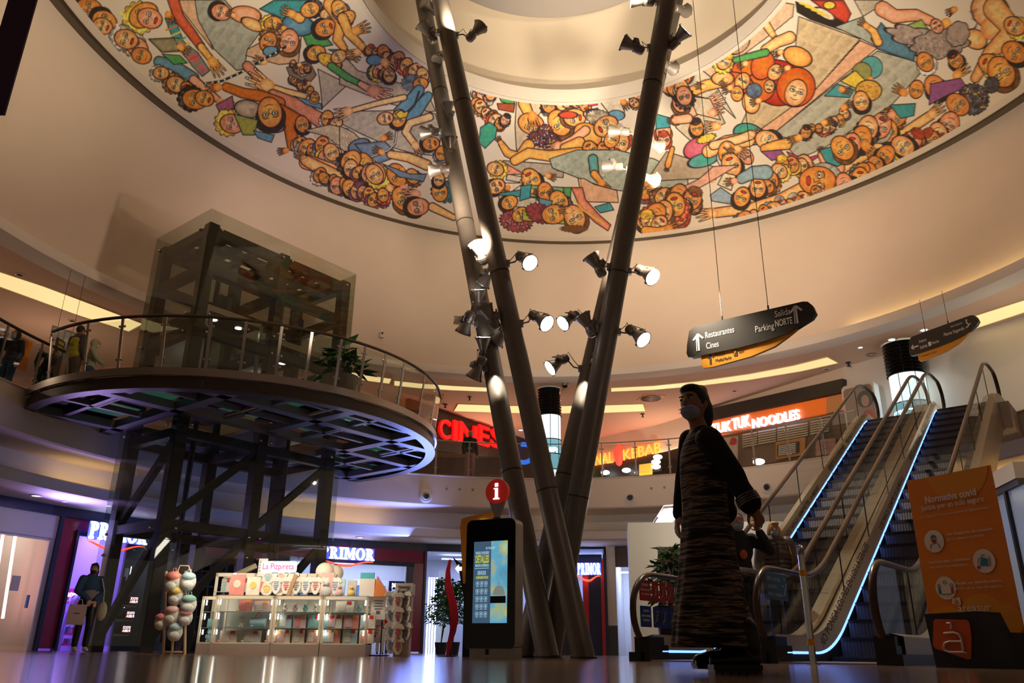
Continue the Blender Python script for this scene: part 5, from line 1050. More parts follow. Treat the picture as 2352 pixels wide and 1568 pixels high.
for k in range(5): mb.tube([M @ Vector((W/2, 1.95, .06)), M @ Vector((W/2-.2+.1*k, 2.32-.03*abs(k-2), .06))], .025, 6)
mbx(mb, M, W/2-.17, W/2+.17, 1.9, 2.02, .04, .08); mb.build('emblem', M_mag, t, world=True)
M_pinkp = mat('pink_plastic', (.75, .05, .32), .4); M_lil = mat('lilac_plastic', (.60, .48, .85), .4)
M, W = inn(132, 178, RF+2.2); t = thing('display_sign', M @ Vector((W/2, 1.25, 0)), 'pink name plate with white script in the lilac shop', 'sign'); panel('plate', M, .0, W, 1.32, 1.62, 0, .05, M_pinkp, t)
mb = MB(); put_text(mb, 'puterful', Matrix.Translation(M @ Vector((.06, 1.40, .05))) @ M.to_3x3().to_4x4(), 0, .01, width=W*.85, height=.16, shear=.3); mb.build('lettering', M_sign, t, world=True)
t = thing('arched_display', onc(170, 1480, RF+1.6), 'arched lilac display stand with pink shelves in the far left shop', 'display stand')
M, W = inn(148, 200, RF+1.6); mb = MB(); pts = [(.0, 0), (.06, .8), (.14, 1.25), (.35, 1.5), (.65, 1.58), (W-.2, 1.5), (W, 1.2), (W, 0)]
mb.tube([M @ Vector((x, y, 0)) for x, y in pts], .06, 8); mb.build('arch', mat('lilac_metal', (.5, .45, .8), .2, .7), t, True, True)
for k in range(5): panel('shelf', M, .08, W, .12+.27*k, .17+.27*k, -.3, .0, M_pinkp, t)
k = 0
for s in range(5):
    for j in range(7):
        M2 = M; mb = MB(); x = .14+j*(W-.2)/7; c = M @ Vector((x, .17+.27*s, -.12)); mb.lathe([(.001, 0), (.035, 0), (.035, .10+.03*((j*s) % 3)), (.015, .13+.03*((j*s) % 3)), (.001, .15)], 10)
        o = mb.build('cosmetic_jar', [M_wht, M_pinkp, mat('teal_plastic', (.05, .4, .5), .4), M_lil][(j+s) % 4], smooth=True); o.location = c; tag(o, 'small jar among others on the pink shelves of the arched stand', 'jar', 'jars on the arched pink stand')
M, W = inn(118, 150, RF+3.0); t = thing('wall_graphic', M @ Vector((0, .3, 0)), 'wall graphic of a dark outlined pink shape low on the lilac shop wall', 'wall graphic')
mb = MB(); mb.tube([M @ Vector((.35+.22*math.cos(a), .75+.22*math.sin(a), .03)) for a in np.linspace(0, 2*PI, 20)[:-1]], .025, 6, closed=True); mb.tube([M @ Vector(p) for p in ((.05, 1.1, .03), (.3, 1.35, .03), (.7, 1.3, .03), (.9, 1.05, .03))], .03, 6); mb.tube([M @ Vector(p) for p in ((.0, .4, .03), (.2, .22, .03), (.35, .3, .03), (.5, .15, .03), (.8, .2, .03))], .03, 6); mb.build('outline', mat('dark_violet', (.05, .01, .12), .5), t, world=True)
for k in range(4):
    M, W = inn(122, 146, RF+2.6); o = panel('wall_shelf', M, .1, W, .35+.33*k, .38+.33*k, -.2, 0, M_pinkp, label=['lowest', 'second lowest', 'second highest', 'highest'][k]+' pink wall shelf at the left of the lilac shop', cat='shelf')
# shoe shop content: the reflection in the lift glass made as solid goods
def shoe(high):
    t = thing('shoe', (0, 0, 0), 'x', 'shoe'); mb = MB()
    prof = [(0, 0, .045), (.03, .09, .05), (-.0, .16, .04)]
    mb.prism([(-.04, -.13), (.04, -.13), (.045, .05), (.03, .15), (-.03, .15), (-.045, .05)], .025); mb.build('sole', M_rubber, t)
    mb = MB(); mb.ball((0, .05, .05), (.042, .10, .045), 10); mb.ball((0, -.07, .07), (.04, .06, .06), 10)
    if high: mb.lathe([(.045, .05), (.043, .2), (.001, .2)], 10, c=(0, -.07, 0))
    mb.build('upper', M_black, t, True); return t
SH = [shoe(True), shoe(False)]; first = [True, True]; cnt = 0
shelves = [(262, 312, 1387, 'highest'), (259, 310, 1421, 'middle'), (256, 306, 1455, 'lowest')]
for si, (a, b, y, nm) in enumerate(shelves):
    M, W = fr(a, b, RF+.8, z=zat(a, y, RF+.8)); panel('shoe_shelf', M, 0, W, -.05, 0, -.45, 0, M_wht, label=nm+' white shelf of the dark mirrored shoe display left of the stall', cat='shelf')
    for j in range(6):
        w = 0 if (j % 3 == 0) else 1; t = SH[w] if first[w] else dup(SH[w]); first[w] = False; P = M @ Vector((.1+j*(W-.2)/5, 0, -.18)); t.location = P; t.rotation_euler.z = 1.2+.3*(j % 2)
        t['label'] = ['ankle boot', 'low shoe'][w]+' in black on the mirrored '+nm+' shoe shelf'; t['group'] = 'black '+['mirrored ankle boots', 'mirrored low shoes'][w]+' on the '+nm+' shoe shelf'
    M2 = M.copy(); M2.translation = M @ Vector((W*.55, .03, .05)); t = thing('price_card', M2.translation, 'reflected red card with mirrored white letters on the '+nm+' shoe shelf', 'card', group='reflected red cards on the shoe shelves')
    panel('card', M2, 0, .28, 0, .2, 0, .015, M_red, t); mb = MB(); put_text(mb, 'STOCK', Matrix.Translation(M2 @ Vector((.03, .11, .016))) @ M2.to_3x3().to_4x4(), 0, .02, width=.22, height=.065, mirror=True); put_text(mb, 'FUERA', Matrix.Translation(M2 @ Vector((.03, .025, .016))) @ M2.to_3x3().to_4x4(), 0, .02, width=.22, height=.065, mirror=True); mb.build('lettering', M_sign, t, world=True)
M, W = fr(258, 285, RF+1.6, z=1.35); t = thing('boot_rack', M.translation, 'mirrored white grid wall with ankle boots high in the dark shoe display', 'rack')
mb = MB(); mbx(mb, M, 0, W*.8, .0, .9, -.02, 0); mb.build('grid_panel', mat('grey_grid', (.35, .38, .4), .6), t, world=True); mb = MB(); mbx(mb, M, W*.95, W*.98, -.2, .95, 0, .03); mb.build('edge_light', M_whiteled, t, world=True)
for k, (a, y) in enumerate(((262, 1336), (279, 1336), (259, 1351), (276, 1351))):
    t = dup(SH[0]); t.location = onc(a, y+5, RF+1.2); t.rotation_euler.z = 1.2; t['label'] = 'ankle boot in black standing alone on the mirrored white grid wall'; t['group'] = 'ankle boots on the mirrored white grid wall'
for k, (a, y) in enumerate(((265, 1273), (334, 1281), (278, 1255))):
    P = onc(a, y, RF+.9); t = thing('track_spot', P, ['small lit track lamp at the left of the mirrored shoe display', 'small lit track lamp at the right of the mirrored shoe display', 'tiny lit track lamp just under the shop name'][k], 'track light')
    mb = MB(); mb.cyl((0, 0, 0), (0, 0, .14), .05); mb.cyl((0, 0, .14), (0, 0, .4), .01); mb.build('housing', M_black, t); mb = MB(); mb.ball((0, 0, -.01), .05, 8); mb.build('bulb', glow('track_bulb', (.9, .92, 1.), 14.), t)
M, W = fr(390, 596, RF+.2); mb = MB(); 
for k in range(6): mbx(mb, M, 0, W, .5+k*.42, .53+k*.42, 0, .04)
for k in range(12): mbx(mb, M, k*W/11, k*W/11+.03, .4, 2.7, 0, .04)
o = mb.build('roller_grille', mat('grille_steel', (.12, .12, .14), .5, .5)); tag(o, 'closed dark roller grille seen through the lower lift shaft', 'grille')
# centre shop interior
M, W = fr(690, 735, RF+1.2); mb = MB(); put_text(mb, 'Mar', Matrix.Translation(M @ Vector((.1, 2.12, 0))) @ M.to_3x3().to_4x4(), 0, .01, width=W*.7, height=.28, shear=.35); tag(mb.build('script_sign', mat('teal_script', (.03, .30, .36), .5)), 'teal script lettering hanging left of the paper lanterns', 'sign')
M, W = fr(889, 926, RF+1.6); t = thing('brand_display', M.translation, 'navy framed display bay with white letters in the centre shop', 'display'); panel('header', M, 0, W, 2.05, 2.32, 0, .1, M_navy, t); panel('side', M, 0, .08, 0, 2.05, 0, .1, M_navy, t)
mb = MB(); put_text(mb, 'paco r', Matrix.Translation(M @ Vector((.1, 2.12, .1))) @ M.to_3x3().to_4x4(), 0, .02, width=W*.8, height=.13); mb.build('lettering', M_sign, t, world=True)
for k, (a, b) in enumerate(((806, 828), (834, 858), (864, 886))):
    M, W = fr(a, b, RF+3.8); t = thing('wall_poster', M @ Vector((0, 1.6, 0)), ['left', 'middle', 'right'][k]+' one of three lit pictures on the centre shop wall', 'picture')
    panel('frame', M, 0, W, 1.5, 2.5, 0, .05, M_wht, t); panel('print', M, W*.2, W*.8, 1.7, 2.3, .05, .06, mat('blue_grey_print', (.10, .22, .40), .5, noise=(6, .8)), t)
for k in range(10):
    a = 840+k*9; M, W = fr(a, a+7, RF+3.2, z=.0); mb = MB(); mbx(mb, M, 0, W, 0, .04, 0, .3); 
for r_i in range(3):
    M, W = fr(842, 920, RF+2.8, z=.62+.36*r_i); panel('shop_shelf', M, 0, W, 0, .03, -.3, 0, M_wht, label=['lowest', 'middle', 'highest'][r_i]+' white product shelf deep in the centre shop', cat='shelf')
    for j in range(12):
        mb = MB(); P = M @ Vector((.1+j*(W-.2)/11, .03, -.1)); mb.box((0, 0, .08+.02*(j % 3)), (.08, .06, .16+.04*(j % 3))); mb.cyl((0, 0, .16+.04*(j % 3)), (0, 0, .2+.04*(j % 3)), .02, n=8); o = mb.build('product_bottle', [M_wht, MATS['teal_plastic'], M_pinkp, MATS['blue_plate']][(j*2+r_i) % 4]); o.location = P
        tag(o, 'small bottle on the '+['lowest', 'middle', 'highest'][r_i]+' shelf deep in the centre shop', 'bottle', 'bottles on the '+['lowest', 'middle', 'highest'][r_i]+' shelf of the centre shop')
# glass shop
M, W = fr(1018, 1058, RF+2.); t = thing('brand_display', M.translation, 'dark header with pale letters above the plants', 'sign'); panel('header', M, .0, W, 1.75, 2.02, 0, .06, M_navy, t); mb = MB(); put_text(mb, 'VICHY', Matrix.Translation(M @ Vector((.15, 1.82, .06))) @ M.to_3x3().to_4x4(), 0, .01, width=W*.6, height=.12); mb.build('lettering', M_sign, t, world=True)
for k in range(4):
    M, W = fr(981+k*6, 984+k*6, RF+.5); tag(panel('led_bar', M, 0, .05, 0., 2.4, 0, .04, M_whiteled, label='x', cat='x'), ['first', 'second', 'third', 'fourth'][k]+' from the left of the upright white light bars beside the plants', 'light bar')
M, W = fr(1004, 1030, RF+1.4); mb = MB(); [mbx(mb, M, i*W/14, i*W/14+.03, .0, 2.7, 0, .05) for i in range(14)]; tag(mb.build('slatted_screen', mat('pale_slats', (.6, .62, .66), .5)), 'pale vertical slatted screen behind the plants', 'screen')
M, W = fr(974, 1066, RF); mb = MB(); mbx(mb, M, 0, W, .05, 3.15, .02, .035); tag(mb.build('shop_window', M_shop), 'tall shop window pane behind the plants', 'window pane')
# ground ceiling lights
for px, r, lb in [((83, 1137), .14, 'lit downlight over the left purple shop entrance'), ((827, 1233), .14, 'lit downlight over the entrance behind the stall')]:
    ceil_fit('downlight', px, ZC1, r, lb, 'downlight', M_white, glow('bright_downlight', (1., .97, .95), 14.), 'downlights in the ground ceiling')
for px, lb in [((149, 1150), 'small round detector over the left purple shop'), ((915, 1240), 'small sprinkler over the magenta jamb')]: ceil_fit('smoke_detector', px, ZC1, .07, lb, 'smoke detector', M_cream)
P = atz(1482, 1272, ZC1); t = thing('square_ceiling_lamp', P, 'small square lit ceiling lamp left of the white pier', 'ceiling light'); mb = MB(); mb.box((0, 0, -.02), (.9, .9, .04)); mb.build('frame', M_white, t); mb = MB(); mb.box((0, 0, -.045), (.7, .7, .02)); mb.build('diffuser', glow('square_lamp', (.9, .92, 1.), 3.), t)
P4 = [atz(x, y, ZC1-.05) for x, y in ((1497, 1208), (1525, 1165), (1573, 1161), (1545, 1203))]; t = thing('large_ceiling_lamp', P4[0], 'large bright rectangular ceiling lamp above the white pier', 'ceiling light'); mb = MB(); mb.slab(P4, (0, 0, .05)); mb.build('diffuser', glow('big_lamp', (1., .97, .92), 3.), t, world=True)
mb = MB(); [mb.tube([P4[i], P4[(i+1) % 4]], .03, 4) for i in range(4)]; mb.build('frame', M_white, t, world=True)
lamp('AREA', (sum(p.x for p in P4)/4, sum(p.y for p in P4)/4, 3.25), 60, (1., .93, .85), (3.5, 14, 0), 1.2, name='shop_light')
# ================================================================== UPPER FLOOR SHOPS
# cinema letters on a dark slanting bulkhead
CA = atz(985, 938, ZC2-.02); dB = (atz(1230, 1042, 7.4)); A_c = Vector((-4.3, 29.8, 0)); B_c = Vector((2.2, 38.5, 0))
def cpl(px, py): return onplane(px, py, A_c, B_c)
zt0 = cpl(1000, 925).z
mb = MB(); n = Vector((-(B_c-A_c).y, (B_c-A_c).x, 0)).normalized()*.2; mb.slab([cpl(940, 905), cpl(1260, 1030), cpl(1260, 1062), cpl(940, 1028)], (-n.x if n.y < 0 else n.x, abs(n.y), 0)); struct('wall_cinema_bulkhead', mb, mat('dark_bulkhead', (.03, .025, .022), .5))
M_cines = glow('red_letters', (.85, .008, .008), .8); M_cblue = glow('blue_emblem', (.02, .14, .75), 1.)
t = thing('cinema_sign', cpl(1080, 1010), 'large red letters CINES on a slanting dark bulkhead behind the columns', 'sign')
for ch, x0, x1 in (('C', 1001, 1027), ('I', 1033, 1042), ('N', 1047, 1088), ('E', 1092, 1117), ('S', 1121, 1148)):
    P = cpl(x0, 1003+(x0-1001)*.17); Q = cpl(x1, 1003+(x1-1001)*.17); T = cpl(x0, 1003+(x0-1001)*.17-44); x = Q-P; x.z = 0; Mx = frame(P, x, (0, 0, 1)); mb = MB()
    put_text(mb, ch, Mx, 0, .02, ext=.12, width=x.length, height=T.z-P.z, lift=.08); mb.build('letter', M_cines, t, world=True)
P = cpl(1203, 1042); t = thing('cinema_emblem', P, 'blue ring emblem at the end of the cinema sign behind the left pipes', 'emblem'); mb = MB(); mb.tube([P+Vector((.42*math.cos(a), -.1, .42*math.sin(a))) for a in np.linspace(0, 2*PI, 25)[:-1]], .11, 8, closed=True); mb.build('ring', M_cblue, t, True, True)
# kebab sign
K_a, K_b = Vector((2.2, 38.5, 0)), Vector((6.3, 33.8, 0))
kp = lambda px, py, o=0: onplane(px, py, K_a, K_b)
M_keb = glow('orange_letters', (1., .26, .03), 3.)
t = thing('kebab_sign', kp(1500, 1050), 'glowing orange letters ORIGINAL KEBAB seen through the far balcony glass', 'sign')
def kword(w, x0, x1, y0, y1, h):
    P = kp(x0, y0); Q = kp(x1, y1); T = kp(x0, y0-h); x = Q-P; sl = math.atan2(x.z, math.hypot(x.x, x.y)); M = frame(P, x, (0, 0, 1)); M.translation = P-Vector((0, .15, 0)); mb = MB(); put_text(mb, w, M, 0, .0, ext=.05, width=x.length, height=T.z-P.z); mb.build('letters', M_keb, t, world=True)
kword('ORIGINAL', 1310, 1408, 1079, 1064, 24); kword('KEBAB', 1432, 1518, 1059, 1041, 24)
P = kp(1420, 1047); mb = MB(); mb.lathe([(.02, -.5), (.12, -.42), (.2, -.15), (.24, .1), (.2, .3), (.05, .42), (.01, .5)], 14, c=P-Vector((0, .2, 0))); mb.build('skewer', glow('red_skewer', (1., .06, .03), 1.6), t, True, True)
mb = MB(); mb.slab([kp(1316, 1100)-Vector((0, .3, 0)), kp(1352, 1098)-Vector((0, .3, 0)), kp(1352, 1072)-Vector((0, .3, 0)), kp(1316, 1076)-Vector((0, .3, 0))], (0, .05, 0)); tag(mb.build('menu_screen', glow('green_screen', (.35, .75, .05), 1.2)), 'small lime green lit menu screen behind the rear right pipe', 'screen')
mb = MB(); mb.slab([kp(1466, 1095)-Vector((0, .3, 0)), kp(1496, 1092)-Vector((0, .3, 0)), kp(1496, 1066)-Vector((0, .3, 0)), kp(1466, 1070)-Vector((0, .3, 0))], (0, .05, 0)); tag(mb.build('menu_screen', glow('amber_screen', (.9, .5, .06), .9)), 'amber lit panel under the kebab letters', 'screen')
M_lampw = glow('white_lamp_glass', (.9, .95, 1.), 5.)
for k, (x, y) in enumerate(((1507, 1054), (1503, 1065), (1503, 1076), (1388, 1089), (1436, 1084), (1735, 1066), (1105, 1036), (1130, 1044), (1069, 1025))):
    P = onplane(x, y, K_a, K_b) if x > 1300 else onplane(x, y, (-6, 38), (3, 39)); 
    if x == 1735: P = onc(x, y, 14.5)
    mb = MB(); r = (.11 if x < 1150 else .2) if x != 1735 else .2
    mb.ball(P-Vector((0, .4, 0)), (r, r, r*.5), 12); tag(mb.build('counter_lamp', M_lampw, smooth=True), ['topmost round lit lamp below the kebab letter B', 'middle round lit lamp below the kebab letter B', 'lowest round lit lamp below the kebab letter B', 'round lit lamp just right of the front right pipe in the kebab shop', 'round lit lamp left of the amber panel', 'half dome lit lamp below the noodle shop letters', 'small lit lamp under the cinema letter N', 'small lit lamp under the cinema letter E', 'small lit lamp under the cinema letter I'][k], 'lamp')
# noodle shop: dark band, orange board, raised letters, shutters
N_a, N_b = W2.to_3d(), W1.to_3d(); npx = lambda x, y: onplane(x, y, W1, W2)
def nslab(name, pts, m, th=.1, parent=None, label=None, cat=None, off=0.):
    mb = MB(); n = Vector(((W1-W2).y, -(W1-W2).x, 0)).normalized(); n = n if n.y < 0 else -n
    mb.slab([npx(*p)+n*off for p in pts], tuple(n*th)); o = mb.build(name, m, parent, world=parent is not None); return tag(o, label, cat) if label else o
t = thing('noodle_shopfront', npx(1800, 1000), 'orange noodle shop board under a black band beside the left escalator', 'shopfront')
nslab('black_band', [(1610, 975), (1945, 902), (1945, 872), (1610, 947)], MATS['dark_bulkhead'], .25, t)
nslab('orange_board', [(1640, 1005), (1945, 942), (1945, 905), (1640, 968)], glow('orange_board', (.80, .15, .015), .35), .15, t)
nslab('end_panel', [(1905, 951), (1940, 943), (1940, 907), (1905, 914)], mat('pale_orange', (.7, .32, .12), .5), .17, t)
M_nood = glow('lilac_white_letters', (.80, .78, 1.), 1.5); nv = Vector(((W1-W2).y, -(W1-W2).x, 0)).normalized(); nv = nv if nv.y < 0 else -nv
for w, x0, x1, y0, y1, h in (('TUK', 1645, 1690, 998, 990, 22), ('TUK', 1694, 1734, 989, 979, 25), ('NOODLES', 1740, 1848, 986, 964, 22)):
    P = npx(x0, y0); Q = npx(x1, y1); T = npx(x0, y0-h); x = Q-P; M = frame(P, x, (0, 0, 1)); M.translation = P+nv*.16; mb = MB(); put_text(mb, w, M, 0, .015, ext=.1, width=x.length, height=T.z-P.z, lift=.05); mb.build('letters', M_nood, t, world=True)
nslab('wall_upper_noodle', [(1600, 1085), (1945, 1040), (1945, 940), (1600, 1000)], mat('brown_shop_wall', (.20, .13, .08), .7), .02, None, 'brown shop wall with shutters below the orange board', 'shop wall')
M_shut = mat('cream_shutter', (.62, .52, .38), .6)
for k, (a, b) in enumerate(((1712, 1745), (1748, 1788), (1792, 1862), (1868, 1910))):
    mb = MB(); y0 = 998-(a-1712)*.19; 
    for j in range(6): mb.slab([npx(a, y0+j*5.4)+nv*.12, npx(b, y0+j*5.4-(b-a)*.17)+nv*.12, npx(b, y0+j*5.4+4-(b-a)*.17)+nv*.16, npx(a, y0+j*5.4+4)+nv*.16], tuple(nv*.02))
    tag(mb.build('roller_shutter', M_shut), ['first', 'second', 'third', 'fourth'][k]+' cream shutter from the left below the orange board', 'shutter')
t = thing('menu_board', npx(1680, 1045), 'pale menu board with red dot below the noodle letters', 'menu board'); nslab('board', [(1662, 1075), (1708, 1070), (1708, 1004), (1662, 1010)], mat('menu_white', (.58, .52, .44), .6, noise=(3, .2)), .05, t, off=.3)
mb = MB(); [mb.prism(circ(.15 if k == 0 else .06, 14), .02, Matrix.Translation(npx(x, y)+nv*.36) @ frame((0, 0, 0), (W1-W2).to_3d(), (0, 0, 1)).to_3x3().to_4x4()) for k, (x, y) in enumerate(((1700, 1016), (1680, 1018), (1694, 1021), (1676, 1024), (1700, 1052), (1672, 1058)))]; mb.build('dots', M_red, t, world=True)
t = thing('menu_board', npx(1830, 1035), 'dark blackboard menu with amber rim below the noodle board', 'menu board'); nslab('frame', [(1793, 1058), (1860, 1046), (1860, 1006), (1793, 1017)], mat('amber_frame', (.5, .22, .05), .5), .05, t, off=.22); nslab('slate', [(1798, 1050), (1848, 1042), (1848, 1016), (1798, 1025)], M_dsteel, .03, t, off=.28)
mb = MB()
for j in range(6): P = npx(1802, 1028+j*4); Q = npx(1842, 1021+j*4); mb.cyl(P+nv*.33, Q+nv*.33, .02, n=4)
mb.build('chalk_lines', M_white, t, world=True)
nslab('poster', [(1886, 1050), (1930, 1043), (1930, 1008), (1886, 1014)], mat('pink_print', (.55, .30, .28), .6, noise=(4, .6)), .04, None, 'pinkish poster beside the left escalator rail, below the orange board', 'poster', .25)
# white advert lightbox
M_w1 = fr; Aw, Bw = Vector((17.9, 17.3)), Vector((11.35, 26.04))
t = thing('advert_lightbox', onplane(1990, 930, W1, (14.7, 21.6)), 'tall white advert lightbox with a shouting curly haired person, behind the left handrail', 'advert')
L0 = onplane(1947, 1000, (10.9, 24.9), (13.4, 21.6)); L1 = onplane(2022, 985, (10.9, 24.9), (13.4, 21.6)); zb, zt = Z2, onplane(1950, 884, (10.9, 24.9), (13.4, 21.6)).z
x = (L1-L0); x.z = 0; M = frame((L0.x, L0.y, zb), x, (0, 0, 1)); W = x.length; H = zt-zb
mb = MB(); mb.prism(rrect(W, H, .15, 5, W/2, H/2), .3, M, z0=-.3); mb.build('case', M_white, t, world=True); mb = MB(); mb.prism(rrect(W*.88, H*.92, .12, 5, W/2, H/2), .01, M); mb.build('print', mat('advert_brown', (.36, .24, .20), .4), t, world=True)
mb = MB(); mb.prism(circ(.28, 20, W*.7, H*.8), .012, M, z0=.01); mb.build('hair', M_black, t, world=True); mb = MB(); mb.prism([(W*.7+.13*math.cos(a), H*.78+.19*math.sin(a)) for a in np.linspace(0, 2*PI, 18)[:-1]], .008, M, z0=.024); mb.build('face', M_skin, t, world=True)
mb = MB(); mb.prism([(W*.5, H*.56), (W*.58, H*.66), (W*.7, H*.68), (W*.85, H*.66), (W*.93, H*.56)], .012, M, z0=.01); mbx(mb, M, W*.62, W*.9, H*.30, H*.5, .01, .02); mb.build('red_shirt', M_red, t, world=True); mb = MB(); mbx(mb, M, W*.45, W*.9, H*.14, H*.28, .01, .02); mbx(mb, M, W*.45, W*.6, H*.45, H*.55, .01, .02); mb.build('blue_block', MATS['blue_plate'], t, world=True)
mb = MB(); mbx(mb, M, W*.08, W*.5, H*.05, H*.42, .01, .018); mb.build('white_block', M_white, t, world=True)
mb = MB(); put_text(mb, 'DISFRUT', Matrix.Translation(M @ Vector((W*.1, H*.33, .02))) @ M.to_3x3().to_4x4(), 0, .01, width=W*.36, height=.11); put_text(mb, 'DEL M', Matrix.Translation(M @ Vector((W*.1, H*.26, .02))) @ M.to_3x3().to_4x4(), 0, .01, width=W*.24, height=.11); mb.build('lettering', M_dsteel, t, world=True)
# lit round columns
M_lit = glow('lit_column_skin', (.72, .90, .96), 1.5); M_litb = glow('lit_column_print', (.16, .42, .52), .9); M_corr = mat('black_corrugated', (.015, .015, .016), .12, .6)
def litcol(P, r, z0, z1, label, wtxt):
    t = thing('lit_column', (P.x, P.y, z0), label, 'column'); h = z1-z0
    mb = MB(); prof = []; n = 9; zc = h-h*.27
    for k in range(n*6+1):
        u = k/6; prof.append((r*(1.06+.06*math.cos(2*PI*u)), zc+(h-.06-zc)*k/(n*6)))
    mb.lathe(prof, 36); mb.build('corrugated_collar', M_corr, t, True)
    mb = MB(); mb.lathe([(r, h*.50), (r, zc)], 36); mb.build('light_drum', M_lit, t, True); mb = MB(); mb.lathe([(r, h*.22), (r, h*.49)], 36); mb.build('printed_drum', M_litb, t, True); mb = MB(); mb.lathe([(r, 0), (r, h*.21)], 36); mb.build('light_drum', M_lit, t, True)
    mb = MB()
    for z in (h*.495, h*.215, h*.36, zc): mb.lathe([(r+.005, z-.02), (r+.03, z-.015), (r+.03, z+.015), (r+.005, z+.02)], 36)
    for a in (-1.57, -.7, -2.5): mb.cyl((r*math.cos(a)*1.01, r*math.sin(a)*1.01, 0), (r*math.cos(a)*1.01, r*math.sin(a)*1.01, zc), .012, n=6)
    mb.build('metal_band', M_dsteel, t)
    # curved writing facing the hall
    for j, (wd, z, s) in enumerate(wtxt):
        mb = MB(); vs, fs = text_mesh(wd, s, .01); a0 = math.atan2(-P.y, -P.x); 
        w_ = max(v[0] for v in vs); pts = []
        for v in vs: a = a0+(v[0]-w_/2)/r; pts.append(((r+.02)*math.cos(a), (r+.02)*math.sin(a), z*h+v[1]))
        mb.add(pts, fs); mb.build('lettering', M_sign, t)
    return t
P = atz(2070, 790, ZC2); litcol(P, .52, Z2, ZC2, 'glowing round column with black corrugated collar behind the escalator tops', [('GRATIS ZONA W', .38, .3)])
P = atz(1262, 893, ZC2); litcol(P, .40, Z2, ZC2, 'glowing round column with black corrugated collar between the pipe columns', [('A', .36, .22), ('WiFi', .36, .3)])
# ================================================================== PIER / white booth behind the escalators
M, W = None, None
PA, PB = Vector((2.55, 17.7, 0)), Vector((6.6, 17.2, 0)); M = frame(PA, PB-PA, (0, 0, 1)); W = (PB-PA).length; zt = 2.72
t = thing('white_booth', PA+Vector((.1, 0, 0)), 'white booth with a dark framed window behind the left escalator', 'booth'); mb = MB(); wx = .62
mbx(mb, M, 0, wx, 0, zt, -1.6, 0); mbx(mb, M, wx+1.35, W, 0, zt, -1.6, 0); mbx(mb, M, wx, wx+1.35, 2.2, zt, -1.6, 0); mbx(mb, M, wx, wx+1.35, 0, .9, -1.6, 0); mb.build('body', mat('booth_white', (.86, .80, .68), .55), t, world=True)
mb = MB(); mbx(mb, M, wx, wx+.06, .9, 2.2, -.1, .03); mbx(mb, M, wx+1.29, wx+1.35, .9, 2.2, -.1, .03); mbx(mb, M, wx, wx+1.35, 2.14, 2.2, -.1, .03); mb.build('window_frame', M_dsteel, t, world=True)
mb = MB(); mbx(mb, M, wx, wx+1.35, .9, 2.2, -1.55, -1.5); mb.build('window_blind', mat('mauve_blind', (.40, .32, .38), .7), t, world=True)
lamp('AREA', (4.2, 15.0, 3.2), 40, (1., .9, .76), (4.2, 17.6, 1.4), .8, name='booth_light')
# ground wall right of the escalators, low white partition with a door frame
mb = MB(); mb.ring([(16.2, 0), (16.2, ZC1)], -40, 62, 40); struct('wall_ground_right', mb, mat('cream_wall', (.60, .52, .44), .7))
# ================================================================== HANGING SIGNS
M_sg = mat('sign_graphite', (.030, .026, .022), .4); M_sy = mat('sign_amber', (.80, .33, .02), .4); M_st = mat('sign_silver', (.85, .80, .72), .5); M_sgd = mat('sign_print_dark', (.06, .035, .015), .5)
def arrow(mb, M, cx, cy, s, ang=90, z=.0):
    a = math.radians(ang); ux, uy = math.cos(a), math.sin(a); vx, vy = -uy, ux
    def seg(p, q, w):
        dx, dy = q[0]-p[0], q[1]-p[1]; l = math.hypot(dx, dy); nx, ny = -dy/l*w/2, dx/l*w/2
        mb.prism([(p[0]+nx, p[1]+ny), (q[0]+nx, q[1]+ny), (q[0]-nx, q[1]-ny), (p[0]-nx, p[1]-ny)], .004, M, z0=z)
    T = (cx+ux*s*.5, cy+uy*s*.5); B = (cx-ux*s*.5, cy-uy*s*.5); seg(B, (T[0]-ux*.02, T[1]-uy*.02), s*.10); seg((B[0]+vx*s*.13, B[1]+vy*s*.13), (T[0]+vx*s*.10-ux*s*.1, T[1]+vy*s*.10-uy*s*.1), s*.05)
    for k in (-1, 1): seg(T, (T[0]-ux*s*.32+vx*k*s*.30, T[1]-uy*s*.32+vy*k*s*.30), s*.11)
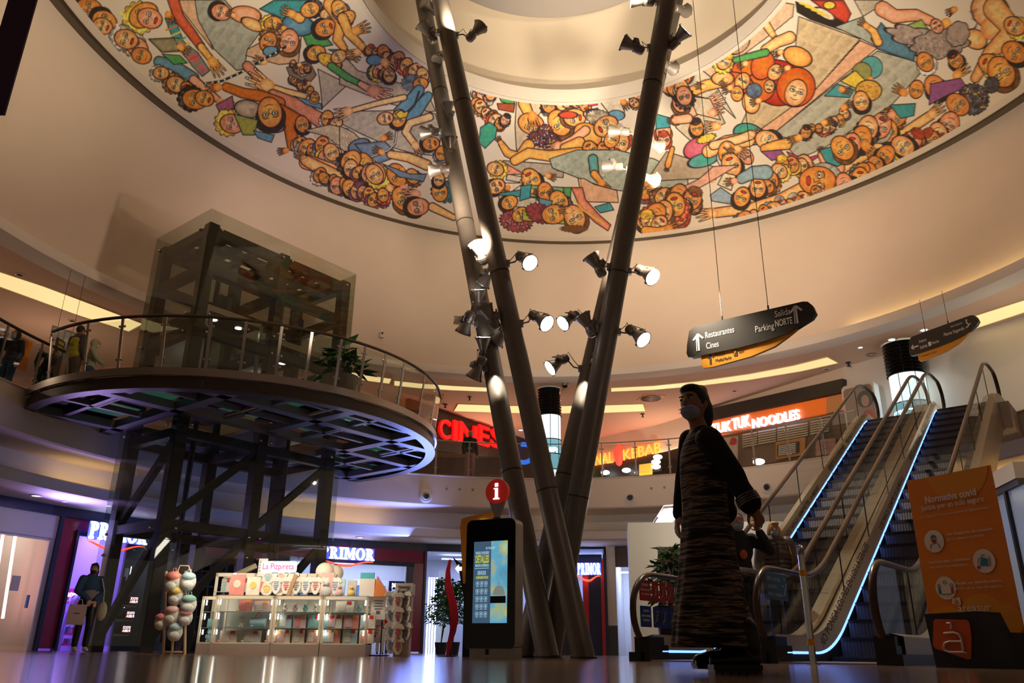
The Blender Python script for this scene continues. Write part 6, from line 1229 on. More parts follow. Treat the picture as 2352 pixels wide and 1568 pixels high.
def hang_sign(pL, pR, D_L, D_R, label, hgt, wires, content, topz):
    L = atd(*pL, D_L); R = atd(*pR, D_R); zz = (L.z+R.z)/2; L.z = R.z = zz; x = R-L; W = x.length; M = frame(L, x, (0, 0, 1)); t = thing('hanging_sign', (L+R)/2, label, 'sign')
    H = hgt; mb = MB(); dark = [(0, .02*W), (.01*W, 0), (W*.38, -.0), (W*.66, .015*W), (W*.85, H*.35), (W*.985, H*.80), (W, H*.95), (W*.97, H*1.06), (W*.93, H*1.08), (W*.5, H*1.04), (.07*W, H*.97), (.03*W, H*.9), (0.0, .06*W)]
    dark = [(0, H*.16), (.012*W, H*.03), (.04*W, 0), (W*.42, 0), (W*.62, H*.04), (W*.80, H*.14), (W*.97, H*.42), (W, H*.56), (W*.985, H*.80), (W*.955, H*.96), (W*.92, H), (W*.3, H), (.08*W, H*.985), (.035*W, H*.88), (.01*W, H*.45)]
    mb.prism(dark, .10, M, z0=-.05); mb.build('graphite_board', M_sg, t, world=True)
    yel = [(.115*W, 0.02), (.11*W, -H*.30), (.125*W, -H*.40), (.2*W, -H*.42), (W*.5, -H*.33), (W*.68, -H*.17), (W*.78, H*.03), (W*.86, H*.22), (W*.62, H*.06), (W*.42, 0.02)]
    mb = MB(); mb.prism(yel, .06, M, z0=-.03); mb.build('amber_board', M_sy, t, world=True)
    content(t, M, W, H)
    mb = MB()
    for f, tz in zip(wires, topz): A = M @ Vector((f*W, H, 0)); mb.cyl(A, A+Vector((0, 0, tz-A.z)), .006, n=5); mb.cyl(A, A+Vector((0, 0, .09)), .016, n=8)
    mb.build('suspension_wire', M_dsteel, t, world=True)
def tx(t, M, w, x, y, h, m, z=.052, width=None, off=.0, align='LEFT'):
    mb = MB(); M2 = Matrix.Translation(M @ Vector((x, y, z))) @ M.to_3x3().to_4x4(); put_text(mb, w, M2, h/.72, off, ext=.002, align=align, width=width, height=h if width else None, lift=.0); mb.build('lettering', m, t, world=True)
def c1(t, M, W, H):
    mb = MB(); arrow(mb, M, .105*W, H*.44, H*.55, z=.052); arrow(mb, M, .865*W, H*.64, H*.55, z=.052); mb.build('arrow', M_st, t, world=True)
    tx(t, M, 'Restaurantes', .165*W, H*.52, H*.20, M_st, width=.23*W); tx(t, M, 'Cines', .165*W, H*.17, H*.20, M_st, width=.10*W); tx(t, M, 'Salida', .71*W, H*.70, H*.20, M_st, width=.115*W); tx(t, M, 'Parking', .555*W, H*.36, H*.20, M_st, width=.14*W); tx(t, M, 'NORTE', .705*W, H*.40, H*.21, M_st, width=.125*W, off=.02)
    mb = MB(); arrow(mb, M, .19*W, -H*.18, H*.3, z=.031); mb.prism(rrect(.03*W, H*.2, .01, 3, .385*W, -H*.13), .003, M, z0=.031); mb.build('amber_symbols', M_sgd, t, world=True)
    tx(t, M, 'Primark', .225*W, -H*.12, H*.10, M_sgd, .032, .08*W); tx(t, M, 'MediaMarkt', .225*W, -H*.29, H*.10, M_sgd, .032, .125*W); tx(t, M, 'SUR', .41*W, -H*.16, H*.10, M_sgd, .032, .04*W); tx(t, M, 'P', .378*W, -H*.19, H*.13, M_sy, .036, .014*W)
# the two boards: the near one hangs from the drum ceiling, the far one under the upper ceiling
hang_sign((1580, 819), (1883, 769), 13.3, 12.6, 'large dark hanging direction sign with amber lower board, over the walking woman', .55, (.30, .66), c1, (15.3, 15.3))
def c2(t, M, W, H):
    mb = MB(); arrow(mb, M, .10*W, H*.42, H*.4, 180, z=.052); mb.prism(rrect(.04*W, H*.22, .01, 3, .315*W, H*.30), .003, M, z0=.052); mb.build('symbols', M_st, t, world=True)
    tx(t, M, 'Aseos', .17*W, H*.52, H*.16, M_st, width=.11*W); tx(t, M, 'Salida', .17*W, H*.20, H*.16, M_st, width=.11*W); tx(t, M, 'Norte', .345*W, H*.22, H*.16, M_st, width=.10*W); tx(t, M, 'Planta Segunda', .53*W, H*.42, H*.16, M_st, width=.28*W); tx(t, M, 'Está Usted en', .64*W, H*.74, H*.09, M_st, width=.16*W)
    mb = MB(); mb.ball(M @ Vector((.86*W, H*.82, .06)), .025, 8); mb.tube([M @ Vector(p) for p in ((.855*W, H*.75, .06), (.88*W, H*.55, .06), (.91*W, H*.6, .06))], .018, 6); mb.tube([M @ Vector(p) for p in ((.84*W, H*.45, .06), (.87*W, H*.5, .06), (.88*W, H*.55, .06))], .018, 6); mb.build('figure_symbol', M_st, t, world=True)
    tx(t, M, '<- Amazon Locker', .14*W, -H*.22, H*.10, M_sgd, .032, .25*W)
hang_sign((2090, 806), (2258, 779), 23.6, 22.5, 'smaller dark hanging direction sign with amber lower board, right of the lit column', .54, (.27, .60), c2, (ZC2, ZC2))
# dark hanging banner at the upper left corner
B0, B1 = atd(9, 262, 7.0), atd(-60, 262, 7.0); mb = MB(); mb.slab([B0, B1, B1+Vector((0, 0, 5)), B0+Vector((0, 0, 5))], (0, .02, 0)); tag(mb.build('hanging_banner', mat('aubergine_fabric', (.045, .022, .05), .8)), 'dark aubergine banner hanging at the upper left corner', 'banner')
# ================================================================== ESCALATORS (local frame: x right, y along the climb)
M_deck = mat('champagne_steel', (.42, .36, .27), .35, .7); M_skirt = mat('skirt_steel', (.46, .41, .33), .38, .6); M_step = mat('escalator_step', (.17, .16, .165), .5, .2); M_hand = mat('handrail_rubber', (.060, .032, .020), .28)
EAX = Vector((.6273, .7788)); ERZ = -math.atan2(EAX.x, EAX.y)
Y0E, SLE = 10.72, 5.33/9.27                               # foot of the slope, rise per metre
def znose(y): return min(Z2, max(0., (y-Y0E)*SLE))
def smooth_path(off, y0, y1, n=60, rad=.5):
    P = []
    for i in range(n+1):
        y = y0+(y1-y0)*i/n; z = sum(znose(y+rad*(k/4-1)) for k in range(9))/9; P.append((y, z+off))
    return P
def strip_mb(mb, path, x0, x1, h0, h1):
    """band following a path in y-z, between x0 (at h0 above it) and x1 (at h1)"""
    vs = []; n = len(path)
    for y, z in path: vs += [(x0, y, z+h0), (x1, y, z+h1)]
    mb.add(vs, [(2*i, 2*i+1, 2*i+3, 2*i+2) for i in range(n-1)])
def escalator(lat, label, name_side):
    org = Vector((EAX.y*lat, -EAX.x*lat, 0)); t = thing('escalator', org, label, 'escalator', rz=ERZ)
    HW = .60; YL, YU = 8.72, 21.2; hpath = smooth_path(1.0, 9.25, 20.9, 70)
    for s, sd in ((-1, 'left'), (1, 'right')):
        x = s*HW; lp = [(y, z) for y, z in hpath]
        # rubber handrail with round newel ends
        low = [(9.25+.0, 1.0)]; arcL = [(9.2-.46*math.sin(a)*1.05, .56+.44*math.cos(a)) for a in np.linspace(.15, 2.3, 12)]
        arcU = [(20.95+.40*math.sin(a), Z2+.60+.40*math.cos(a)) for a in np.linspace(.1, 2.6, 12)]
        pts = [(x, y, z) for y, z in arcL[::-1]]+[(x, y, z) for y, z in lp]+[(x, y, z) for y, z in arcU]
        mb = MB(); mb.tube(pts, .042, 10, sq=.75); mb.build('handrail', M_hand, t, True)
        # glass
        mb = MB(); gp = [(y, z) for y, z in smooth_path(0., 9.1, 21.0, 60)]
        vs = []; 
        for y, z in gp: vs += [(x, y, z+.30), (x, y, z+.98)]
        front_ = [(x, 9.1-.40*math.cos(a), .62+.36*math.sin(a)) for a in np.linspace(PI/2, -PI/2, 9)]
        n = len(gp); fs = [(2*i, 2*i+1, 2*i+3, 2*i+2) for i in range(n-1)]; mb.add(vs, fs); mb.add([(x, 9.1, .30)]+front_, [tuple(range(10))])
        mb.build('glass_balustrade', M_glass, t, fix=False)
        for y in np.arange(10.2, 20.8, 1.55): z = znose(y); mb = MB(); mb.box((x, y, z+.64), (.014, .012, .66)); mb.build('glass_joint', M_dsteel, t)
        # deck between glass and skirt with writing, inner skirt, LED line, outer cladding
        mb = MB(); pth = smooth_path(0., 9.15, 21.0, 60); strip_mb(mb, pth, x, s*.515, .30, .13); strip_mb(mb, pth, x, x+s*.12, .30, .27); strip_mb(mb, pth, x+s*.12, x+s*.12, .27, -.12); mb.build('skirt_deck', M_skirt, t, True)
        mb = MB(); strip_mb(mb, pth, s*.515, s*.515, .09, -.12); mb.build('skirt_panel', M_dsteel, t, True)
        if s == -1: mb = MB(); p2 = smooth_path(0., 9.2, 20.6, 90); mb.tube([(s*.512, y, z+.11) for y, z in p2], .016, 6); mb.build('blue_light_strip', M_blueled, t, True)
        mb = MB(); mb.box((x, 9.12, .09), (.20, .46, .18)); mb.prism([(-.10, -.23), (.10, -.23), (.06, .2), (-.06, .2)], .09, Matrix.Translation((x, 9.12, .18))); mb.build('newel_base', M_black, t)
        mb = MB(); mb.box((s*.68, 9.8, .05), (.16, 1.9, .1)); mb.build('plinth', M_black, t)
        if s == -1:
            words = [('NO PONGA LOS PIES EN LOS LATERALES', 10.45, 2.9), ('LOS NIÑOS SIEMPRE DE LA MANO', 13.8, 2.3), ('APRIETE LOS CORDONES', 16.6, 1.5), ('NO PONGA LOS PIES EN LOS LATERALES', 18.1, 2.2)]
            ca, sa = math.cos(math.atan(SLE)), math.sin(math.atan(SLE))
            for wd, y, L in words:
                yy = Vector((0, ca, sa)); 
                nrm = Vector((.17, 0, .085)); top = Vector((-.17*0-.085, 0, .17)); top = Vector((-.085, 0, .17)).normalized()
                M = Matrix((yy, Vector((-.447, 0, 0.894)), Vector((0, 0, 1)))).transposed().to_4x4(); up = Vector((-.447, 0, .894)); up = (up-yy*up.dot(yy)).normalized(); M = Matrix((yy, up, yy.cross(up))).transposed().to_4x4()
                M.translation = Vector((-.535, y, znose(y)+.165)); mbt = MB(); put_text(mbt, wd, M, 0, .01, ext=.001, width=L, height=.085, lift=.012); mbt.build('safety_lettering', M_sgd, t)
    # steps
    st = None; k = 0; y = Y0E-.25
    prof = [(-.5, 0), (.5, 0), (.5, .0)]
    def step_mesh():
        mb = MB(); mb.box((0, .20, -.012), (1.0, .40, .024), mi=1); mb.box((0, 0.006, -.135), (1.0, .012, .19)); mb.box((0, .0, -.02), (1.0, .03, .045), mi=1)
        for i in range(24): mb.box((-.48+i*.0417, .2, .004), (.015, .40, .010)); mb.box((-.48+i*.0417, -.004, -.12), (.015, .010, .2))
        return mb
    yv = Y0E-.1; i = 0
    while yv < 20.1:
        z = min(Z2-.01, max(.02, round((yv-Y0E+.25)*SLE/ .2307)*.2307*1.0 if False else (yv-Y0E+.2)*SLE))
        if st is None: st = step_mesh().build('step', [M_step, M_dsteel], t); o = st
        else: o = st.copy(); COL.objects.link(o); o.parent = t
        o.location = (0, yv, z); yv += .40
    mb = MB(); mb.box((0, 9.75, .008), (1.02, 1.7, .016)); mb.build('comb_plate', M_steel, t); mb = MB(); mb.box((0, 20.9, Z2-.0), (1.02, 1.2, .02)); mb.build('comb_plate', M_steel, t)
    mb = MB(); pth = smooth_path(0., 10.3, 21., 40); strip_mb(mb, pth, -.72, .72, -.55, -.55); strip_mb(mb, pth, -.72, -.72, -.55, -.1); strip_mb(mb, pth, .72, .72, -.55, -.1); mb.v = [(a, b, max(.005, c)) for a, b, c in mb.v]; mb.build('truss_cladding', M_deck, t)
    mb = MB(); strip_mb(mb, smooth_path(0., 9.9, 20.9, 40), -.51, .51, -.16, -.16); mb.v = [(a, b, max(.002, c)) for a, b, c in mb.v]; mb.build('step_well', M_black, t)
    return t
esL = escalator(-4.545, 'left escalator of the two, climbing away behind the walking woman', 'l')
esR = escalator(-3.02, 'right escalator of the two, climbing away beside the orange banner', 'r')
EM = lambda t, p: Matrix.Translation(t.location) @ Matrix.Rotation(ERZ, 4, 'Z') @ Vector(p)
# centre cover between the two escalators
g = thing('centre_cover', EM(esR, (-.7625, 10, 0)), 'sloping champagne metal cover between the two escalators', 'cover', rz=ERZ); mb = MB(); pth = [(y-10, z) for y, z in smooth_path(0., 9.2, 20.9, 60)]; strip_mb(mb, pth, -.035, .035, .29, .29); strip_mb(mb, pth, .035, .035, .29, .0); strip_mb(mb, pth, -.035, -.035, .29, 0); mb.v = [(a, b, max(.0, c)) for a, b, c in mb.v]; mb.build('cover_sheet', M_deck, g)
# upper landing slab, bridge and railing
mb = MB(); P = [EM(esL, (-.9, 19.95, 0)), EM(esR, (.9, 19.95, 0)), EM(esR, (.9, 24, 0)), EM(esL, (-.9, 24, 0))]; mb.slab([p+Vector((0, 0, Z2-.02)) for p in P], (0, 0, -.6)); struct('floor_landing', mb, M_wall)
# signs stuck on the glass
def glass_sign(t, x, y0, y1, z0, z1, m, label, lines=(), name='glass_sticker', mt=None):
    A = EM(t, (x+.012, y0, z0)); B = EM(t, (x+.012, y1, z0)); M = frame(A, B-A, (0, 0, 1)); W = (B-A).length; o = thing(name, A, label, 'sticker')
    mb = MB(); mb.prism(rrect(W, z1-z0, .015, 3, W/2, (z1-z0)/2), .004, M); mb.build('sheet', m, o, world=True)
    if lines:
        for (w, fx, fy, fw, fh) in lines: mb = MB(); put_text(mb, w, Matrix.Translation(M @ Vector((fx*W, fy*(z1-z0), .005))) @ M.to_3x3().to_4x4(), 0, .015, ext=.001, width=fw*W, height=fh*(z1-z0)); mb.build('lettering', mt or M_wht, o, world=True)
    return o, M, W
M_sb = mat('sticker_blue', (.03, .12, .26), .5); M_sr = mat('sticker_red', (.45, .02, .02), .5); M_sn = mat('sticker_navy', (.012, .05, .30), .5)
o, M, W = glass_sign(esR, -.6, 9.0, 9.62, .66, .95, M_sb, 'blue distance sticker with pale writing on the glass behind the steel post', [('RESPETA LA DISTANCIA', .05, .70, .62, .14), ('DE SEGURIDAD Y', .05, .42, .46, .14), ('SITÚATE A LA DERECHA', .05, .14, .64, .14)], mt=mat('pale_blue', (.45, .55, .62), .6))
mb = MB(); mb.tube([M @ Vector(p) for p in ((W*.74, .06, .008), (W*.80, .06, .008), (W*.92, .19, .008), (W*.97, .19, .008))], .006, 4); mb.prism(circ(.016, 12, W*.86, .24), .003, M, z0=.006); mb.prism(circ(.014, 12, W*.77, .16), .003, M, z0=.006); mb.build('pictogram', MATS['pale_blue'], o, world=True)
glass_sign(esL, -.6, 8.86, 9.12, .68, .92, M_sr, 'dark red prohibition sticker at the left end of the escalator glass', [('PROHIBIDO', .2, .72, .6, .12), ('POR FAVOR CUIDE', .12, .48, .76, .1), ('DE LOS MENORES', .16, .28, .7, .1)])
glass_sign(esL, -.6, 8.86, 9.12, .38, .62, M_sn, 'navy caution sticker at the left end of the escalator glass', [('ATENCIÓN', .25, .72, .5, .12), ('SIENTE LAS NORMAS', .1, .48, .8, .1), ('DE SEGURIDAD', .2, .28, .6, .1)])
for k in range(3):
    for z, m, nm in ((.68, M_sr, 'red'), (.38, M_sn, 'navy')):
        o, M, W = glass_sign(esL, -.6, 9.17+.19*k, 9.33+.19*k, z, z+.24, m, ['first', 'second', 'third'][k]+' narrow '+nm+' pictogram sticker from the left on the escalator glass')
        mb = MB(); mb.prism(circ(.018, 12, W*.5, .18), .003, M, z0=.005); mbx(mb, M, W*.42, W*.58, .07, .15, .005, .008); mb.tube([M @ Vector((W*.1, .04, .01)), M @ Vector((W*.9, .2, .01))], .004, 4); mb.build('pictogram', M_steel, o, world=True)
# ================================================================== BARRIER POSTS
def barrier(P, label, base=True):
    t = thing('barrier_post', P, label, 'post'); mb = MB(); mb.lathe([(.032, .0), (.032, 1.0), (.038, 1.0), (.038, 1.06), (.03, 1.09), (.001, 1.1)], 20); mb.build('tube', M_chrome, t, True)
    mb = MB(); mb.lathe([(.036, .80), (.036, .86)], 20); mb.lathe([(.036, .17), (.036, .23)], 20) if not base else None; mb.build('amber_band', mat('amber_tape', (.75, .38, .03), .5), t)
    mb = MB(); mb.lathe([(.001, .035), (.05, .032), (.15, .012), (.16, .0)] if base else [(.001, .006), (.06, .006), (.06, 0)], 32); mb.build('base_plate', M_chrome, t, True); return t
barrier(atd(1868, 1520, 8.6).xy.to_3d(), 'chrome barrier post with two amber bands in front of the right escalator', False)
barrier(atd(1633, 1520, 7.2).xy.to_3d(), 'chrome barrier post with round base just behind the walking woman')
# ================================================================== ORANGE BANNER AND LOGO BOX
TL, TR = atd(2082, 1105, 9.05), atd(2274, 1068, 8.55); BL, BR = atd(2126, 1463, 9.0), atd(2340, 1459, 8.5)
x = (TR-TL); x.z = 0; BLp = Vector((TL.x, TL.y, .24)); M = frame(BLp, x, (0, 0, 1)); W = x.length; Hb = (TL.z+TR.z)/2-.24
t = thing('covid_banner', BLp+Vector((x.x/2, x.y/2, 0)), 'tall orange rules banner with white writing and three round icons, right of the escalators', 'banner')
mb = MB(); mbx(mb, M, 0, W, 0, Hb, -.012, 0); mb.build('printed_board', M_orange, t, world=True)
M_yt = mat('banner_amber', (.86, .34, .015), .5); M_wt = mat('banner_white', (.92, .86, .80), .5); M_teal = mat('icon_teal', (.03, .26, .34), .5); M_icr = mat('icon_red', (.55, .05, .02), .5)
mb = MB()
def clipc(cx, cy, r): return [(min(W, max(0, cx+r*math.cos(a))), min(Hb, max(0, cy+r*math.sin(a)))) for a in np.linspace(0, 2*PI, 40)[:-1]]
for cx, cy, r, z in ((.62, 1.03, .36, .001), (.2, -.06, .42, .001), (.62, .10, .26, .0025), (.86, .10, .16, .004)): mb = MB(); mb.prism(clipc(W*cx, Hb*cy, W*r), .002, M, z0=z); mb.build('amber_disc', M_yt, t, world=True)
def bt(w, fx, fy, fw, h, off=.0): mb = MB(); put_text(mb, w, Matrix.Translation(M @ Vector((fx*W, fy*Hb, .007))) @ M.to_3x3().to_4x4(), 0, off, ext=.001, width=fw*W, height=h); mb.build('lettering', M_wt, t, world=True)
bt('Normativa covid', .20, .835, .60, .066, .03); bt('Juntos por un ocio seguro', .13, .79, .74, .052, .01); bt('Por tu seguridad y la de todos se mantienen las siguientes normas:', .10, .745, .80, .018)
bt('Uso obligatorio de mascarilla', .38, .615, .52, .024, .008); bt('en los espacios cerrados.', .38, .585, .42, .024); bt('Recuerda lavar y desinfectar', .12, .455, .48, .024, .008); bt('tus manos frecuentemente.', .12, .425, .44, .024)
bt('Mantén una distancia mínima', .38, .315, .50, .024, .008); bt('de 2m con el resto de usuarios.', .38, .285, .50, .024); bt('areasur', .36, .155, .36, .045)
ics = [(.22, .59), (.74, .44), (.26, .30)]
for fx, fy in ics: mb = MB(); mb.prism(circ(.105, 32, fx*W, fy*Hb), .002, M, z0=.006); mb.build('icon_disc', M_wt, t, world=True)
mb = MB(); mb.prism([(.315*W, .235*Hb), (.40*W, .24*Hb), (.405*W, .20*Hb), (.385*W, .19*Hb), (.305*W, .205*Hb)], .003, M, z0=.006); mb.build('logo_tile', M_wt, t, world=True)
mb = MB(); X, Y = ics[0][0]*W, ics[0][1]*Hb; mb.prism([(X-.028, Y+.03), (X-.026, Y+.05), (X, Y+.064), (X+.026, Y+.05), (X+.028, Y+.03)], .002, M, z0=.009); mb.build('teal_drawing', M_teal, t, world=True); mb = MB(); X, Y = ics[1][0]*W, ics[1][1]*Hb; mb.prism([(X-.045, Y-.04), (X+.03, Y-.045), (X+.04, Y+.02), (X-.02, Y+.035)], .002, M, z0=.009); mb.build('teal_drawing', M_teal, t, world=True); mb = MB(); X, Y = ics[2][0]*W, ics[2][1]*Hb; mb.prism([(X-.08, Y-.05), (X-.075, Y), (X-.055, Y), (X-.05, Y-.05)], .002, M, z0=.009); mb.build('teal_drawing', M_teal, t, world=True)
mb = MB(); X, Y = ics[0][0]*W, ics[0][1]*Hb; mb.prism(circ(.018, 12, X, Y+.005), .002, M, z0=.011); mb.build('red_drawing', M_icr, t, world=True); mb = MB(); X, Y = ics[1][0]*W, ics[1][1]*Hb; mb.prism([(X-.08, Y-.05), (X-.06, Y-.075), (X-.04, Y-.05), (X-.06, Y-.03)], .002, M, z0=.009); mb.build('red_drawing', M_icr, t, world=True); mb = MB(); X, Y = ics[2][0]*W, ics[2][1]*Hb; mb.prism([(X+.05, Y-.05), (X+.055, Y), (X+.075, Y), (X+.08, Y-.05)], .002, M, z0=.009); mb.build('red_drawing', M_icr, t, world=True)
mb = MB(); X, Y = ics[0][0]*W, ics[0][1]*Hb
def ol(pts, r=.0025, cl=False): mb.tube([M @ Vector((a, b, .011)) for a, b in pts], r, 4, closed=cl)
ol([(X-.05, Y-.07), (X-.045, Y-.035), (X-.015, Y-.02), (X+.015, Y-.02), (X+.045, Y-.035), (X+.05, Y-.07)]); ol([(X-.026, Y+.03), (X-.024, Y), (X, Y-.018), (X+.024, Y), (X+.026, Y+.03)]); X, Y = ics[1][0]*W, ics[1][1]*Hb; ol([(X-.06, Y-.02), (X-.05, Y+.02), (X-.02, Y+.04)]); ol([(X+.03, Y-.05), (X+.055, Y-.03), (X+.05, Y), (X+.06, Y+.02), (X+.05, Y+.035)]); ol([(X-.01, Y+.035), (X-.01, Y+.055), (X+.02, Y+.055)]); X, Y = ics[2][0]*W, ics[2][1]*Hb
for s in (-1, 1): ol([(X+s*.065+.013*math.cos(a), Y+.02+.017*math.sin(a)) for a in np.linspace(0, 2*PI, 12)[:-1]], .0022, True)
ol([(X-.05, Y-.055), (X+.05, Y-.055)]); ol([(X+.016*math.cos(a), Y+.05+.016*math.sin(a)) for a in np.linspace(0, 2*PI, 12)[:-1]], .002, True); mb.build('line_drawing', M_sgd, t, world=True)
mb = MB(); put_text(mb, 'à', Matrix.Translation(M @ Vector((.335*W, .203*Hb, .010))) @ M.to_3x3().to_4x4(), 0, .02, width=.04*W, height=.045); mb.build('small_logo_letter', M_orange, t, world=True)
mb = MB(); mbx(mb, M, W*.25, W*.3, -.24, .2, -.05, -.012); mbx(mb, M, W*.7, W*.75, -.24, .2, -.05, -.012); mb.build('rear_leg', M_dsteel, t, world=True)
# logo box
A = atd(2156, 1519, 8.2); A.z = 0; B = atd(2262, 1519, 8.0); B.z = 0; M = frame(A, B-A, (0, 0, 1)); Wb = (B-A).length; t = thing('logo_box', A, 'black plinth box with an orange logo tile at the foot of the banner', 'box')
mb = MB(); Hx = .44; mb.prism([(-.03, 0), (Wb*1.62, 0), (Wb*1.55, Hx*.62), (Wb*1.16, Hx*.62), (Wb*1.02, Hx), (-.06, Hx*.98)], .36, M, z0=-.36); mb.build('case', mat('black_board', (.006, .007, .009), .5), t, world=True)
mb = MB(); mb.prism([(.02, Hx*.84), (.04, Hx*.88), (Wb*.80, Hx*.85), (Wb*.84, Hx*.80), (Wb*.83, Hx*.55), (Wb*.74, Hx*.17), (Wb*.68, Hx*.15), (.0, Hx*.34), (-.02, Hx*.40)], .012, M); mb.build('logo_tile', mat('logo_orange', (.62, .10, .01), .5), t, world=True)
mb = MB()
def lg(pts, r=.017): mb.tube([M @ Vector((a*Wb, b*Hx, .016)) for a, b in pts], r, 8, sq=.5)
lg([(.26, .62), (.48, .63), (.58, .60), (.62, .53), (.62, .27), (.68, .27)]); lg([(.62, .47), (.34, .47), (.24, .44), (.20, .38), (.22, .31), (.32, .28), (.62, .28)]); lg([(.36, .80), (.44, .80), (.45, .74), (.42, .70)], .013); mb.build('logo_letter', M_wht, t, world=True)
# ================================================================== INFORMATION TOTEM
Dk = 11.4; A = atd(1064, 1500, Dk+.15); B = atd(1182, 1500, Dk-.2); A.z = B.z = 0; M = frame(A, B-A, (0, 0, 1)); Wk = (B-A).length; zT = atd(1120, 1192, Dk).z; z0 = .12; Hk = zT-z0
t = thing('information_totem', (A+B)/2, 'black touch screen totem with silver rim in front of the columns', 'information totem')
mb = MB(); mb.prism(rrect(Wk, Hk, .09, 6, Wk/2, z0+Hk/2), .24, M, z0=-.245); mb.build('body', M_steel, t, world=True)
mb = MB(); mb.prism(rrect(Wk-.01, Hk-.01, .085, 6, Wk/2, z0+Hk/2), .012, M, z0=-.005); mb.build('black_glass', M_gloss, t, world=True)
sx0, sx1, sy0, sy1 = Wk*.17, Wk*.85, z0+Hk*.19, z0+Hk*.82
mb = MB(); mbx(mb, M, sx0, sx0+(sx1-sx0)*.52, sy0, sy1, .007, .012); mb.build('menu_screen', glow('screen_slate', (.05, .10, .17), .9), t, world=True)
M_scr = glow('screen_photo', (.10, .42, .62), 1.); nt = M_scr.node_tree; bs = nt.nodes['Principled BSDF']; tcn = nt.nodes.new('ShaderNodeTexCoord'); wv = nt.nodes.new('ShaderNodeTexNoise'); wv.inputs['Scale'].default_value = 4; cr = nt.nodes.new('ShaderNodeValToRGB'); cr.color_ramp.elements[0].color = (.02, .10, .25, 1); cr.color_ramp.elements[1].color = (.3, .7, .75, 1); e_ = cr.color_ramp.elements.new(.5); e_.color = (.12, .36, .5, 1); e_ = cr.color_ramp.elements.new(.62); e_.color = (.4, .4, .12, 1); nt.links.new(tcn.outputs['Object'], wv.inputs['Vector']); nt.links.new(wv.outputs[0], cr.inputs[0]); nt.links.new(cr.outputs[0], bs.inputs['Emission Color'])
mb = MB(); mbx(mb, M, sx0+(sx1-sx0)*.52, sx1, sy0, sy1, .007, .012); mb.build('picture_screen', M_scr, t, world=True)
mb = MB(); bx = sx0+(sx1-sx0)*.77; by = sy0+(sy1-sy0)*.33; mb.prism([(bx-.09, by), (bx+.09, by), (bx+.085, by+.05), (bx+.05, by+.11), (bx, by+.13), (bx-.05, by+.11), (bx-.085, by+.05)], .003, M, z0=.012); mb.prism(circ(.014, 10, bx, by+.15), .003, M, z0=.012); mb.build('bell_picture', glow('bell_tone', (.25, .28, .25), .7), t, world=True); mb = MB(); mbx(mb, M, bx-.13, bx+.10, by-.10, by-.01, .012, .015); mb.build('bell_base_picture', M_black, t, world=True)
def scr(w, fx, fy, fw, h, m, off=0.): 
    mb = MB(); put_text(mb, w, Matrix.Translation(M @ Vector((sx0+fx*(sx1-sx0), sy0+fy*(sy1-sy0), .013))) @ M.to_3x3().to_4x4(), 0, off, ext=.0005, width=fw*(sx1-sx0), height=h); mb.build('screen_text', m, t, world=True)
M_tl = glow('screen_text_blue', (.35, .55, .62), 1.); M_ty = glow('screen_text_yellow', (.50, .50, .04), 1.)
scr('areasur', .36, .90, .28, .03, M_tl); scr('PORQUE LOS PEQUEÑOS', .06, .84, .40, .045, M_tl, .02); scr('DETALLES', .06, .735, .40, .10, M_ty, .03); scr('MARCAN LA DIFERENCIA', .06, .685, .40, .035, M_tl, .02); scr('SERVICIOS', .13, .585, .25, .05, M_tl, .02); scr('COMPLEMENTARIOS', .08, .535, .37, .035, M_ty, .02)
mb = MB()
for r_i in range(5):
    for c_i in range(3):
        cx, cy = sx0+(sx1-sx0)*(.13+.125*c_i), sy0+(sy1-sy0)*(.48-.092*r_i); mb.tube([M @ Vector((a+cx, b+cy, .014)) for a, b in rrect(.045, .05, .01, 2)], .0022, 4, closed=True); mbx(mb, M, cx-.008, cx+.008, cy-.014, cy+.012, .012, .015); mbx(mb, M, cx-.022, cx+.022, cy-.044, cy-.038, .012, .014)
mbx(mb, M, sx0+.02, sx0+(sx1-sx0)*.46, sy0+(sy1-sy0)*.662, sy0+(sy1-sy0)*.668, .012, .015); mb.build('screen_icons', M_tl, t, world=True)
mb = MB(); mbx(mb, M, Wk*.1, Wk*1.0, 0, z0+.02, -.22, -.03); mb.build('foot', M_steel, t, world=True); mb = MB(); mbx(mb, M, Wk*.42, Wk*.48, .05, z0, -.03, -.02); mb.build('lock', M_black, t, world=True)
ic = M @ Vector((Wk*.55, 0, -.12)); rz0 = zT; zi = atd(1133, 1127, Dk).z; ri = (atd(1133, 1098, Dk).z-atd(1133, 1155, Dk).z)/2
mb = MB(); Mi = M.copy(); Mi.translation = Vector((ic.x, ic.y, 0)); mb.prism([(-.03, rz0+.02), (.03, rz0+.02), (.12, zi-ri*.8), (-.12, zi-ri*.8)], .05, Mi, z0=-.025); mb.build('info_stem', M_steel, t, world=True)
mb = MB(); mbx(mb, Mi, -.05, .05, rz0-.01, rz0+.03, -.04, .04); mb.build('stem_collar', M_black, t, world=True)
mb = MB(); mb.prism([(a, b+zi) for a, b in circ(ri, 40)], .08, Mi, z0=-.04); dk = mb.build('info_disc', mat('info_red', (.50, .018, .015), .4, emit=(.5, .02, .01), es=.25), t, world=True)
mb = MB(); s_ = ri*.9; P_ = [(-.3, -.72), (.3, -.72), (.3, -.62), (.14, -.6), (.14, .28), (-.26, .28), (-.26, .2), (-.12, .17), (-.12, -.6), (-.3, -.62)]; mb.prism([(a*s_, b*s_+zi) for a, b in P_], .01, Mi, z0=.041); mb.prism([(a*s_, b*s_+zi) for a, b in ((-.14, .42), (.15, .42), (.15, .72), (-.14, .72))], .01, Mi, z0=.041); mb.build('letter_i', glow('info_white', (.9, .85, 1.), 2.4), t, world=True)
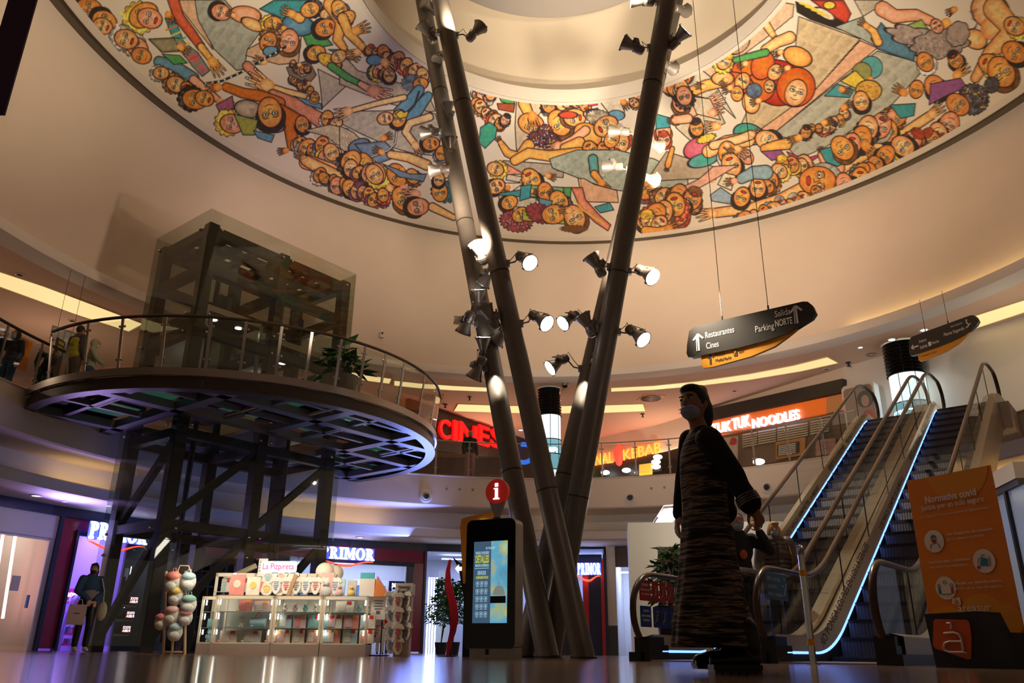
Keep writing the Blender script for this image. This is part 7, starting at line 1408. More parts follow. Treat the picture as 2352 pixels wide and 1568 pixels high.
# orange sign behind the totem
A = atd(1056, 1240, 14.2); B = atd(1140, 1180, 14.2); A2 = Vector((A.x, A.y, 0)); M = frame(A2, Vector((B.x-A.x, B.y-A.y, 0)), (0, 0, 1)); W = math.hypot(B.x-A.x, B.y-A.y); zb, zt = atd(1060, 1500, 14.2).z, atd(1120, 1178, 14.2).z
t = thing('shop_directory', A2, 'leaning amber directory board peeping out behind the totem', 'sign'); mb = MB(); mb.prism([(.08, 1.15), (.0, zt-.26), (.02, zt-.12), (.1, zt-.09), (W*.85, zt+.02), (W+.05, zt), (W+.1, 1.15)], .08, M); mb.build('amber_panel', mat('amber_panel', (.80, .32, .03), .45), t, world=True)
mb = MB(); mb.prism([(-.12, zt-.75), (0, zt-.95), (.1, .9), (.1, 0), (W, 0), (W, 1.2), (.0, 1.2+.3)], .07, M, z0=-.01); mb.build('black_panel', M_black, t, world=True)
mb = MB(); mb.prism([(W*.55, zt-.14), (W*.78, zt-.14), (W*.78, zt-.21), (W*.72, zt-.32), (W*.62, zt-.32), (W*.66, zt-.22), (W*.55, zt-.22)], .02, M, z0=.08); mb.tube([M @ Vector((W*1.0+.05*math.cos(a), zt-.12+.16*math.sin(a), .1)) for a in np.linspace(-1.2, 1.3, 8)], .014, 6); mb.prism([(-.06, zt-.95), (.0, zt-.88), (.0, zt-.92), (.05, zt-.92), (.05, zt-.98), (.0, zt-.98), (.0, zt-1.02)], .02, M, z0=.065); mb.build('white_symbol', M_sign, t, world=True)
# red curved ribbon, plants
P = [atd(x, y, 14.6) for x, y in ((1034, 1284), (1029, 1310), (1029, 1335), (1034, 1362), (1041, 1390), (1044, 1420), (1040, 1450), (1032, 1478), (1027, 1499))]; t = thing('red_ribbon', (P[-1].x, P[-1].y, 0), 'thin curved red ribbon shaped sculpture standing left of the totem', 'sculpture'); P[-1].z = 0
mb = MB(); vs = [];
for i, p in enumerate(P): w_ = .02+.05*math.sin(PI*i/8); vs += [p+Vector((-w_, 0, 0)), p+Vector((w_, 0, 0)), p+Vector((w_, .03, 0)), p+Vector((-w_, .03, 0))]
mb.add(vs, [(4*i+a, 4*i+b, 4*i+4+b, 4*i+4+a) for i in range(8) for a, b in ((0, 1), (1, 2), (2, 3), (3, 0))]+[(0, 1, 2, 3), (32, 33, 34, 35)]); mb.build('ribbon', mat('crimson', (.60, .01, .03), .4), t, world=True); mb = MB(); mb.cyl((0, 0, 0), (0, 0, .02), .16, n=20); mb.build('foot_disc', M_dsteel, t)
def leafy(P, h, rad, n, label, pot=.16, poth=.28, stems=5, lsz=.07, name='potted_plant', potm=None, seed=1, crown=.3):
    r_ = random.Random(seed); t = thing(name, P, label, 'plant'); mb = MB(); mb.lathe([(pot*.75, 0), (pot, poth), (pot*1.03, poth), (pot*.95, poth-.03), (.001, poth-.04)], 20); mb.build('pot', potm or M_black, t, True)
    mb = MB(); tips = []
    for k in range(stems):
        a = r_.uniform(0, 6.28); q = [(0, 0, poth-.03), (.3*rad*math.cos(a), .3*rad*math.sin(a), poth+(h-poth)*.5), (.6*rad*math.cos(a), .6*rad*math.sin(a), h*.95)]; mb.tube(q, [.014, .01, .005], 5)
    mb.build('stem', mat('bark', (.10, .06, .03), .8), t)
    mb = MB()
    for k in range(n):
        z = poth+(h-poth)*(crown+(1-crown)*r_.random()); f = math.sin(min(1, (z-poth)/(h-poth)*.9+.25)*PI*.9); a = r_.uniform(0, 6.28); rr = rad*math.sqrt(r_.random())*max(.25, f); c = Vector((rr*math.cos(a), rr*math.sin(a), z)); d = Vector((math.cos(a)+r_.uniform(-.6, .6), math.sin(a)+r_.uniform(-.6, .6), r_.uniform(-.7, .5))).normalized(); s = d.cross(Vector((0, 0, 1))).normalized(); l = lsz*r_.uniform(.7, 1.4); u = s.cross(d)*l*.15
        mb.add([c, c+d*l*.5+s*l*.28, c+d*l*1.1, c+d*l*.5-s*l*.28, c+d*l*.5+u], [(0, 1, 4), (1, 2, 4), (2, 3, 4), (3, 0, 4)])
    mb.build('foliage', M_green, t, fix=False); return t
P = atd(1012, 1502, 21.); P.z = 0; leafy(P, 1.75, .42, 700, 'left one of two leafy green potted shrubs before the glass shop', seed=2, lsz=.11)
P = atd(1040, 1502, 20.); P.z = 0; leafy(P, 1.62, .50, 900, 'right one of two leafy green potted shrubs, behind the red ribbon', seed=3, lsz=.11)
P = atd(1552, 1520, 15.0); P.z = 0; leafy(P, 1.85, .40, 260, 'leafy plant in a tall dark planter in front of the white booth', pot=.30, poth=.85, lsz=.17, seed=5, potm=mat('dark_planter', (.05, .045, .04), .5), crown=.05)
# planter on the platform
P = near(782, 872, PR-.9, PX, PY); P.z = 5.25; t = leafy(P, 1.35, .45, 70, 'green leafy plant in a big stone pot on the round platform', pot=.42, poth=.62, lsz=.34, seed=9, potm=M_pot, crown=.2)
# ================================================================== MARKET STALL
SA, SB = atd(485, 1500, 14.6), atd(842, 1500, 13.9); SA.z = SB.z = 0
def sp(px, py, o=0.):
    """point on the stall front plane"""
    P = onplane(px, py, SA, SB); n = Vector(((SB-SA).y, -(SB-SA).x, 0)).normalized(); return P+n*o
def sfr(a, b, z=0., o=0.): P = sp(a, 1450, o); Q = sp(b, 1450, o); P.z = Q.z = z; return frame(P, Q-P, (0, 0, 1)), (Q-P).length
ZT = sp(620, 1368).z; ZB = sp(620, 1480).z
M_lam = mat('cream_laminate', (.78, .68, .52), .4); M_led = glow('case_light', (1., .93, .80), 12.); M_caseback = mat('case_back', (.85, .78, .66), .5); M_base = mat('mauve_base', (.42, .32, .28), .5)
def case(a, b, label, side=False, depth=.5, o=0., hi=None):
    M, W = sfr(a, b, 0, o); zt = hi or ZT; t = thing('display_case', M.translation.copy(), label, 'display case')
    mb = MB(); mbx(mb, M, 0, W, 0, ZB, -depth, 0); mb.build('base', M_base, t, world=True)
    mb = MB(); mbx(mb, M, 0, W, ZB, zt, -depth, -depth+.02); mb.build('back_panel', M_caseback, t, world=True)
    mb = MB()
    for x in (0, W-.035): mbx(mb, M, x, x+.035, ZB, zt, -.035, 0); mbx(mb, M, x, x+.035, ZB, zt, -depth, -depth+.035)
    mbx(mb, M, 0, W, zt-.05, zt, -.035, 0); mbx(mb, M, 0, W, ZB, ZB+.03, -.035, 0); mbx(mb, M, 0, W, ZB, ZB+.01, -depth, 0); mb.build('frame', M_lam, t, world=True)
    mb = MB(); mbx(mb, M, .04, W-.04, ZB+.04, zt-.05, -.015, -.010); mb.build('front_glass', M_shop, t, world=True)
    mb = MB(); mbx(mb, M, 0, W, zt, zt+.012, -depth, .0); mb.build('top_glass', M_shop, t, world=True)
    h = (zt-ZB)/3
    for k in (1, 2): mb = MB(); mbx(mb, M, .03, W-.03, ZB+h*k, ZB+h*k+.008, -depth+.03, -.03); mb.build('glass_shelf', mat('shelf_glass_edge', (.35, .45, .40), .1), t, world=True)
    mb = MB()
    for x in (.06, W-.06): mb.cyl(M @ Vector((x, zt-.06, -.06)), M @ Vector((x, ZB+h*2.45, -.06)), .011, n=8); mb.cyl(M @ Vector((x, ZB+h*1.9, -.06)), M @ Vector((x, ZB+h*1.55, -.06)), .011, n=8); mb.cyl(M @ Vector((x, ZB+h*.9, -.06)), M @ Vector((x, ZB+h*.6, -.06)), .011, n=8)
    mb.build('led_bar', M_led, t, world=True)
    c = M @ Vector((W/2, zt-.02, .55)); return M, W, h
cs = [case(486, 623, 'glass display case at the left end of the stall front'), case(624, 735, 'glass display case in the middle of the stall front'), case(737, 842, 'glass display case at the right end of the stall front')]
csl = case(440, 484, 'narrow glass display case set back at the left of the stall', o=-.25)
for (M, W, h) in cs+[csl]: lamp('AREA', M @ Vector((W/2, ZT+.75, .6)), 9, (1., .88, .68), M @ Vector((W/2, .7, -.2)), .5, name='stall_light')
lamp('POINT', cs[1][0] @ Vector((0, 1.6, -.9)), 25, (1., .88, .7), size=.2, name='stall_light')
# goods
PAL = [(.75, .25, .22), (.72, .60, .50), (.35, .50, .55), (.80, .70, .58), (.62, .30, .30), (.25, .45, .40), (.78, .55, .15), (.55, .52, .50), (.70, .42, .40), (.45, .60, .65)]
PN = ['salmon', 'cream', 'grey blue', 'ivory', 'rose', 'green', 'yellow', 'grey', 'pink', 'pale blue']
PM = [mat('goods_'+n.replace(' ', '_'), c, .55, noise=(14, .25)) for n, c in zip(PN, PAL)]
def gift(M, x, y, z, w, h, ci, label, group=None, cj=1, d=.06):
    t = thing('gift_box', M @ Vector((x+w/2, y, z)), label, 'gift box', group=group); mb = MB(); mbx(mb, M, x, x+w, y, y+h, z-d, z); mb.build('box', PM[ci], t, world=True)
    mb = MB(); mbx(mb, M, x+w*.12, x+w*.55, y+h*.1, y+h*.8, z, z+.008); mb.build('front_picture', PM[cj], t, world=True); mb = MB(); mbx(mb, M, x+w*.6, x+w*.85, y+h*.72, y+h*.98, z, z+.012); mb.build('price_tag', M_red if ci % 2 else M_yt, t, world=True)
def plush(P, s, ci, label, group=None):
    t = thing('plush_toy', P, label, 'plush toy', group=group); mb = MB(); mb.ball((0, 0, s*.4), (s*.36, s*.3, s*.4), 10); mb.ball((0, -.02, s*.95), s*.3, 10)
    for k in (-1, 1): mb.ball((k*s*.2, 0, s*1.2), s*.11, 8); mb.ball((k*s*.34, -s*.1, s*.5), (s*.12, s*.12, s*.24), 8); mb.ball((k*s*.2, -s*.26, s*.12), (s*.13, s*.2, s*.12), 8)
    mb.build('body', PM[ci], t, True); mb = MB(); mb.ball((0, -s*.28, s*.9), (s*.13, s*.08, s*.1), 8); mb.build('muzzle', PM[3], t, True)
nm = ['left', 'middle', 'right']
# case 1
M, W, h = cs[0]; Z = [ZB+.03, ZB+h+.012, ZB+2*h+.012]
for k in range(3): gift(M, .1+k*.38, Z[0], -.12, .28, h*.72, [1, 7, 4][k], ['cream framed card set low in the left case', 'grey box low in the middle of the left case', 'rose framed picture low at the right of the left case'][k])
gift(M, .34, Z[2], -.15, .2, h*.74, 0, 'salmon gift box at the top of the left case', cj=0); gift(M, .60, Z[2], -.15, .24, h*.66, 8, 'pink grey box beside the salmon box in the left case')
plush(M @ Vector((.4, Z[1], -.2)), .13, 3, 'cream plush toy on the middle shelf of the left case'); plush(M @ Vector((.95, Z[1], -.2)), .12, 6, 'yellow plush toy on the middle shelf of the left case')
t = thing('toy_roller', M @ Vector((.68, Z[1]+.08, -.18)), 'pale blue rolled toy bag on the middle shelf of the left case', 'toy'); mb = MB(); mb.cyl((-.12, 0, 0), (.12, 0, 0), .07); mb.build('roll', PM[9], t, True); mb = MB(); mb.tube([(-.06+.12*k/6, 0, .06+.09*math.sin(PI*k/6)) for k in range(7)], .008, 6); mb.build('handle', PM[0], t, True)
for k in range(9):
    P = M @ Vector((.1+k*.13, Z[k % 3], -.07)); mb = MB(); mb.ball((0, 0, .018), (.025, .018, .018), 8); o = mb.build('trinket', PM[(k*3) % 10], smooth=True); o.location = P; tag(o, 'tiny coloured trinket at the glass edge of a shelf in the left case', 'trinket', 'trinkets in the left display case')
# case 2
M, W, h = cs[1]; Z = [ZB+.03, ZB+h+.012, ZB+2*h+.012]
for k in range(4):
    gift(M, .07+k*.235, Z[1], -.12, .2, h*.8, [9, 8, 5, 7][k], ['first', 'second', 'third', 'fourth'][k]+' wrapped baby set from the left on the middle shelf of the middle case', cj=[3, 0, 5, 2][k]); gift(M, .07+k*.235, Z[0], -.12, .2, h*.82, [3, 1, 4, 2][k], ['first', 'second', 'third', 'fourth'][k]+' wrapped baby set from the left on the lowest shelf of the middle case', cj=[8, 3, 1, 9][k])
for k in range(4): plush(M @ Vector((.13+k*.17, Z[2], -.16)), .10, [3, 8, 5, 1][k], ['first', 'second', 'third', 'fourth'][k]+' plush toy from the left at the top of the middle case')
# case 3
M, W, h = cs[2]; Z = [ZB+.03, ZB+h+.012, ZB+2*h+.012]
for k in range(3):
    gift(M, .06+k*.27, Z[1], -.12, .24, h*.82, [3, 0, 3][k], nm[k]+' large box on the middle shelf of the right case', cj=[8, 8, 9][k]); gift(M, .06+k*.27, Z[0], -.12, .23, h*.84, [0, 9, 3][k], nm[k]+' large box on the lowest shelf of the right case', cj=[1, 3, 0][k])
gift(M, .16, Z[2], -.2, .3, h*.7, 3, 'plain ivory box at the top of the right case', cj=3); plush(M @ Vector((.56, Z[2], -.15)), .09, 5, 'green and white plush heap at the top of the right case, left one'); plush(M @ Vector((.7, Z[2], -.15)), .09, 3, 'cream plush heap at the top of the right case, right one')
M, W, h = csl; gift(M, .08, ZB+h+.012, -.15, .2, h*.55, 5, 'flat green box in the narrow left case', cj=5); plush(M @ Vector((.14, ZB+.03, -.2)), .17, 2, 'doll in a blue dress at the bottom of the narrow left case')
# things standing on the counter
M, W, h = cs[0]; ZC = ZT+.014
def tablet(x, w, hh, label, ci, round_=False, up=0., M=M, z=-.25, nme='plaque', cj=0):
    t = thing(nme, M @ Vector((x+w/2, ZC+up, z)), label, nme.replace('_', ' ')); mb = MB(); poly = circ(w/2, 24, x+w/2, ZC+up+w/2) if round_ else [(x, ZC+up), (x+w, ZC+up), (x+w, ZC+up+hh), (x, ZC+up+hh)]; mb.prism(poly, .03, M, z0=z); mb.build('plate', PM[ci], t, world=True)
    mb = MB(); mb.prism(circ(w*.26, 14, x+w/2, ZC+up+(w/2 if round_ else hh*.55)), .006, M, z0=z+.03); 
    if round_: mb.tube([M @ Vector((x+w/2+w*.32*math.cos(a), ZC+up+w/2+w*.1+w*.25*math.sin(a), z+.035)) for a in np.linspace(0, PI, 8)], .006, 4)
    mb.build('picture', PM[cj], t, world=True)
tablet(.12, .24, .34, 'red framed baby card standing on the left case', 0, cj=1, nme='picture_frame'); tablet(.40, .22, .30, 'pale wooden name board standing on the left case', 3, cj=6, nme='name_board')
for k, (x, u, c) in enumerate(((.65, .19, 2), (.86, .19, 8), (.65, 0, 6), (.86, 0, 4))): tablet(x, .19, 0, ['upper left', 'upper right', 'lower left', 'lower right'][k]+' of the four round plaques on the left case', 3, True, u, cj=c, nme='round_plaque')
mb = MB(); mb.prism([(1.10, ZC), (1.16, ZC), (1.26, ZC+.34), (1.20, ZC+.36)], .04, M, z0=-.2); tag(mb.build('wooden_tower', mat('toy_wood', (.45, .25, .12), .6)), 'leaning wooden toy tower at the right end of the left case', 'toy')
M_cot = mat('white_cotton', (.80, .72, .64), .8, bump=(9, .2)); M_ink = [mat('print_blue', (.15, .3, .55), .7), mat('print_red', (.6, .06, .08), .7), mat('print_grey', (.15, .14, .15), .7)]
def onesie(P, s, rz, label, group, ink=0, shirt=False, name=None):
    t = thing(name or ('tee_shirt' if shirt else 'baby_onesie'), P, label, 'shirt' if shirt else 'onesie', rz=rz, group=group)
    if shirt: poly = [(-.5, .62), (-.62, .3), (-.45, .24), (-.38, .4), (-.42, -.7), (.42, -.7), (.38, .4), (.45, .24), (.62, .3), (.5, .62), (.2, .75), (0, .66), (-.2, .75)]
    else: poly = [(-.42, .62), (-.58, .30), (-.42, .22), (-.34, .36), (-.40, -.15), (-.34, -.42), (-.12, -.72), (.12, -.72), (.34, -.42), (.40, -.15), (.34, .36), (.42, .22), (.58, .30), (.42, .62), (.18, .74), (0, .64), (-.18, .74)]
    mb = MB(); Mx = Matrix(((s, 0, 0, 0), (0, 0, -1, 0), (0, s, 0, 0), (0, 0, 0, 1))); mb.prism(poly, .05, Mx, z0=-.025); o = mb.build('garment', M_cot, t); bv = o.modifiers.new('soft', 'BEVEL'); bv.width = .012; bv.segments = 2
    mb = MB()
    for k in range(4): mb.box((0, -.03, s*(.3-.14*k)), (s*(.5-.1*(k % 2)), .006, s*.05))
    mb.box((0, -.03, -s*.3), (s*.2, .006, s*.16)); mb.build('print', M_ink[ink], t)
    mb = MB(); mb.tube([(0, 0, s*.72), (0, 0, s*.9), (.02, 0, s*.95)], .006, 5); mb.build('hanger', M_dsteel, t); return t
rzs = math.atan2((SB-SA).y, (SB-SA).x)
Mc, Wc, hc = cs[1]
for k in range(7):
    x = -.07+.165*k; onesie(Mc @ Vector((x, ZC+.165, -.22)), .19, rzs+.12*(k % 3-1), ['first', 'second', 'third', 'fourth', 'fifth', 'sixth', 'seventh'][k]+' printed baby onesie from the left standing on the middle case', 'onesies on the middle case', k % 3)
Mr, Wr, hr = cs[2]
def hangset(x, y, s, ci, label):
    t = thing('baby_gift_set', Mr @ Vector((x, y, -.2)), label, 'gift set'); mb = MB(); mbx(mb, Mr, x-s*.5, x+s*.5, y, y+s*1.7, -.24, -.2); mb.build('backing_card', PM[ci], t, world=True); mb = MB(); mb.ball(Mr @ Vector((x, y+s*.9, -.17)), s*.2, 8); mb.ball(Mr @ Vector((x, y+s*.35, -.17)), (s*.42, s*.2, s*.35), 8); mb.build('doll', PM[ci-1 if ci else 1], t, True, True)
hangset(-.02, ZC, .22, 8, 'pink hanging baby gift set below the lanterns'); hangset(.20, ZC, .16, 9, 'pale blue baby gift set beside the pink one'); hangset(.40, ZC, .15, 7, 'grey baby gift set near the right end of the counter')
t = thing('gift_bag', Mr @ Vector((.66, ZC, -.2)), 'clear gift bag with white baby clothes on the right case', 'gift bag'); mb = MB(); mbx(mb, Mr, .53, .78, ZC, ZC+.28, -.28, -.18); mb.build('bag', M_cot, t, world=True); mb = MB(); mbx(mb, Mr, .53, .76, ZC+.28, ZC+.38, -.25, -.2); mb.build('bag_top', MATS['teal_plastic'], t, world=True)
mb = MB(); mb.prism([(.78, ZC), (1.0, ZC), (.98, ZC+.1), (.82, ZC+.32)], .12, Mr, z0=-.26); tag(mb.build('orange_box', mat('orange_card', (.75, .22, .05), .5)), 'orange slanted card box at the right end of the counter', 'box')
# rear shelving with its white frame
M2, W2_ = sfr(437, 728, 0, -.75); zt2 = ZT+.42; t = thing('rear_shelving', M2.translation.copy(), 'tall cream framed glass shelving along the back of the stall', 'shelving'); mb = MB()
for x in (0, W2_*.33, W2_*.66, W2_-.04): mbx(mb, M2, x, x+.04, 0, zt2, -.4, -.36); mbx(mb, M2, x, x+.04, 0, zt2, -.04, 0)
mbx(mb, M2, 0, W2_, zt2-.06, zt2, -.04, 0); mbx(mb, M2, 0, W2_, zt2-.06, zt2, -.4, -.36); mb.build('frame', M_lam, t, world=True)
for z in (ZT-.1, ZT+.1): mb = MB(); mbx(mb, M2, 0, W2_, z, z+.012, -.4, 0); mb.build('glass_shelf', MATS['shelf_glass_edge'], t, world=True)
for k in range(12): gift(M2, .08+k*(W2_-.3)/11, ZT+.112, -.1, .16, .22, (k*3+1) % 10, 'packed baby clothing set standing on the rear shelving', 'packed sets on the rear shelving', cj=(k*7+2) % 10)
for k in range(12): gift(M2, .08+k*(W2_-.3)/11, ZT-.088, -.1, .15, .16, (k*7+3) % 10, 'small packed set on the lower board of the rear shelving', 'small packed sets on the rear shelving', cj=(k*3+4) % 10)
for k, (x, y) in enumerate(((515, 1314), (611, 1316), (604, 1325), (662, 1313), (686, 1333), (764, 1340))):
    P = sp(x, y, -.5); t = thing('stall_spot', P, ['clip lamp on the rear frame, first from the left', 'clip lamp right of the name board post', 'clip lamp above the wooden toy tower', 'clip lamp beside the right name board post', 'clip lamp above the onesies', 'clip lamp between the pink and grey gift sets'][k], 'clip lamp'); mb = MB(); mb.ball((0, 0, 0), .035, 8); mb.build('bulb', MATS['track_bulb'], t, True); mb = MB(); mb.cyl((0, .03, 0), (0, .1, -.0), .03); mb.cyl((0, .08, 0), (0, .08, zt2-P.z if zt2 < P.z else -.1), .008); mb.build('clamp', M_dsteel, t)
# name board, notice, lanterns
A, B = sp(566, 1305, -.7), sp(650, 1316, -.7); C_l = sp(566, 1278, -.7); x = B-A; M = frame(A, Vector((x.x, x.y, 0)), (0, 0, 1)); W = math.hypot(x.x, x.y); H = (C_l-A).length; t = thing('stall_name_board', A, 'white lit name board with pink hand lettering above the stall', 'sign')
mb = MB(); mb.prism(rrect(W, H, .04, 4, W/2, H/2), .05, M, z0=-.05); mb.build('light_box', glow('name_board_light', (.88, .90, 1.), 1.1), t, world=True)
mb = MB(); put_text(mb, 'La Pizpireta', Matrix.Translation(M @ Vector((W*.06, H*.28, .001))) @ M.to_3x3().to_4x4(), 0, .01, ext=.003, width=W*.88, height=H*.52); mb.build('lettering', mat('pink_marker', (.65, .06, .30), .5), t, world=True)
mb = MB()
for f in (.12, .82): mb.cyl(M @ Vector((W*f, 0, -.03)), M @ Vector((W*f, zt2-A.z, -.03)), .018, n=8)
mb.build('board_leg', M_wht, t, world=True)
M, W = sfr(541, 563, sp(550, 1310, -.72).z, -.72); H = .27; t = thing('paper_notice', M.translation.copy(), 'white paper notice standing left of the stall name board', 'notice'); mb = MB(); mbx(mb, M, 0, W, -.03, H, -.01, 0); mb.build('sheet', M_white, t, world=True); mb = MB(); [mbx(mb, M, W*.12, W*.88, H*(.75-.18*k), H*(.79-.18*k), 0, .003) for k in range(4)]; mb.build('print_lines', M_dsteel, t, world=True)
t = thing('yellow_tube', sp(490, 1290, -1.5), 'dull brass coloured slanting pipe behind the left of the stall', 'pipe'); mb = MB(); mb.tube([sp(465, 1303, -1.5), sp(492, 1291, -1.5), sp(520, 1278, -1.5)], .05, 6); mb.tube([sp(490, 1292, -1.5), Vector((sp(490, 1292, -1.5).x, sp(490, 1292, -1.5).y, 0))], .03, 6); mb.build('tube', mat('dull_brass', (.50, .42, .26), .5), t, True, True)
M_pap = mat('paper_shade', (.80, .68, .55), .8)
for k, (x, y, r) in enumerate(((734, 1308, .150), (753, 1310, .140))):
    P = sp(x, y, -.35-.15*k); t = thing('paper_lantern', P, ['front', 'rear'][k]+' of the two round cream paper lanterns over the counter', 'lantern'); mb = MB(); prof = []; n = 26
    for i in range(n+1): a = -PI/2+PI*i/n; prof.append((max(.02, r*math.cos(a)*(1+.015*(i % 2))), r*math.sin(a)))
    mb.lathe(prof, 28); mb.build('paper_shade', M_pap, t, True); mb = MB(); mb.lathe([(.03, r-.005), (.035, r+.005), (.03, r+.01)], 16); mb.build('top_ring', M_dsteel, t); mb = MB(); mb.cyl((0, 0, -r), (0, 0, ZC-P.z), .006, n=5); mb.build('stick', M_dsteel, t)
# backpacks on the wooden rack
t = thing('backpack_rack', sp(402, 1492, -.1).xy.to_3d(), 'pale wooden rack carrying small backpacks at the left end of the stall', 'rack'); mb = MB(); R_ = lambda x, y, o=0: sp(x, y, -.1+o)
for x0, x1 in ((402, 390), (376, 370), (421, 420)): A = R_(x0, 1310); B = R_(x1, 1493); B.z = 0; mb.tube([A, B], .022, 6)
mb.tube([R_(402, 1310), R_(408, 1297), R_(428, 1298), R_(432, 1312)], .012, 6); mb.build('upright', mat('pale_wood', (.62, .42, .20), .6), t, world=True); mb = MB(); A = R_(372, 1491); B = R_(414, 1491); A.z = B.z = .03; mb.tube([A, B], .02, 6); mb.tube([R_(378, 1432), R_(414, 1432)], .018, 6); mb.build('crossbar', MATS['pale_wood'], t, world=True)
BP = [(398, 1338, .20, 0, 1, 'pink flapped patterned backpack, topmost on the rack'), (433, 1336, .17, 2, 3, 'blue edged dotted backpack hanging at the top right of the rack'), (404, 1370, .17, 6, 3, 'yellow flapped floral backpack on the rack'), (434, 1388, .17, 5, 3, 'green flapped animal print backpack on the rack'), (395, 1414, .18, 8, 1, 'pale pink flapped backpack in the middle of the rack'), (427, 1418, .15, 4, 3, 'small rose flapped dotted backpack on the rack'), (371, 1428, .15, 0, 1, 'red topped backpack furthest left on the rack'), (403, 1452, .16, 9, 3, 'light blue flapped backpack, lowest on the rack')]
for i, (x, y, s, cf, cb, lb) in enumerate(BP):
    s *= 1.22
    t = thing('child_backpack', sp(x, y, .02), lb, 'backpack', rz=rzs+(.25 if i % 2 else -.2)); mb = MB(); mb.ball((0, 0, 0), (s*.62, s*.35, s*.72), 14); mb.ball((0, -s*.22, -s*.25), (s*.45, s*.25, s*.36), 12); mb.build('bag_body', mat('floral_cloth_%d' % cb, PAL[cb], .7, noise=(40, .7)), t, True)
    mb = MB(); mb.ball((0, -s*.06, s*.38), (s*.56, s*.40, s*.36), 14); mb.build('flap', PM[cf], t, True); mb = MB(); mb.tube([(-.03, 0, s*.7), (-.02, 0, s*.95), (.02, 0, s*.95), (.03, 0, s*.7)], .007, 5); mb.tube([(s*.3, s*.3, s*.6), (s*.45, s*.45, 0), (s*.3, s*.3, -s*.6)], .01, 5); mb.build('strap', PM[cf], t, True)
# hanging shirts and onesie tower
onesie(sp(860, 1390, -.35), .30, rzs+.1, 'larger cream shirt with writing hanging right of the stall', None, 2, True); onesie(sp(850, 1447, -.45), .26, rzs, 'smaller cream shirt with red print hanging low right of the stall', None, 1, True)
t = thing('shirt_rail', sp(868, 1500, -.4).xy.to_3d(), 'thin dark clothes rail right of the stall', 'clothes rail'); mb = MB(); A = sp(846, 1355, -.4); B = sp(872, 1357, -.4); mb.tube([Vector((A.x, A.y, 0)), A, B, Vector((B.x, B.y, 0))], .010, 6); mb.build('rail', M_dsteel, t, True, True); mb = MB(); mb.box((-.05, 0, .01), (.3, .2, .02)); mb.build('foot', M_dsteel, t)
A, B = sp(905, 1500, .1), sp(940, 1500, .1); A.z = B.z = 0; M = frame(A, B-A, (0, 0, 1)); W = (B-A).length; zt = sp(920, 1340, .1).z; t = thing('onesie_tower', (A+B)/2, 'white square tower stand hung with printed onesies', 'display stand'); mb = MB(); mbx(mb, M, 0, W, 0, zt-.18, -W, 0); mb.build('column', M_lam, t, world=True); mb = MB(); mbx(mb, M, -.02, W+.02, zt-.18, zt, -W-.02, .02); mb.build('header_box', M_white, t, world=True)
for k, w_ in enumerate(('PERSONALIZADOS', 'EN EL MOMENTO')): mb = MB(); put_text(mb, w_, Matrix.Translation(M @ Vector((.02, zt-.08-.07*k, .025))) @ M.to_3x3().to_4x4(), 0, .01, width=W-.04, height=.04); mb.build('lettering', M_sgd, t, world=True)
k = 0
for r_i, y in enumerate((1378, 1412, 1450, 1480)):
    for c_i, (x, o, rr) in enumerate(((901, .14, .15), (918, .16, 0), (938, .12, -.5))):
        if r_i == 3 and c_i == 2: continue
        onesie(sp(x, y+3*(c_i % 2), o), .185, rzs+rr, ['left', 'middle', 'right'][c_i]+' onesie in the '+['top', 'second', 'third', 'lowest'][r_i]+' row of the tower stand', 'onesies on the tower stand', k % 3); k += 1
# ================================================================== PEOPLE
def capsule(mb, P, r):
    for i in range(len(P)-1):
        a, b = Vector(P[i]), Vector(P[i+1]); r0, r1 = (r[i], r[i+1]) if isinstance(r, (list, tuple)) else (r, r)
        mb.tube([a, b], [r0, r1], 12); mb.ball(a, r0, 10); mb.ball(b, r1, 10)
def fuse(mb, name, m, parent, vox=.012, sm=4):
    o = mb.build(name, m, parent, True)
    rm = o.modifiers.new('fuse', 'REMESH'); rm.mode = 'VOXEL'; rm.voxel_size = vox; rm.use_smooth_shade = True
    s = o.modifiers.new('soften', 'SMOOTH'); s.iterations = sm; s.factor = .5; return o
def fingers(mb, w, d, side, s=1., curl=.35):
    """palm, four fingers of unequal length and a thumb, from the wrist w along d"""
    w, d = Vector(w), Vector(d).normalized(); side = (Vector(side)-d*Vector(side).dot(d)).normalized(); nrm = d.cross(side)
    R = Matrix((side, nrm, d)).transposed(); mb.ball(w+d*.045*s, (.038*s, .016*s, .052*s), 12, R=R)
    for k, L in enumerate((.062, .074, .070, .054)):
        b = w+d*.082*s+side*(k-1.5)*.0205*s; q = [b]; dd = d+side*(k-1.5)*.10
        for j in range(3): dd = (dd+nrm*curl).normalized(); q.append(q[-1]+dd*L*s*(.45, .32, .23)[j])
        capsule(mb, q, [.0095*s, .009*s, .008*s, .0065*s])
    b = w+d*.03*s-side*.034*s; t1 = b+(d*.6-side*.8).normalized()*.035*s; capsule(mb, [b, t1, t1+(d*.85-side*.35+nrm*.2).normalized()*.032*s], [.0125*s, .011*s, .0085*s])
M_hairk = mat('black_hair', (.014, .010, .008), .5, bump=(60, .3)); M_hairb = mat('blond_hair', (.62, .34, .10), .5, bump=(60, .3)); M_hairm = mat('brown_hair', (.07, .035, .018), .5, bump=(60, .3))
M_mask = mat('surgical_blue', (.30, .50, .62), .7); M_eye = mat('eye_white', (.75, .72, .68), .3)
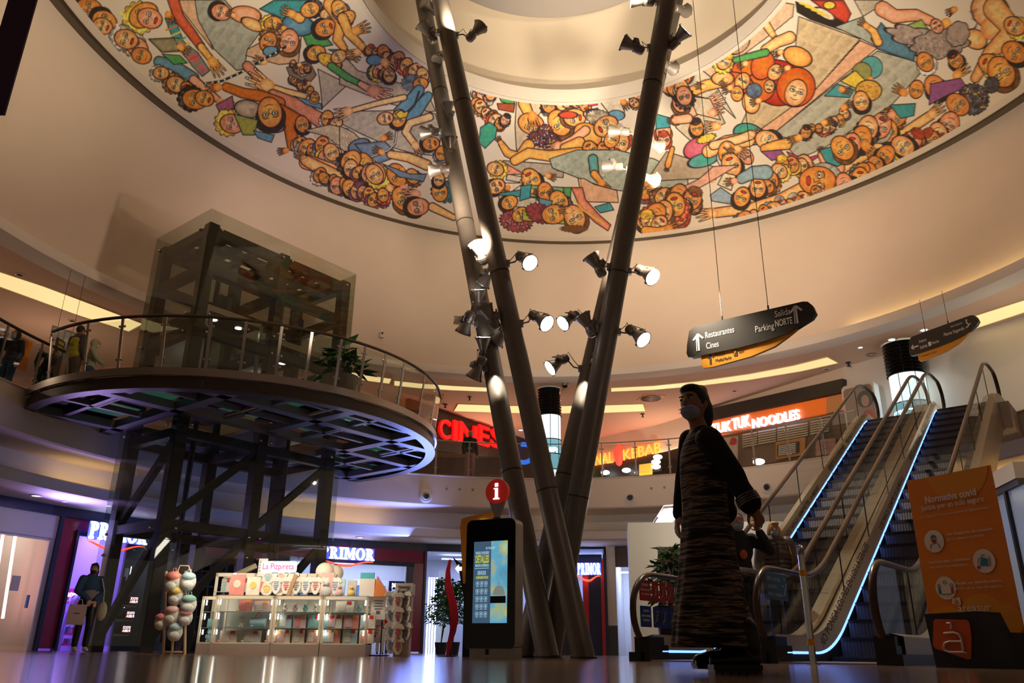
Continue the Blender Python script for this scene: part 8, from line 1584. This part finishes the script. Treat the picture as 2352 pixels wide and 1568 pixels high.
def human(label, P, rz, H=1.68, J=None, top=M_rubber, bottom=M_black, hair=M_hairk, hairkind='short', mask=M_mask, vox=.013, shoes=M_black, legs=True, head_turn=0., tilt=0., arms=True, sleeves=True, neckz=None, extra=None, coat=.0, group=None, hood=False, name='person', ts=1., ls=1.):
    k = H/1.70; t = thing(name, P, label, 'person', rz=rz, group=group); V = lambda x, y, z: Vector((x*k, y*k, z*k))
    j = dict(hd=V(0, -.02, 1.585), nk=V(0, .01, 1.44), ch=V(0, .01, 1.25), pv=V(0, 0, .95), shL=V(.17, .01, 1.39), shR=V(-.17, .01, 1.39), elL=V(.23, .03, 1.12), elR=V(-.23, .03, 1.12), wrL=V(.24, -.06, .88), wrR=V(-.24, -.06, .88), hdL=V(0, -.05, -1), hdR=V(0, -.05, -1),
             hpL=V(.09, 0, .90), hpR=V(-.09, 0, .90), knL=V(.10, -.02, .49), knR=V(-.10, -.02, .49), anL=V(.10, .02, .09), anR=V(-.10, .02, .09), toe=V(0, -1, 0))
    if J: j.update({a: Vector(b) for a, b in J.items()})
    Rh = Matrix.Rotation(head_turn, 3, 'Z') @ Matrix.Rotation(tilt, 3, 'X'); hd = j['hd']; h = lambda x, y, z: hd+Rh @ V(x, y, z)
    mb = MB(); mb.ball(hd, (.074*k, .094*k, .112*k), 18, R=Rh); mb.ball(h(0, -.022, -.055), (.056*k, .066*k, .062*k), 14, R=Rh); mb.ball(h(0, -.030, -.095), (.030*k, .030*k, .022*k), 10, R=Rh)
    capsule(mb, [h(0, -.085, .02), h(0, -.104, -.018)], [.009*k, .014*k])
    for s in (-1, 1): mb.ball(h(s*.076, .01, -.01), (.010*k, .018*k, .03*k), 10, R=Rh)
    capsule(mb, [h(0, .015, -.07), j['nk'], j['nk']-V(0, 0, .05)], [.052*k, .054*k, .07*k])
    tor = [(j['nk']-V(0, 0, .09), .12, .085), (j['ch'], .155, .105), (j['ch'].lerp(j['pv'], .55), .125, .09), (j['pv'], .155, .11)]
    for c, a, b in tor: mb.ball(c, (a*k*ts, b*k*ts, .15*k), 14)
    if arms:
        for s in 'LR': capsule(mb, [j['sh'+s], j['el'+s], j['wr'+s]], [.050*k, .038*k, .026*k]); fingers(mb, j['wr'+s], j['hd'+s], (1, .2, 0) if s == 'L' else (-1, .2, 0), k)
    if legs:
        for s in 'LR': capsule(mb, [j['hp'+s], j['kn'+s], j['an'+s]], [.085*k*ls, .056*k*ls, .036*k])
    fuse(mb, 'body', M_skin, t, min(vox, .011) if H else vox, 3)
    if top:
        mb = MB(); e = .022+coat
        for c, a, b in tor[:3]+([tor[3]] if coat or True else []): mb.ball(c, ((a+e)*k, (b+e)*k, (.15+e)*k), 16)
        capsule(mb, [j['shR'], j['nk']-V(0, 0, .06), j['shL']], (.062+e*.5)*k)
        if arms:
            for s in 'LR':
                w_ = j['el'+s].lerp(j['wr'+s], .93 if sleeves else .3); capsule(mb, [j['sh'+s], j['el'+s], w_], [(.058+e)*k, (.048+e*.8)*k, (.040+e*.6)*k])
        if coat: 
            for s in (-1, 1): mb.ball(j['pv']+V(s*.05, 0, -.12), (.15*k, .14*k, .16*k), 14)
        fuse(mb, 'jacket', top, t, vox, 5); mb = MB(); mb.lathe([(.062*k, -.03*k), (.074*k, 0), (.070*k, .035*k), (.060*k, .03*k)], 18, c=j['nk']-V(0, 0, .0)); mb.build('collar', top, t, True)
    if legs and bottom:
        mb = MB(); mb.ball(j['pv']-V(0, 0, .03), (.172*k, .13*k, .13*k), 14)
        for s in 'LR': capsule(mb, [j['hp'+s], j['kn'+s], j['an'+s]+V(0, 0, .05)], [.105*k, .075*k, .060*k])
        fuse(mb, 'trousers', bottom, t, vox, 4)
    if legs:
        for s in 'LR':
            a = j['an'+s]; d = j['toe'].normalized(); mb = MB(); mb.ball(a+V(0, 0, -.02), (.045*k, .055*k, .06*k), 12); mb.ball(a+d*.09*k+V(0, 0, -.045), (.045*k, .10*k, .042*k), 12, R=d.to_track_quat('-Y', 'Z').to_matrix()); fuse(mb, 'shoe', shoes, t, .012, 2)
    mb = MB(); mb.ball(h(0, .018, .022), (.084*k, .096*k, .108*k), 18, R=Rh)
    # cut the cap away from the face
    if hairkind == 'bun': mb.ball(h(0, .075, .09), .05*k, 12); mb.ball(h(0, .06, -.045), (.088*k, .07*k, .125*k), 12, R=Rh); mb.ball(h(0, -.03, .085), (.07*k, .06*k, .035*k), 12, R=Rh)
    if hairkind == 'tail': mb.ball(h(-.07, .05, -.05), (.04*k, .05*k, .10*k), 12, R=Rh)
    if hairkind == 'bob':
        for s in (-1, 1): mb.ball(h(s*.072, .012, -.05), (.034*k, .062*k, .105*k), 12, R=Rh)
        mb.ball(h(0, .065, -.06), (.075*k, .045*k, .10*k), 12, R=Rh); mb.ball(h(.02, -.055, .085), (.06*k, .035*k, .03*k), 12, R=Rh)
    if hairkind == 'long': mb.ball(h(0, .05, -.12), (.09*k, .05*k, .16*k), 14, R=Rh)
    ho = fuse(mb, 'hair', hair, t, .009, 2)
    if hood: mb = MB(); mb.ball(h(0, .035, .0), (.105*k, .105*k, .14*k), 16, R=Rh); fuse(mb, 'hood', top, t, .012, 2)
    # face
    mb = MB(); [mb.ball(h(s*.030, -.086, .012), (.013*k, .008*k, .008*k), 10, R=Rh) for s in (-1, 1)]; mb.build('eyes', M_eye, t, True)
    mb = MB(); [mb.ball(h(s*.030, -.0925, .012), .0062*k, 8) for s in (-1, 1)]; [capsule(mb, [h(s*.015, -.091, .034), h(s*.045, -.082, .034)], .0042*k) for s in (-1, 1)]; mb.build('brows_and_pupils', M_hairk, t, True)
    if mask:
        mb = MB(); mb.ball(h(0, -.038, -.055), (.060*k, .070*k, .052*k), 16, R=Rh); mb.tube([h(.058, -.05, -.035), h(.078, .0, -.015)], .002, 4); mb.tube([h(-.058, -.05, -.035), h(-.078, .0, -.015)], .002, 4)
        mb.tube([h(x*.056, -.038-.071*math.cos(x*.85), -.045) for x in np.linspace(-1, 1, 9)], .0022, 4); mb.tube([h(x*.053, -.038-.069*math.cos(x*.85), -.066) for x in np.linspace(-1, 1, 9)], .0022, 4); mb.build('face_mask', mask, t, True)
    else: mb = MB(); mb.ball(h(0, -.085, -.055), (.022*k, .008*k, .008*k), 10, R=Rh); mb.build('lips', mat('lips', (.35, .08, .06), .5), t, True)
    return t, j, h, k
# the big walking woman, world joints turned into her own frame
D0 = 4.6; root = Vector((atd(1655, 1500, D0).x, atd(1655, 1500, D0).y, 0)); rzw = -1.25
inv = (Matrix.Translation(root) @ Matrix.Rotation(rzw, 4, 'Z')).inverted(); Wp = lambda px, py, D=D0: inv @ atd(px, py, D)
M_knit = mat('striped_knit', (.05, .04, .035), .9); nt = M_knit.node_tree; bs = nt.nodes['Principled BSDF']; tcn = nt.nodes.new('ShaderNodeTexCoord'); mpn = nt.nodes.new('ShaderNodeMapping'); mpn.inputs['Scale'].default_value = (5, 5, 62); non = nt.nodes.new('ShaderNodeTexNoise'); non.inputs['Scale'].default_value = 1.; non.inputs['Detail'].default_value = 4; crn = nt.nodes.new('ShaderNodeValToRGB')
for pos, c in ((.42, (.014, .011, .010)), (.50, (.07, .05, .042)), (.57, (.36, .28, .20)), (.66, (.03, .022, .02))):
    e_ = crn.color_ramp.elements.new(pos); e_.color = (*c, 1)
crn.color_ramp.elements[0].color = (.01, .008, .008, 1); crn.color_ramp.elements[-1].color = (.34, .27, .19, 1)
for a, b in ((tcn.outputs['Object'], mpn.inputs[0]), (mpn.outputs[0], non.inputs['Vector']), (non.outputs[0], crn.inputs[0]), (crn.outputs[0], bs.inputs['Base Color'])): nt.links.new(a, b)
M_cardi = mat('black_cardigan', (.012, .010, .010), .85, bump=(40, .2))
sh = Wp(1628, 1010, D0-.13); el = Wp(1688, 1092, D0-.16); wr = Wp(1724, 1158, D0-.18)
JW = dict(hd=Wp(1594, 928, D0-.02), nk=Wp(1606, 985, D0), ch=Wp(1612, 1050), pv=Wp(1618, 1170), shL=sh, elL=el, wrL=wr, hdL=Wp(1755, 1212, D0-.18)-wr, shR=Wp(1585, 1010, D0+.14), elR=Wp(1570, 1100, D0+.2), wrR=Wp(1560, 1180, D0+.2), hdR=Wp(1550, 1240, D0+.2)-Wp(1560, 1180, D0+.2),
          hpL=Wp(1622, 1190, D0-.07), hpR=Wp(1618, 1190, D0+.07), knL=Wp(1648, 1345, D0-.05), knR=Wp(1600, 1345, D0+.08), anL=Wp(1718, 1490, D0-.06), anR=Wp(1675, 1492, D0+.20), toe=(-.25, -1, -.12))
t, j, h, k = human('woman in a long striped knit dress and black cardigan striding past the escalators', root, rzw, 1.62, JW, None, None, M_hairk, 'bun', mask=mat('pale_mask', (.52, .60, .85), .7), vox=.008, legs=True, head_turn=.45, shoes=M_black, ts=.74, ls=.62)
def loft(name, rings, m, parent, n=40, folds=0, fa=.0, a0=0, a1=2*PI, ph=0.):
    mb = MB(); vs = []; full = abs(a1-a0-2*PI) < 1e-6; N = n if full else n+1
    for i, (c, rx, ry) in enumerate(rings):
        f = fa*(i/(len(rings)-1))**1.3
        for q in range(N):
            a = a0+(a1-a0)*q/n; w_ = 1+f*math.sin(folds*a+ph+i*.12); vs.append(Vector(c)+Vector((rx*w_*math.cos(a), ry*w_*math.sin(a), 0)))
    fs = [(i*N+q, i*N+(q+1) % N, (i+1)*N+(q+1) % N, (i+1)*N+q) for i in range(len(rings)-1) for q in range(n)]
    mb.add(vs, fs); o = mb.build(name, m, parent, True); so = o.modifiers.new('cloth', 'SOLIDIFY'); so.thickness = .006; sb = o.modifiers.new('sub', 'SUBSURF'); sb.levels = 1; sb.render_levels = 1; return o
RG = []
for y, xa, xb in ((976, 1591, 1621), (990, 1586, 1630), (1004, 1578, 1642), (1030, 1570, 1654), (1060, 1566, 1660), (1100, 1568, 1660), (1140, 1572, 1662), (1180, 1574, 1664), (1230, 1568, 1676), (1290, 1562, 1692), (1350, 1556, 1708), (1410, 1546, 1730), (1450, 1542, 1744), (1488, 1540, 1752)):
    A = atd(xa, y, D0); B = atd(xb, y, D0); c = inv @ ((A+B)/2); r = (B-A).length/2; RG.append((c, max(r*.85, min(.165, .07+(y-985)*.003)), r))
loft('knit_dress', RG, M_knit, t, 48, 9, .05)
mb = MB(); c = lambda px, py, D=D0: Wp(px, py, D)
mb.ball(c(1626, 1030), (.10, .085, .11), 14); mb.ball(c(1642, 1085), (.09, .075, .12), 14); mb.ball(c(1656, 1140), (.085, .07, .12), 14); mb.ball(c(1664, 1175), (.08, .065, .07), 14); capsule(mb, [JW['shR'], c(1622, 1000, D0+.04), sh, el, j['elL'].lerp(wr, .55)], [.05, .06, .075, .058, .046])
capsule(mb, [el.lerp(wr, .4), el.lerp(wr, .96)], [.050, .062]); capsule(mb, [JW['shR'], JW['elR'], JW['wrR']], [.065, .05, .04]); fuse(mb, 'cardigan', M_cardi, t, .009, 4)
mb = MB(); d = (wr-el).normalized()
for q in (.72, .80, .88, .96):
    P_ = el.lerp(wr, q); mb.tube([P_-d*.004, P_+d*.004], .052+.014*q, 20)
mb.build('bracelet', mat('beaded_bracelet', (.25, .22, .2), .3, .6, noise=(90, .9)), t, True)
for s, D_ in (('L', 0), ('R', 0)):
    a = j['an'+s]; mb = MB(); capsule(mb, [a+Vector((0, .0, .10)), a+Vector((0, .015, -.0))], [.058, .056]); dd = Vector((-.25, -1, 0)).normalized(); capsule(mb, [a+Vector((0, .02, -.045)), a+dd*.10+Vector((0, 0, -.05)), a+dd*.17+Vector((0, 0, -.058))], [.05, .048, .038]); fuse(mb, 'boot', M_black, t, .008, 2)
    mb = MB(); z0 = -a.z+.002; Rm = Matrix.Rotation(math.atan2(dd.y, dd.x)+PI/2, 4, 'Z')
    for q in range(6): mb.box(tuple(a+dd*(.18-.042*q)+Vector((0, 0, -a.z+.012 if s == 'L' else -.085))), (.10, .03, .022), math.atan2(dd.y, dd.x)+PI/2)
    mb.box(tuple(a+dd*.075+Vector((0, 0, (-a.z+.03) if s == 'L' else -.068))), (.10, .25, .025), math.atan2(dd.y, dd.x)+PI/2); mb.build('boot_sole', M_rubber, t)
# two women at the foot of the left escalator
def place(px, py_head, D, H): P = atd(px, py_head, D); return Vector((P.x, P.y, 0))
P = place(1692, 1200, 10.6, 1.66); k_ = 1.66/1.70
t, j, h, k = human('dark haired woman with blue mask shading her eyes with a raised hand, black top', P, .1, 1.74, dict(elL=(.36, -.10, 1.28), wrL=(.21, -.16, 1.50), hdL=(-.45, .05, .8)), mat('black_top', (.014, .012, .012), .8), M_black, M_hairm, 'tail', head_turn=-.1)
mb = MB(); mb.ball((.0, -.135, 1.22), (.05, .02, .06), 10); mb.build('shirt_print', mat('rust_print', (.50, .10, .03), .7), t, True)
M_puff = mat('olive_puffer', (.13, .095, .065), .42)
P = place(1778, 1232, 11.9, 1.5); P.z = .2
t, j, h, k = human('blonde woman with blue mask and shiny olive quilted jacket by the escalator', P, -.05, 1.60, None, M_puff, M_black, M_hairb, 'bob', coat=.035, head_turn=-.15)
mb = MB()
for z in np.arange(.86, 1.36, .062):
    r = .190-.25*max(0, z-1.2)-.03*abs(z-1.1); mb.tube([(r*math.cos(a), (r*.78)*math.sin(a), z) for a in np.linspace(0, 2*PI, 29)[:-1]], .010, 6, closed=True)
mb.build('quilting_ribs', M_puff, t, True); mb = MB(); mb.tube([(0, -.16, .85), (0, -.165, 1.1), (0, -.14, 1.33)], .006, 5); mb.build('zip', M_dsteel, t); mb = MB(); mb.tube([(.15, -.06, 1.34), (.17, -.14, 1.15), (.2, -.05, .9)], .010, 6); mb.build('bag_strap', mat('tan_strap', (.45, .18, .04), .5), t)
mb = MB(); mb.lathe([(.068, 1.33), (.10, 1.36), (.085, 1.41), (.065, 1.40)], 16); mb.build('scarf', mat('beige_scarf', (.45, .36, .25), .8, noise=(20, .5)), t, True)
# shopper before the lilac shop
P = place(212, 1330, 18.2, 1.64); M_denim = mat('denim', (.03, .07, .15), .8, noise=(30, .2))
t, j, h, k = human('person in denim jacket and black mask with a pink carrier bag before the purple shop', P, .75, 1.62, dict(elL=(.24, -.02, 1.08), elR=(-.24, -.04, 1.10), wrL=(.07, -.20, .93), wrR=(-.06, -.21, .94), hdL=(-.1, -.1, -1), hdR=(.1, -.1, -1)), M_denim, M_black, M_hairk, 'bun', mask=M_black, shoes=M_white, head_turn=-.5)
mb = MB(); mb.ball((0, -.02, 1.0), (.155, .13, .16), 12); fuse(mb, 'hoodie', mat('grey_hoodie', (.25, .21, .23), .8), t, .014, 3)
tb = thing('carrier_bag', P+Vector((-.02, -.30, .48)), 'pink paper carrier bag held by the person before the purple shop', 'bag', rz=.4); mb = MB(); mb.box((0, 0, .18), (.30, .10, .36)); mb.build('bag', mat('pink_paper', (.62, .42, .44), .6), tb); mb = MB(); [mb.tube([(-.07, y, .36), (-.05, y, .45), (.05, y, .45), (.07, y, .36)], .005, 4) for y in (-.03, .03)]; mb.build('handle', M_white, tb); mb = MB(); mb.box((0, -.052, .2), (.10, .004, .015)); mb.build('print', M_dsteel, tb)
t = thing('tote_bag', P+Vector((.24, .12, .62)), 'cream tote bag at the hip of the denim jacket person', 'bag'); mb = MB(); mb.ball((0, 0, .12), (.10, .06, .18), 12); mb.build('bag', mat('cream_cotton', (.6, .55, .4), .8), t, True); mb = MB(); mb.tube([(0, 0, .26), (.0, -.05, .5), (-.06, -.1, .72)], .012, 5); mb.build('strap', MATS['cream_cotton'], t)
# people upstairs
def up(px, py, H): P = atz(px, py, Z2+H); return Vector((P.x, P.y, Z2))
M_vest = mat('yellow_vest', (.62, .48, .02), .6); M_khaki = mat('khaki_cloth', (.14, .10, .06), .8)
P = up(187, 748, 1.74); t, j, h, k = human('man seen from behind in a yellow vest at the platform railing', P, 2.75, 1.74, None, mat('grey_brown_shirt', (.09, .07, .06), .8), M_khaki, M_hairk, 'short', mask=None)
mb = MB(); [mb.ball((0, .01, z), (.182, .142, .15), 16) for z in (1.0, 1.12, 1.22, 1.32)]; fuse(mb, 'vest', M_vest, t, .014, 4)
mb = MB(); mb.box((0, .155, 1.2), (.16, .004, .02)); mb.box((0, .155, 1.24), (.10, .004, .02)); mb.build('vest_print', M_khaki, t)
P = up(222, 776, 1.66); human('person in a cream hooded top and white mask right of the yellow vest', P, 1.9, 1.62, dict(elR=(-.22, -.12, 1.1), wrR=(-.10, -.26, 1.0)), mat('cream_top', (.55, .50, .33), .8), M_denim, M_hairb, 'short', mask=M_white, hood=True)
P = up(40, 757, 1.70); human('person in dark hooded jacket and blue mask at the left picture edge', P, -.1, 1.68, dict(elR=(-.30, -.08, 1.25), wrR=(-.12, -.20, 1.46), hdR=(.5, 0, .6)), mat('dark_jacket', (.02, .016, .016), .8), M_denim, M_hairm, 'long', hood=True)
P = up(-2, 768, 1.70); human('dark dressed person with raised arm, cut by the left picture edge', P, .2, 1.7, dict(elL=(.36, -.05, 1.42), wrL=(.20, -.12, 1.55), hdL=(-.6, 0, .5)), MATS['dark_jacket'], M_black, M_hairk, 'short')
P = up(112, 800, 1.45); human('person in black bending behind the railing left of the yellow vest', P, 1.2, 1.55, dict(hd=(0, -.35, 1.28), nk=(0, -.24, 1.22), ch=(0, -.14, 1.12)), M_black, M_black, M_hairk, 'short', tilt=-.3)
P = onc(1078, 1090, 12.1); P.z = Z2; human('distant person in dark jacket and pale trousers on the far balcony under the cinema letters', P, .4, 1.68, None, MATS['dark_jacket'], mat('pale_pink_cloth', (.5, .25, .22), .8), M_hairb, 'short', mask=None)
P = atd(872, 1496, 19.); P.z = 0; human('small child in red and white clothes right of the stall', P, .3, .98, None, M_red, M_white, M_hairm, 'short', mask=None)
# hanging notice, poster stand and amber sign upstairs left
def uppan(name, a, b, yt, yb, D, m, label, cat, th=.02):
    A = atd(a, yb, D); B = atd(b, yb, D+.3); T = atd(a, yt, D); A.z = min(A.z, B.z); B.z = A.z; M = frame(A, B-A, (0, 0, 1)); W = (B-A).length; t = thing(name, A, label, cat); mb = MB(); mbx(mb, M, 0, W, 0, T.z-A.z, -th, 0); mb.build('panel', m, t, world=True); return t, M, W, T.z-A.z
t, M, W, H = uppan('hanging_notice', 114, 176, 745, 778, 22.2, mat('notice_grey', (.45, .40, .36), .7), 'pale hanging notice left of the yellow vest', 'notice'); mb = MB(); [mbx(mb, M, W*.05+W*.24*q, W*.24+W*.24*q, H*.1, H*.85, 0, .004) for q in range(4)]; mb.build('print', M_white, t, world=True); mb = MB(); [mb.cyl(M @ Vector((W*f, H, 0)), M @ Vector((W*f, H, 0))+Vector((0, 0, max(.1, ZC2-(M @ Vector((0, H, 0))).z))), .006, n=4) for f in (.2, .8)]; mb.build('wire', M_dsteel, t, world=True)
t, M, W, H = uppan('poster_stand', 110, 132, 770, 872, 21.4, M_dsteel, 'dark poster stand with yellow letters behind the left railing', 'poster stand'); mb = MB(); mbx(mb, M, W*.2, W*.8, H*.88, H*.95, 0, .01); mbx(mb, M, W*.25, W*.9, H*.78, H*.84, 0, .01); mb.build('yellow_print', M_vest, t, world=True)
t, M, W, H = uppan('amber_chair_back', 28, 62, 768, 840, 21.8, M_orange, 'round topped orange panel behind the hooded person at the left edge', 'panel')
# shop behind the right escalator: mannequins and rails
c, am = room(2010, 2145, 2.4, mat('boutique_wall', (.75, .68, .58), .6), M_white, 'boutique'); lamp('AREA', c, 60, (1., .9, .8), c+Vector((0, 0, -3)), 1.2, name='shop_light')
M_mag2 = mat('magenta_knit', (.55, .03, .22), .7, noise=(12, .5)); M_jean = mat('light_denim', (.16, .28, .38), .8, noise=(10, .3))
def mannequin(px, D, label, topm, low):
    P = atd(px, 1495, D); P.z = 0; t = thing('mannequin', P, label, 'mannequin'); mb = MB(); mb.ball((0, 0, 1.28), (.17, .11, .2), 14); mb.ball((0, 0, .98), (.15, .11, .14), 14); capsule(mb, [(0, 0, 1.42), (0, 0, 1.56)], .05); [capsule(mb, [(s*.17, 0, 1.4), (s*.24, .02, 1.12), (s*.26, -.04, .88)], [.05, .04, .03]) for s in (-1, 1)]; [capsule(mb, [(s*.09, 0, .92), (s*.1, 0, .5), (s*.1, 0, .06)], [.08, .055, .04]) for s in (-1, 1)]; fuse(mb, 'figure', M_white, t, .018, 2)
    mb = MB(); mb.ball((0, 0, 1.24), (.2, .14, .2), 14); [capsule(mb, [(s*.18, 0, 1.38), (s*.25, .02, 1.12), (s*.26, -.02, .95)], [.07, .06, .05]) for s in (-1, 1)]; fuse(mb, 'top', topm, t, .018, 2); mb = MB(); mb.ball((0, 0, .94), (.175, .13, .12), 14); [capsule(mb, [(s*.09, 0, .9), (s*.1, 0, .5), (s*.1, 0, .1)], [.1, .08, .07]) for s in (-1, 1)]; fuse(mb, 'trousers', low, t, .018, 2)
mannequin(2091, 16.4, 'mannequin in magenta cropped top and pale jeans behind the escalator glass', M_mag2, M_jean); mannequin(2059, 17.0, 'mannequin in pink blouse and jeans further left behind the escalator glass', M_pinkp, M_jean)
P = atd(2038, 1495, 16.2); P.z = 0; t = thing('clothes_rack', P, 'clothes rail with pink and purple garments behind the escalator glass', 'clothes rack'); mb = MB(); mb.tube([(-.5, 0, 0), (-.5, 0, 1.4), (.3, 0, 1.4), (.3, 0, 0)], .015, 6); mb.build('rail', M_chrome, t, True)
for q in range(11):
    mb = MB(); mb.box((0, 0, -.35), (.03, .4, .62+.06*(q % 3))); mb.tube([(0, 0, 0), (0, 0, .06)], .006, 5); o = mb.build('hanging_garment', [M_pinkp, M_mag2, M_lil, M_jean][q % 4]); o.location = P+Vector((-.44+q*.07, 0, 1.36)); tag(o, 'garment hanging on the rail behind the escalator glass', 'garment', 'garments on the rail behind the escalator')
# right edge: pier, door and threshold wall
A, B = atd(2262, 1500, 13.5), atd(2318, 1500, 12.6); A.z = B.z = 0; M = frame(A, B-A, (0, 0, 1)); W = (B-A).length; mb = MB(); mbx(mb, M, 0, W, 0, 2.42, -.25, 0); struct('wall_right_pier', mb, M_white)
A, B = atd(2318, 1500, 12.6), atd(2420, 1500, 11.4); A.z = B.z = 0; M = frame(A, B-A, (0, 0, 1)); W = (B-A).length; mb = MB(); mbx(mb, M, 0, W, 2.1, 2.3, -.2, 0); mbx(mb, M, 0, .12, 0, 2.1, -.2, 0); struct('wall_right_door_surround', mb, M_cream)
t = thing('glass_door', A, 'dark framed glass door at the right picture edge', 'door'); mb = MB(); mbx(mb, M, .12, .18, 0, 2.1, -.1, -.02); mbx(mb, M, .12, W, 2.02, 2.1, -.1, -.02); mbx(mb, M, W*.6, W*.6+.06, 0, 2.1, -.1, -.02); mb.build('door_frame', M_dsteel, t, world=True); mb = MB(); mbx(mb, M, .18, W, .02, 2.02, -.07, -.06); mb.build('door_glass', mat('frosted_blue', (.35, .42, .55), .3, emit=(.4, .5, .75), es=.12), t, world=True)
# blue light of the shops on the platform's underside
lamp('AREA', (-2.6, 25.2, 2.7), 260, (.22, .30, 1.), (-4.5, 20.5, 5.), 1.6, name='shop_spill'); lamp('AREA', (-10.6, 19.5, 2.7), 60, (.45, .32, 1.), (-8, 19, 5), .8, name='shop_spill')
# ================================================================== second level: pieces carried by a part
UNDER = {'front_glass': 'reflector_cone', 'arrow': 'graphite_board', 'symbols': 'graphite_board', 'figure_symbol': 'graphite_board', 'amber_symbols': 'amber_board', 'screen_text': 'menu_screen',
         'screen_icons': 'menu_screen', 'bell_picture': 'picture_screen', 'bell_base_picture': 'picture_screen', 'letter_i': 'info_disc', 'icon_disc': 'printed_board', 'amber_disc': 'printed_board', 'teal_drawing': 'printed_board', 'red_drawing': 'printed_board', 'line_drawing': 'printed_board',
         'lettering': ('graphite_board', 'printed_board', 'sheet', 'card', 'plate', 'header', 'header_box', 'printed_drum', 'light_box', 'column'), 'letters': 'light_panel', 'emblem': 'light_panel', 'logo_letter': 'logo_tile', 'boot_sole': 'boot', 'dots': 'board', 'face': 'print',
         'hair': 'print' , 'pictogram': 'sheet', 'handle': 'bag', 'vest_print': 'vest', 'collar': 'jacket', 'muzzle': 'body', 'opening': 'duct', 'print_lines': 'sheet', 'zip': 'quilting_ribs', 'printed_lines': 'sheet', 'skirt_panel': 'skirt_deck', 'safety_lettering': 'skirt_deck'}
st_ = lambda o: o.name.rsplit('.', 1)[0] if o.name[-3:].isdigit() and '.' in o.name else o.name
for r_ in [o for o in SC.objects if o.parent is None and o.get('category')]:
    kids = {}
    for c in r_.children: kids.setdefault(st_(c), c)
    for c in list(r_.children):
        for u in ([UNDER[st_(c)]] if isinstance(UNDER.get(st_(c)), str) else UNDER.get(st_(c), ())):
            p_ = kids.get(u)
            if p_ is not None and p_ is not c and p_.parent is r_ and p_.location.length < 1e-6: c.parent = p_; break
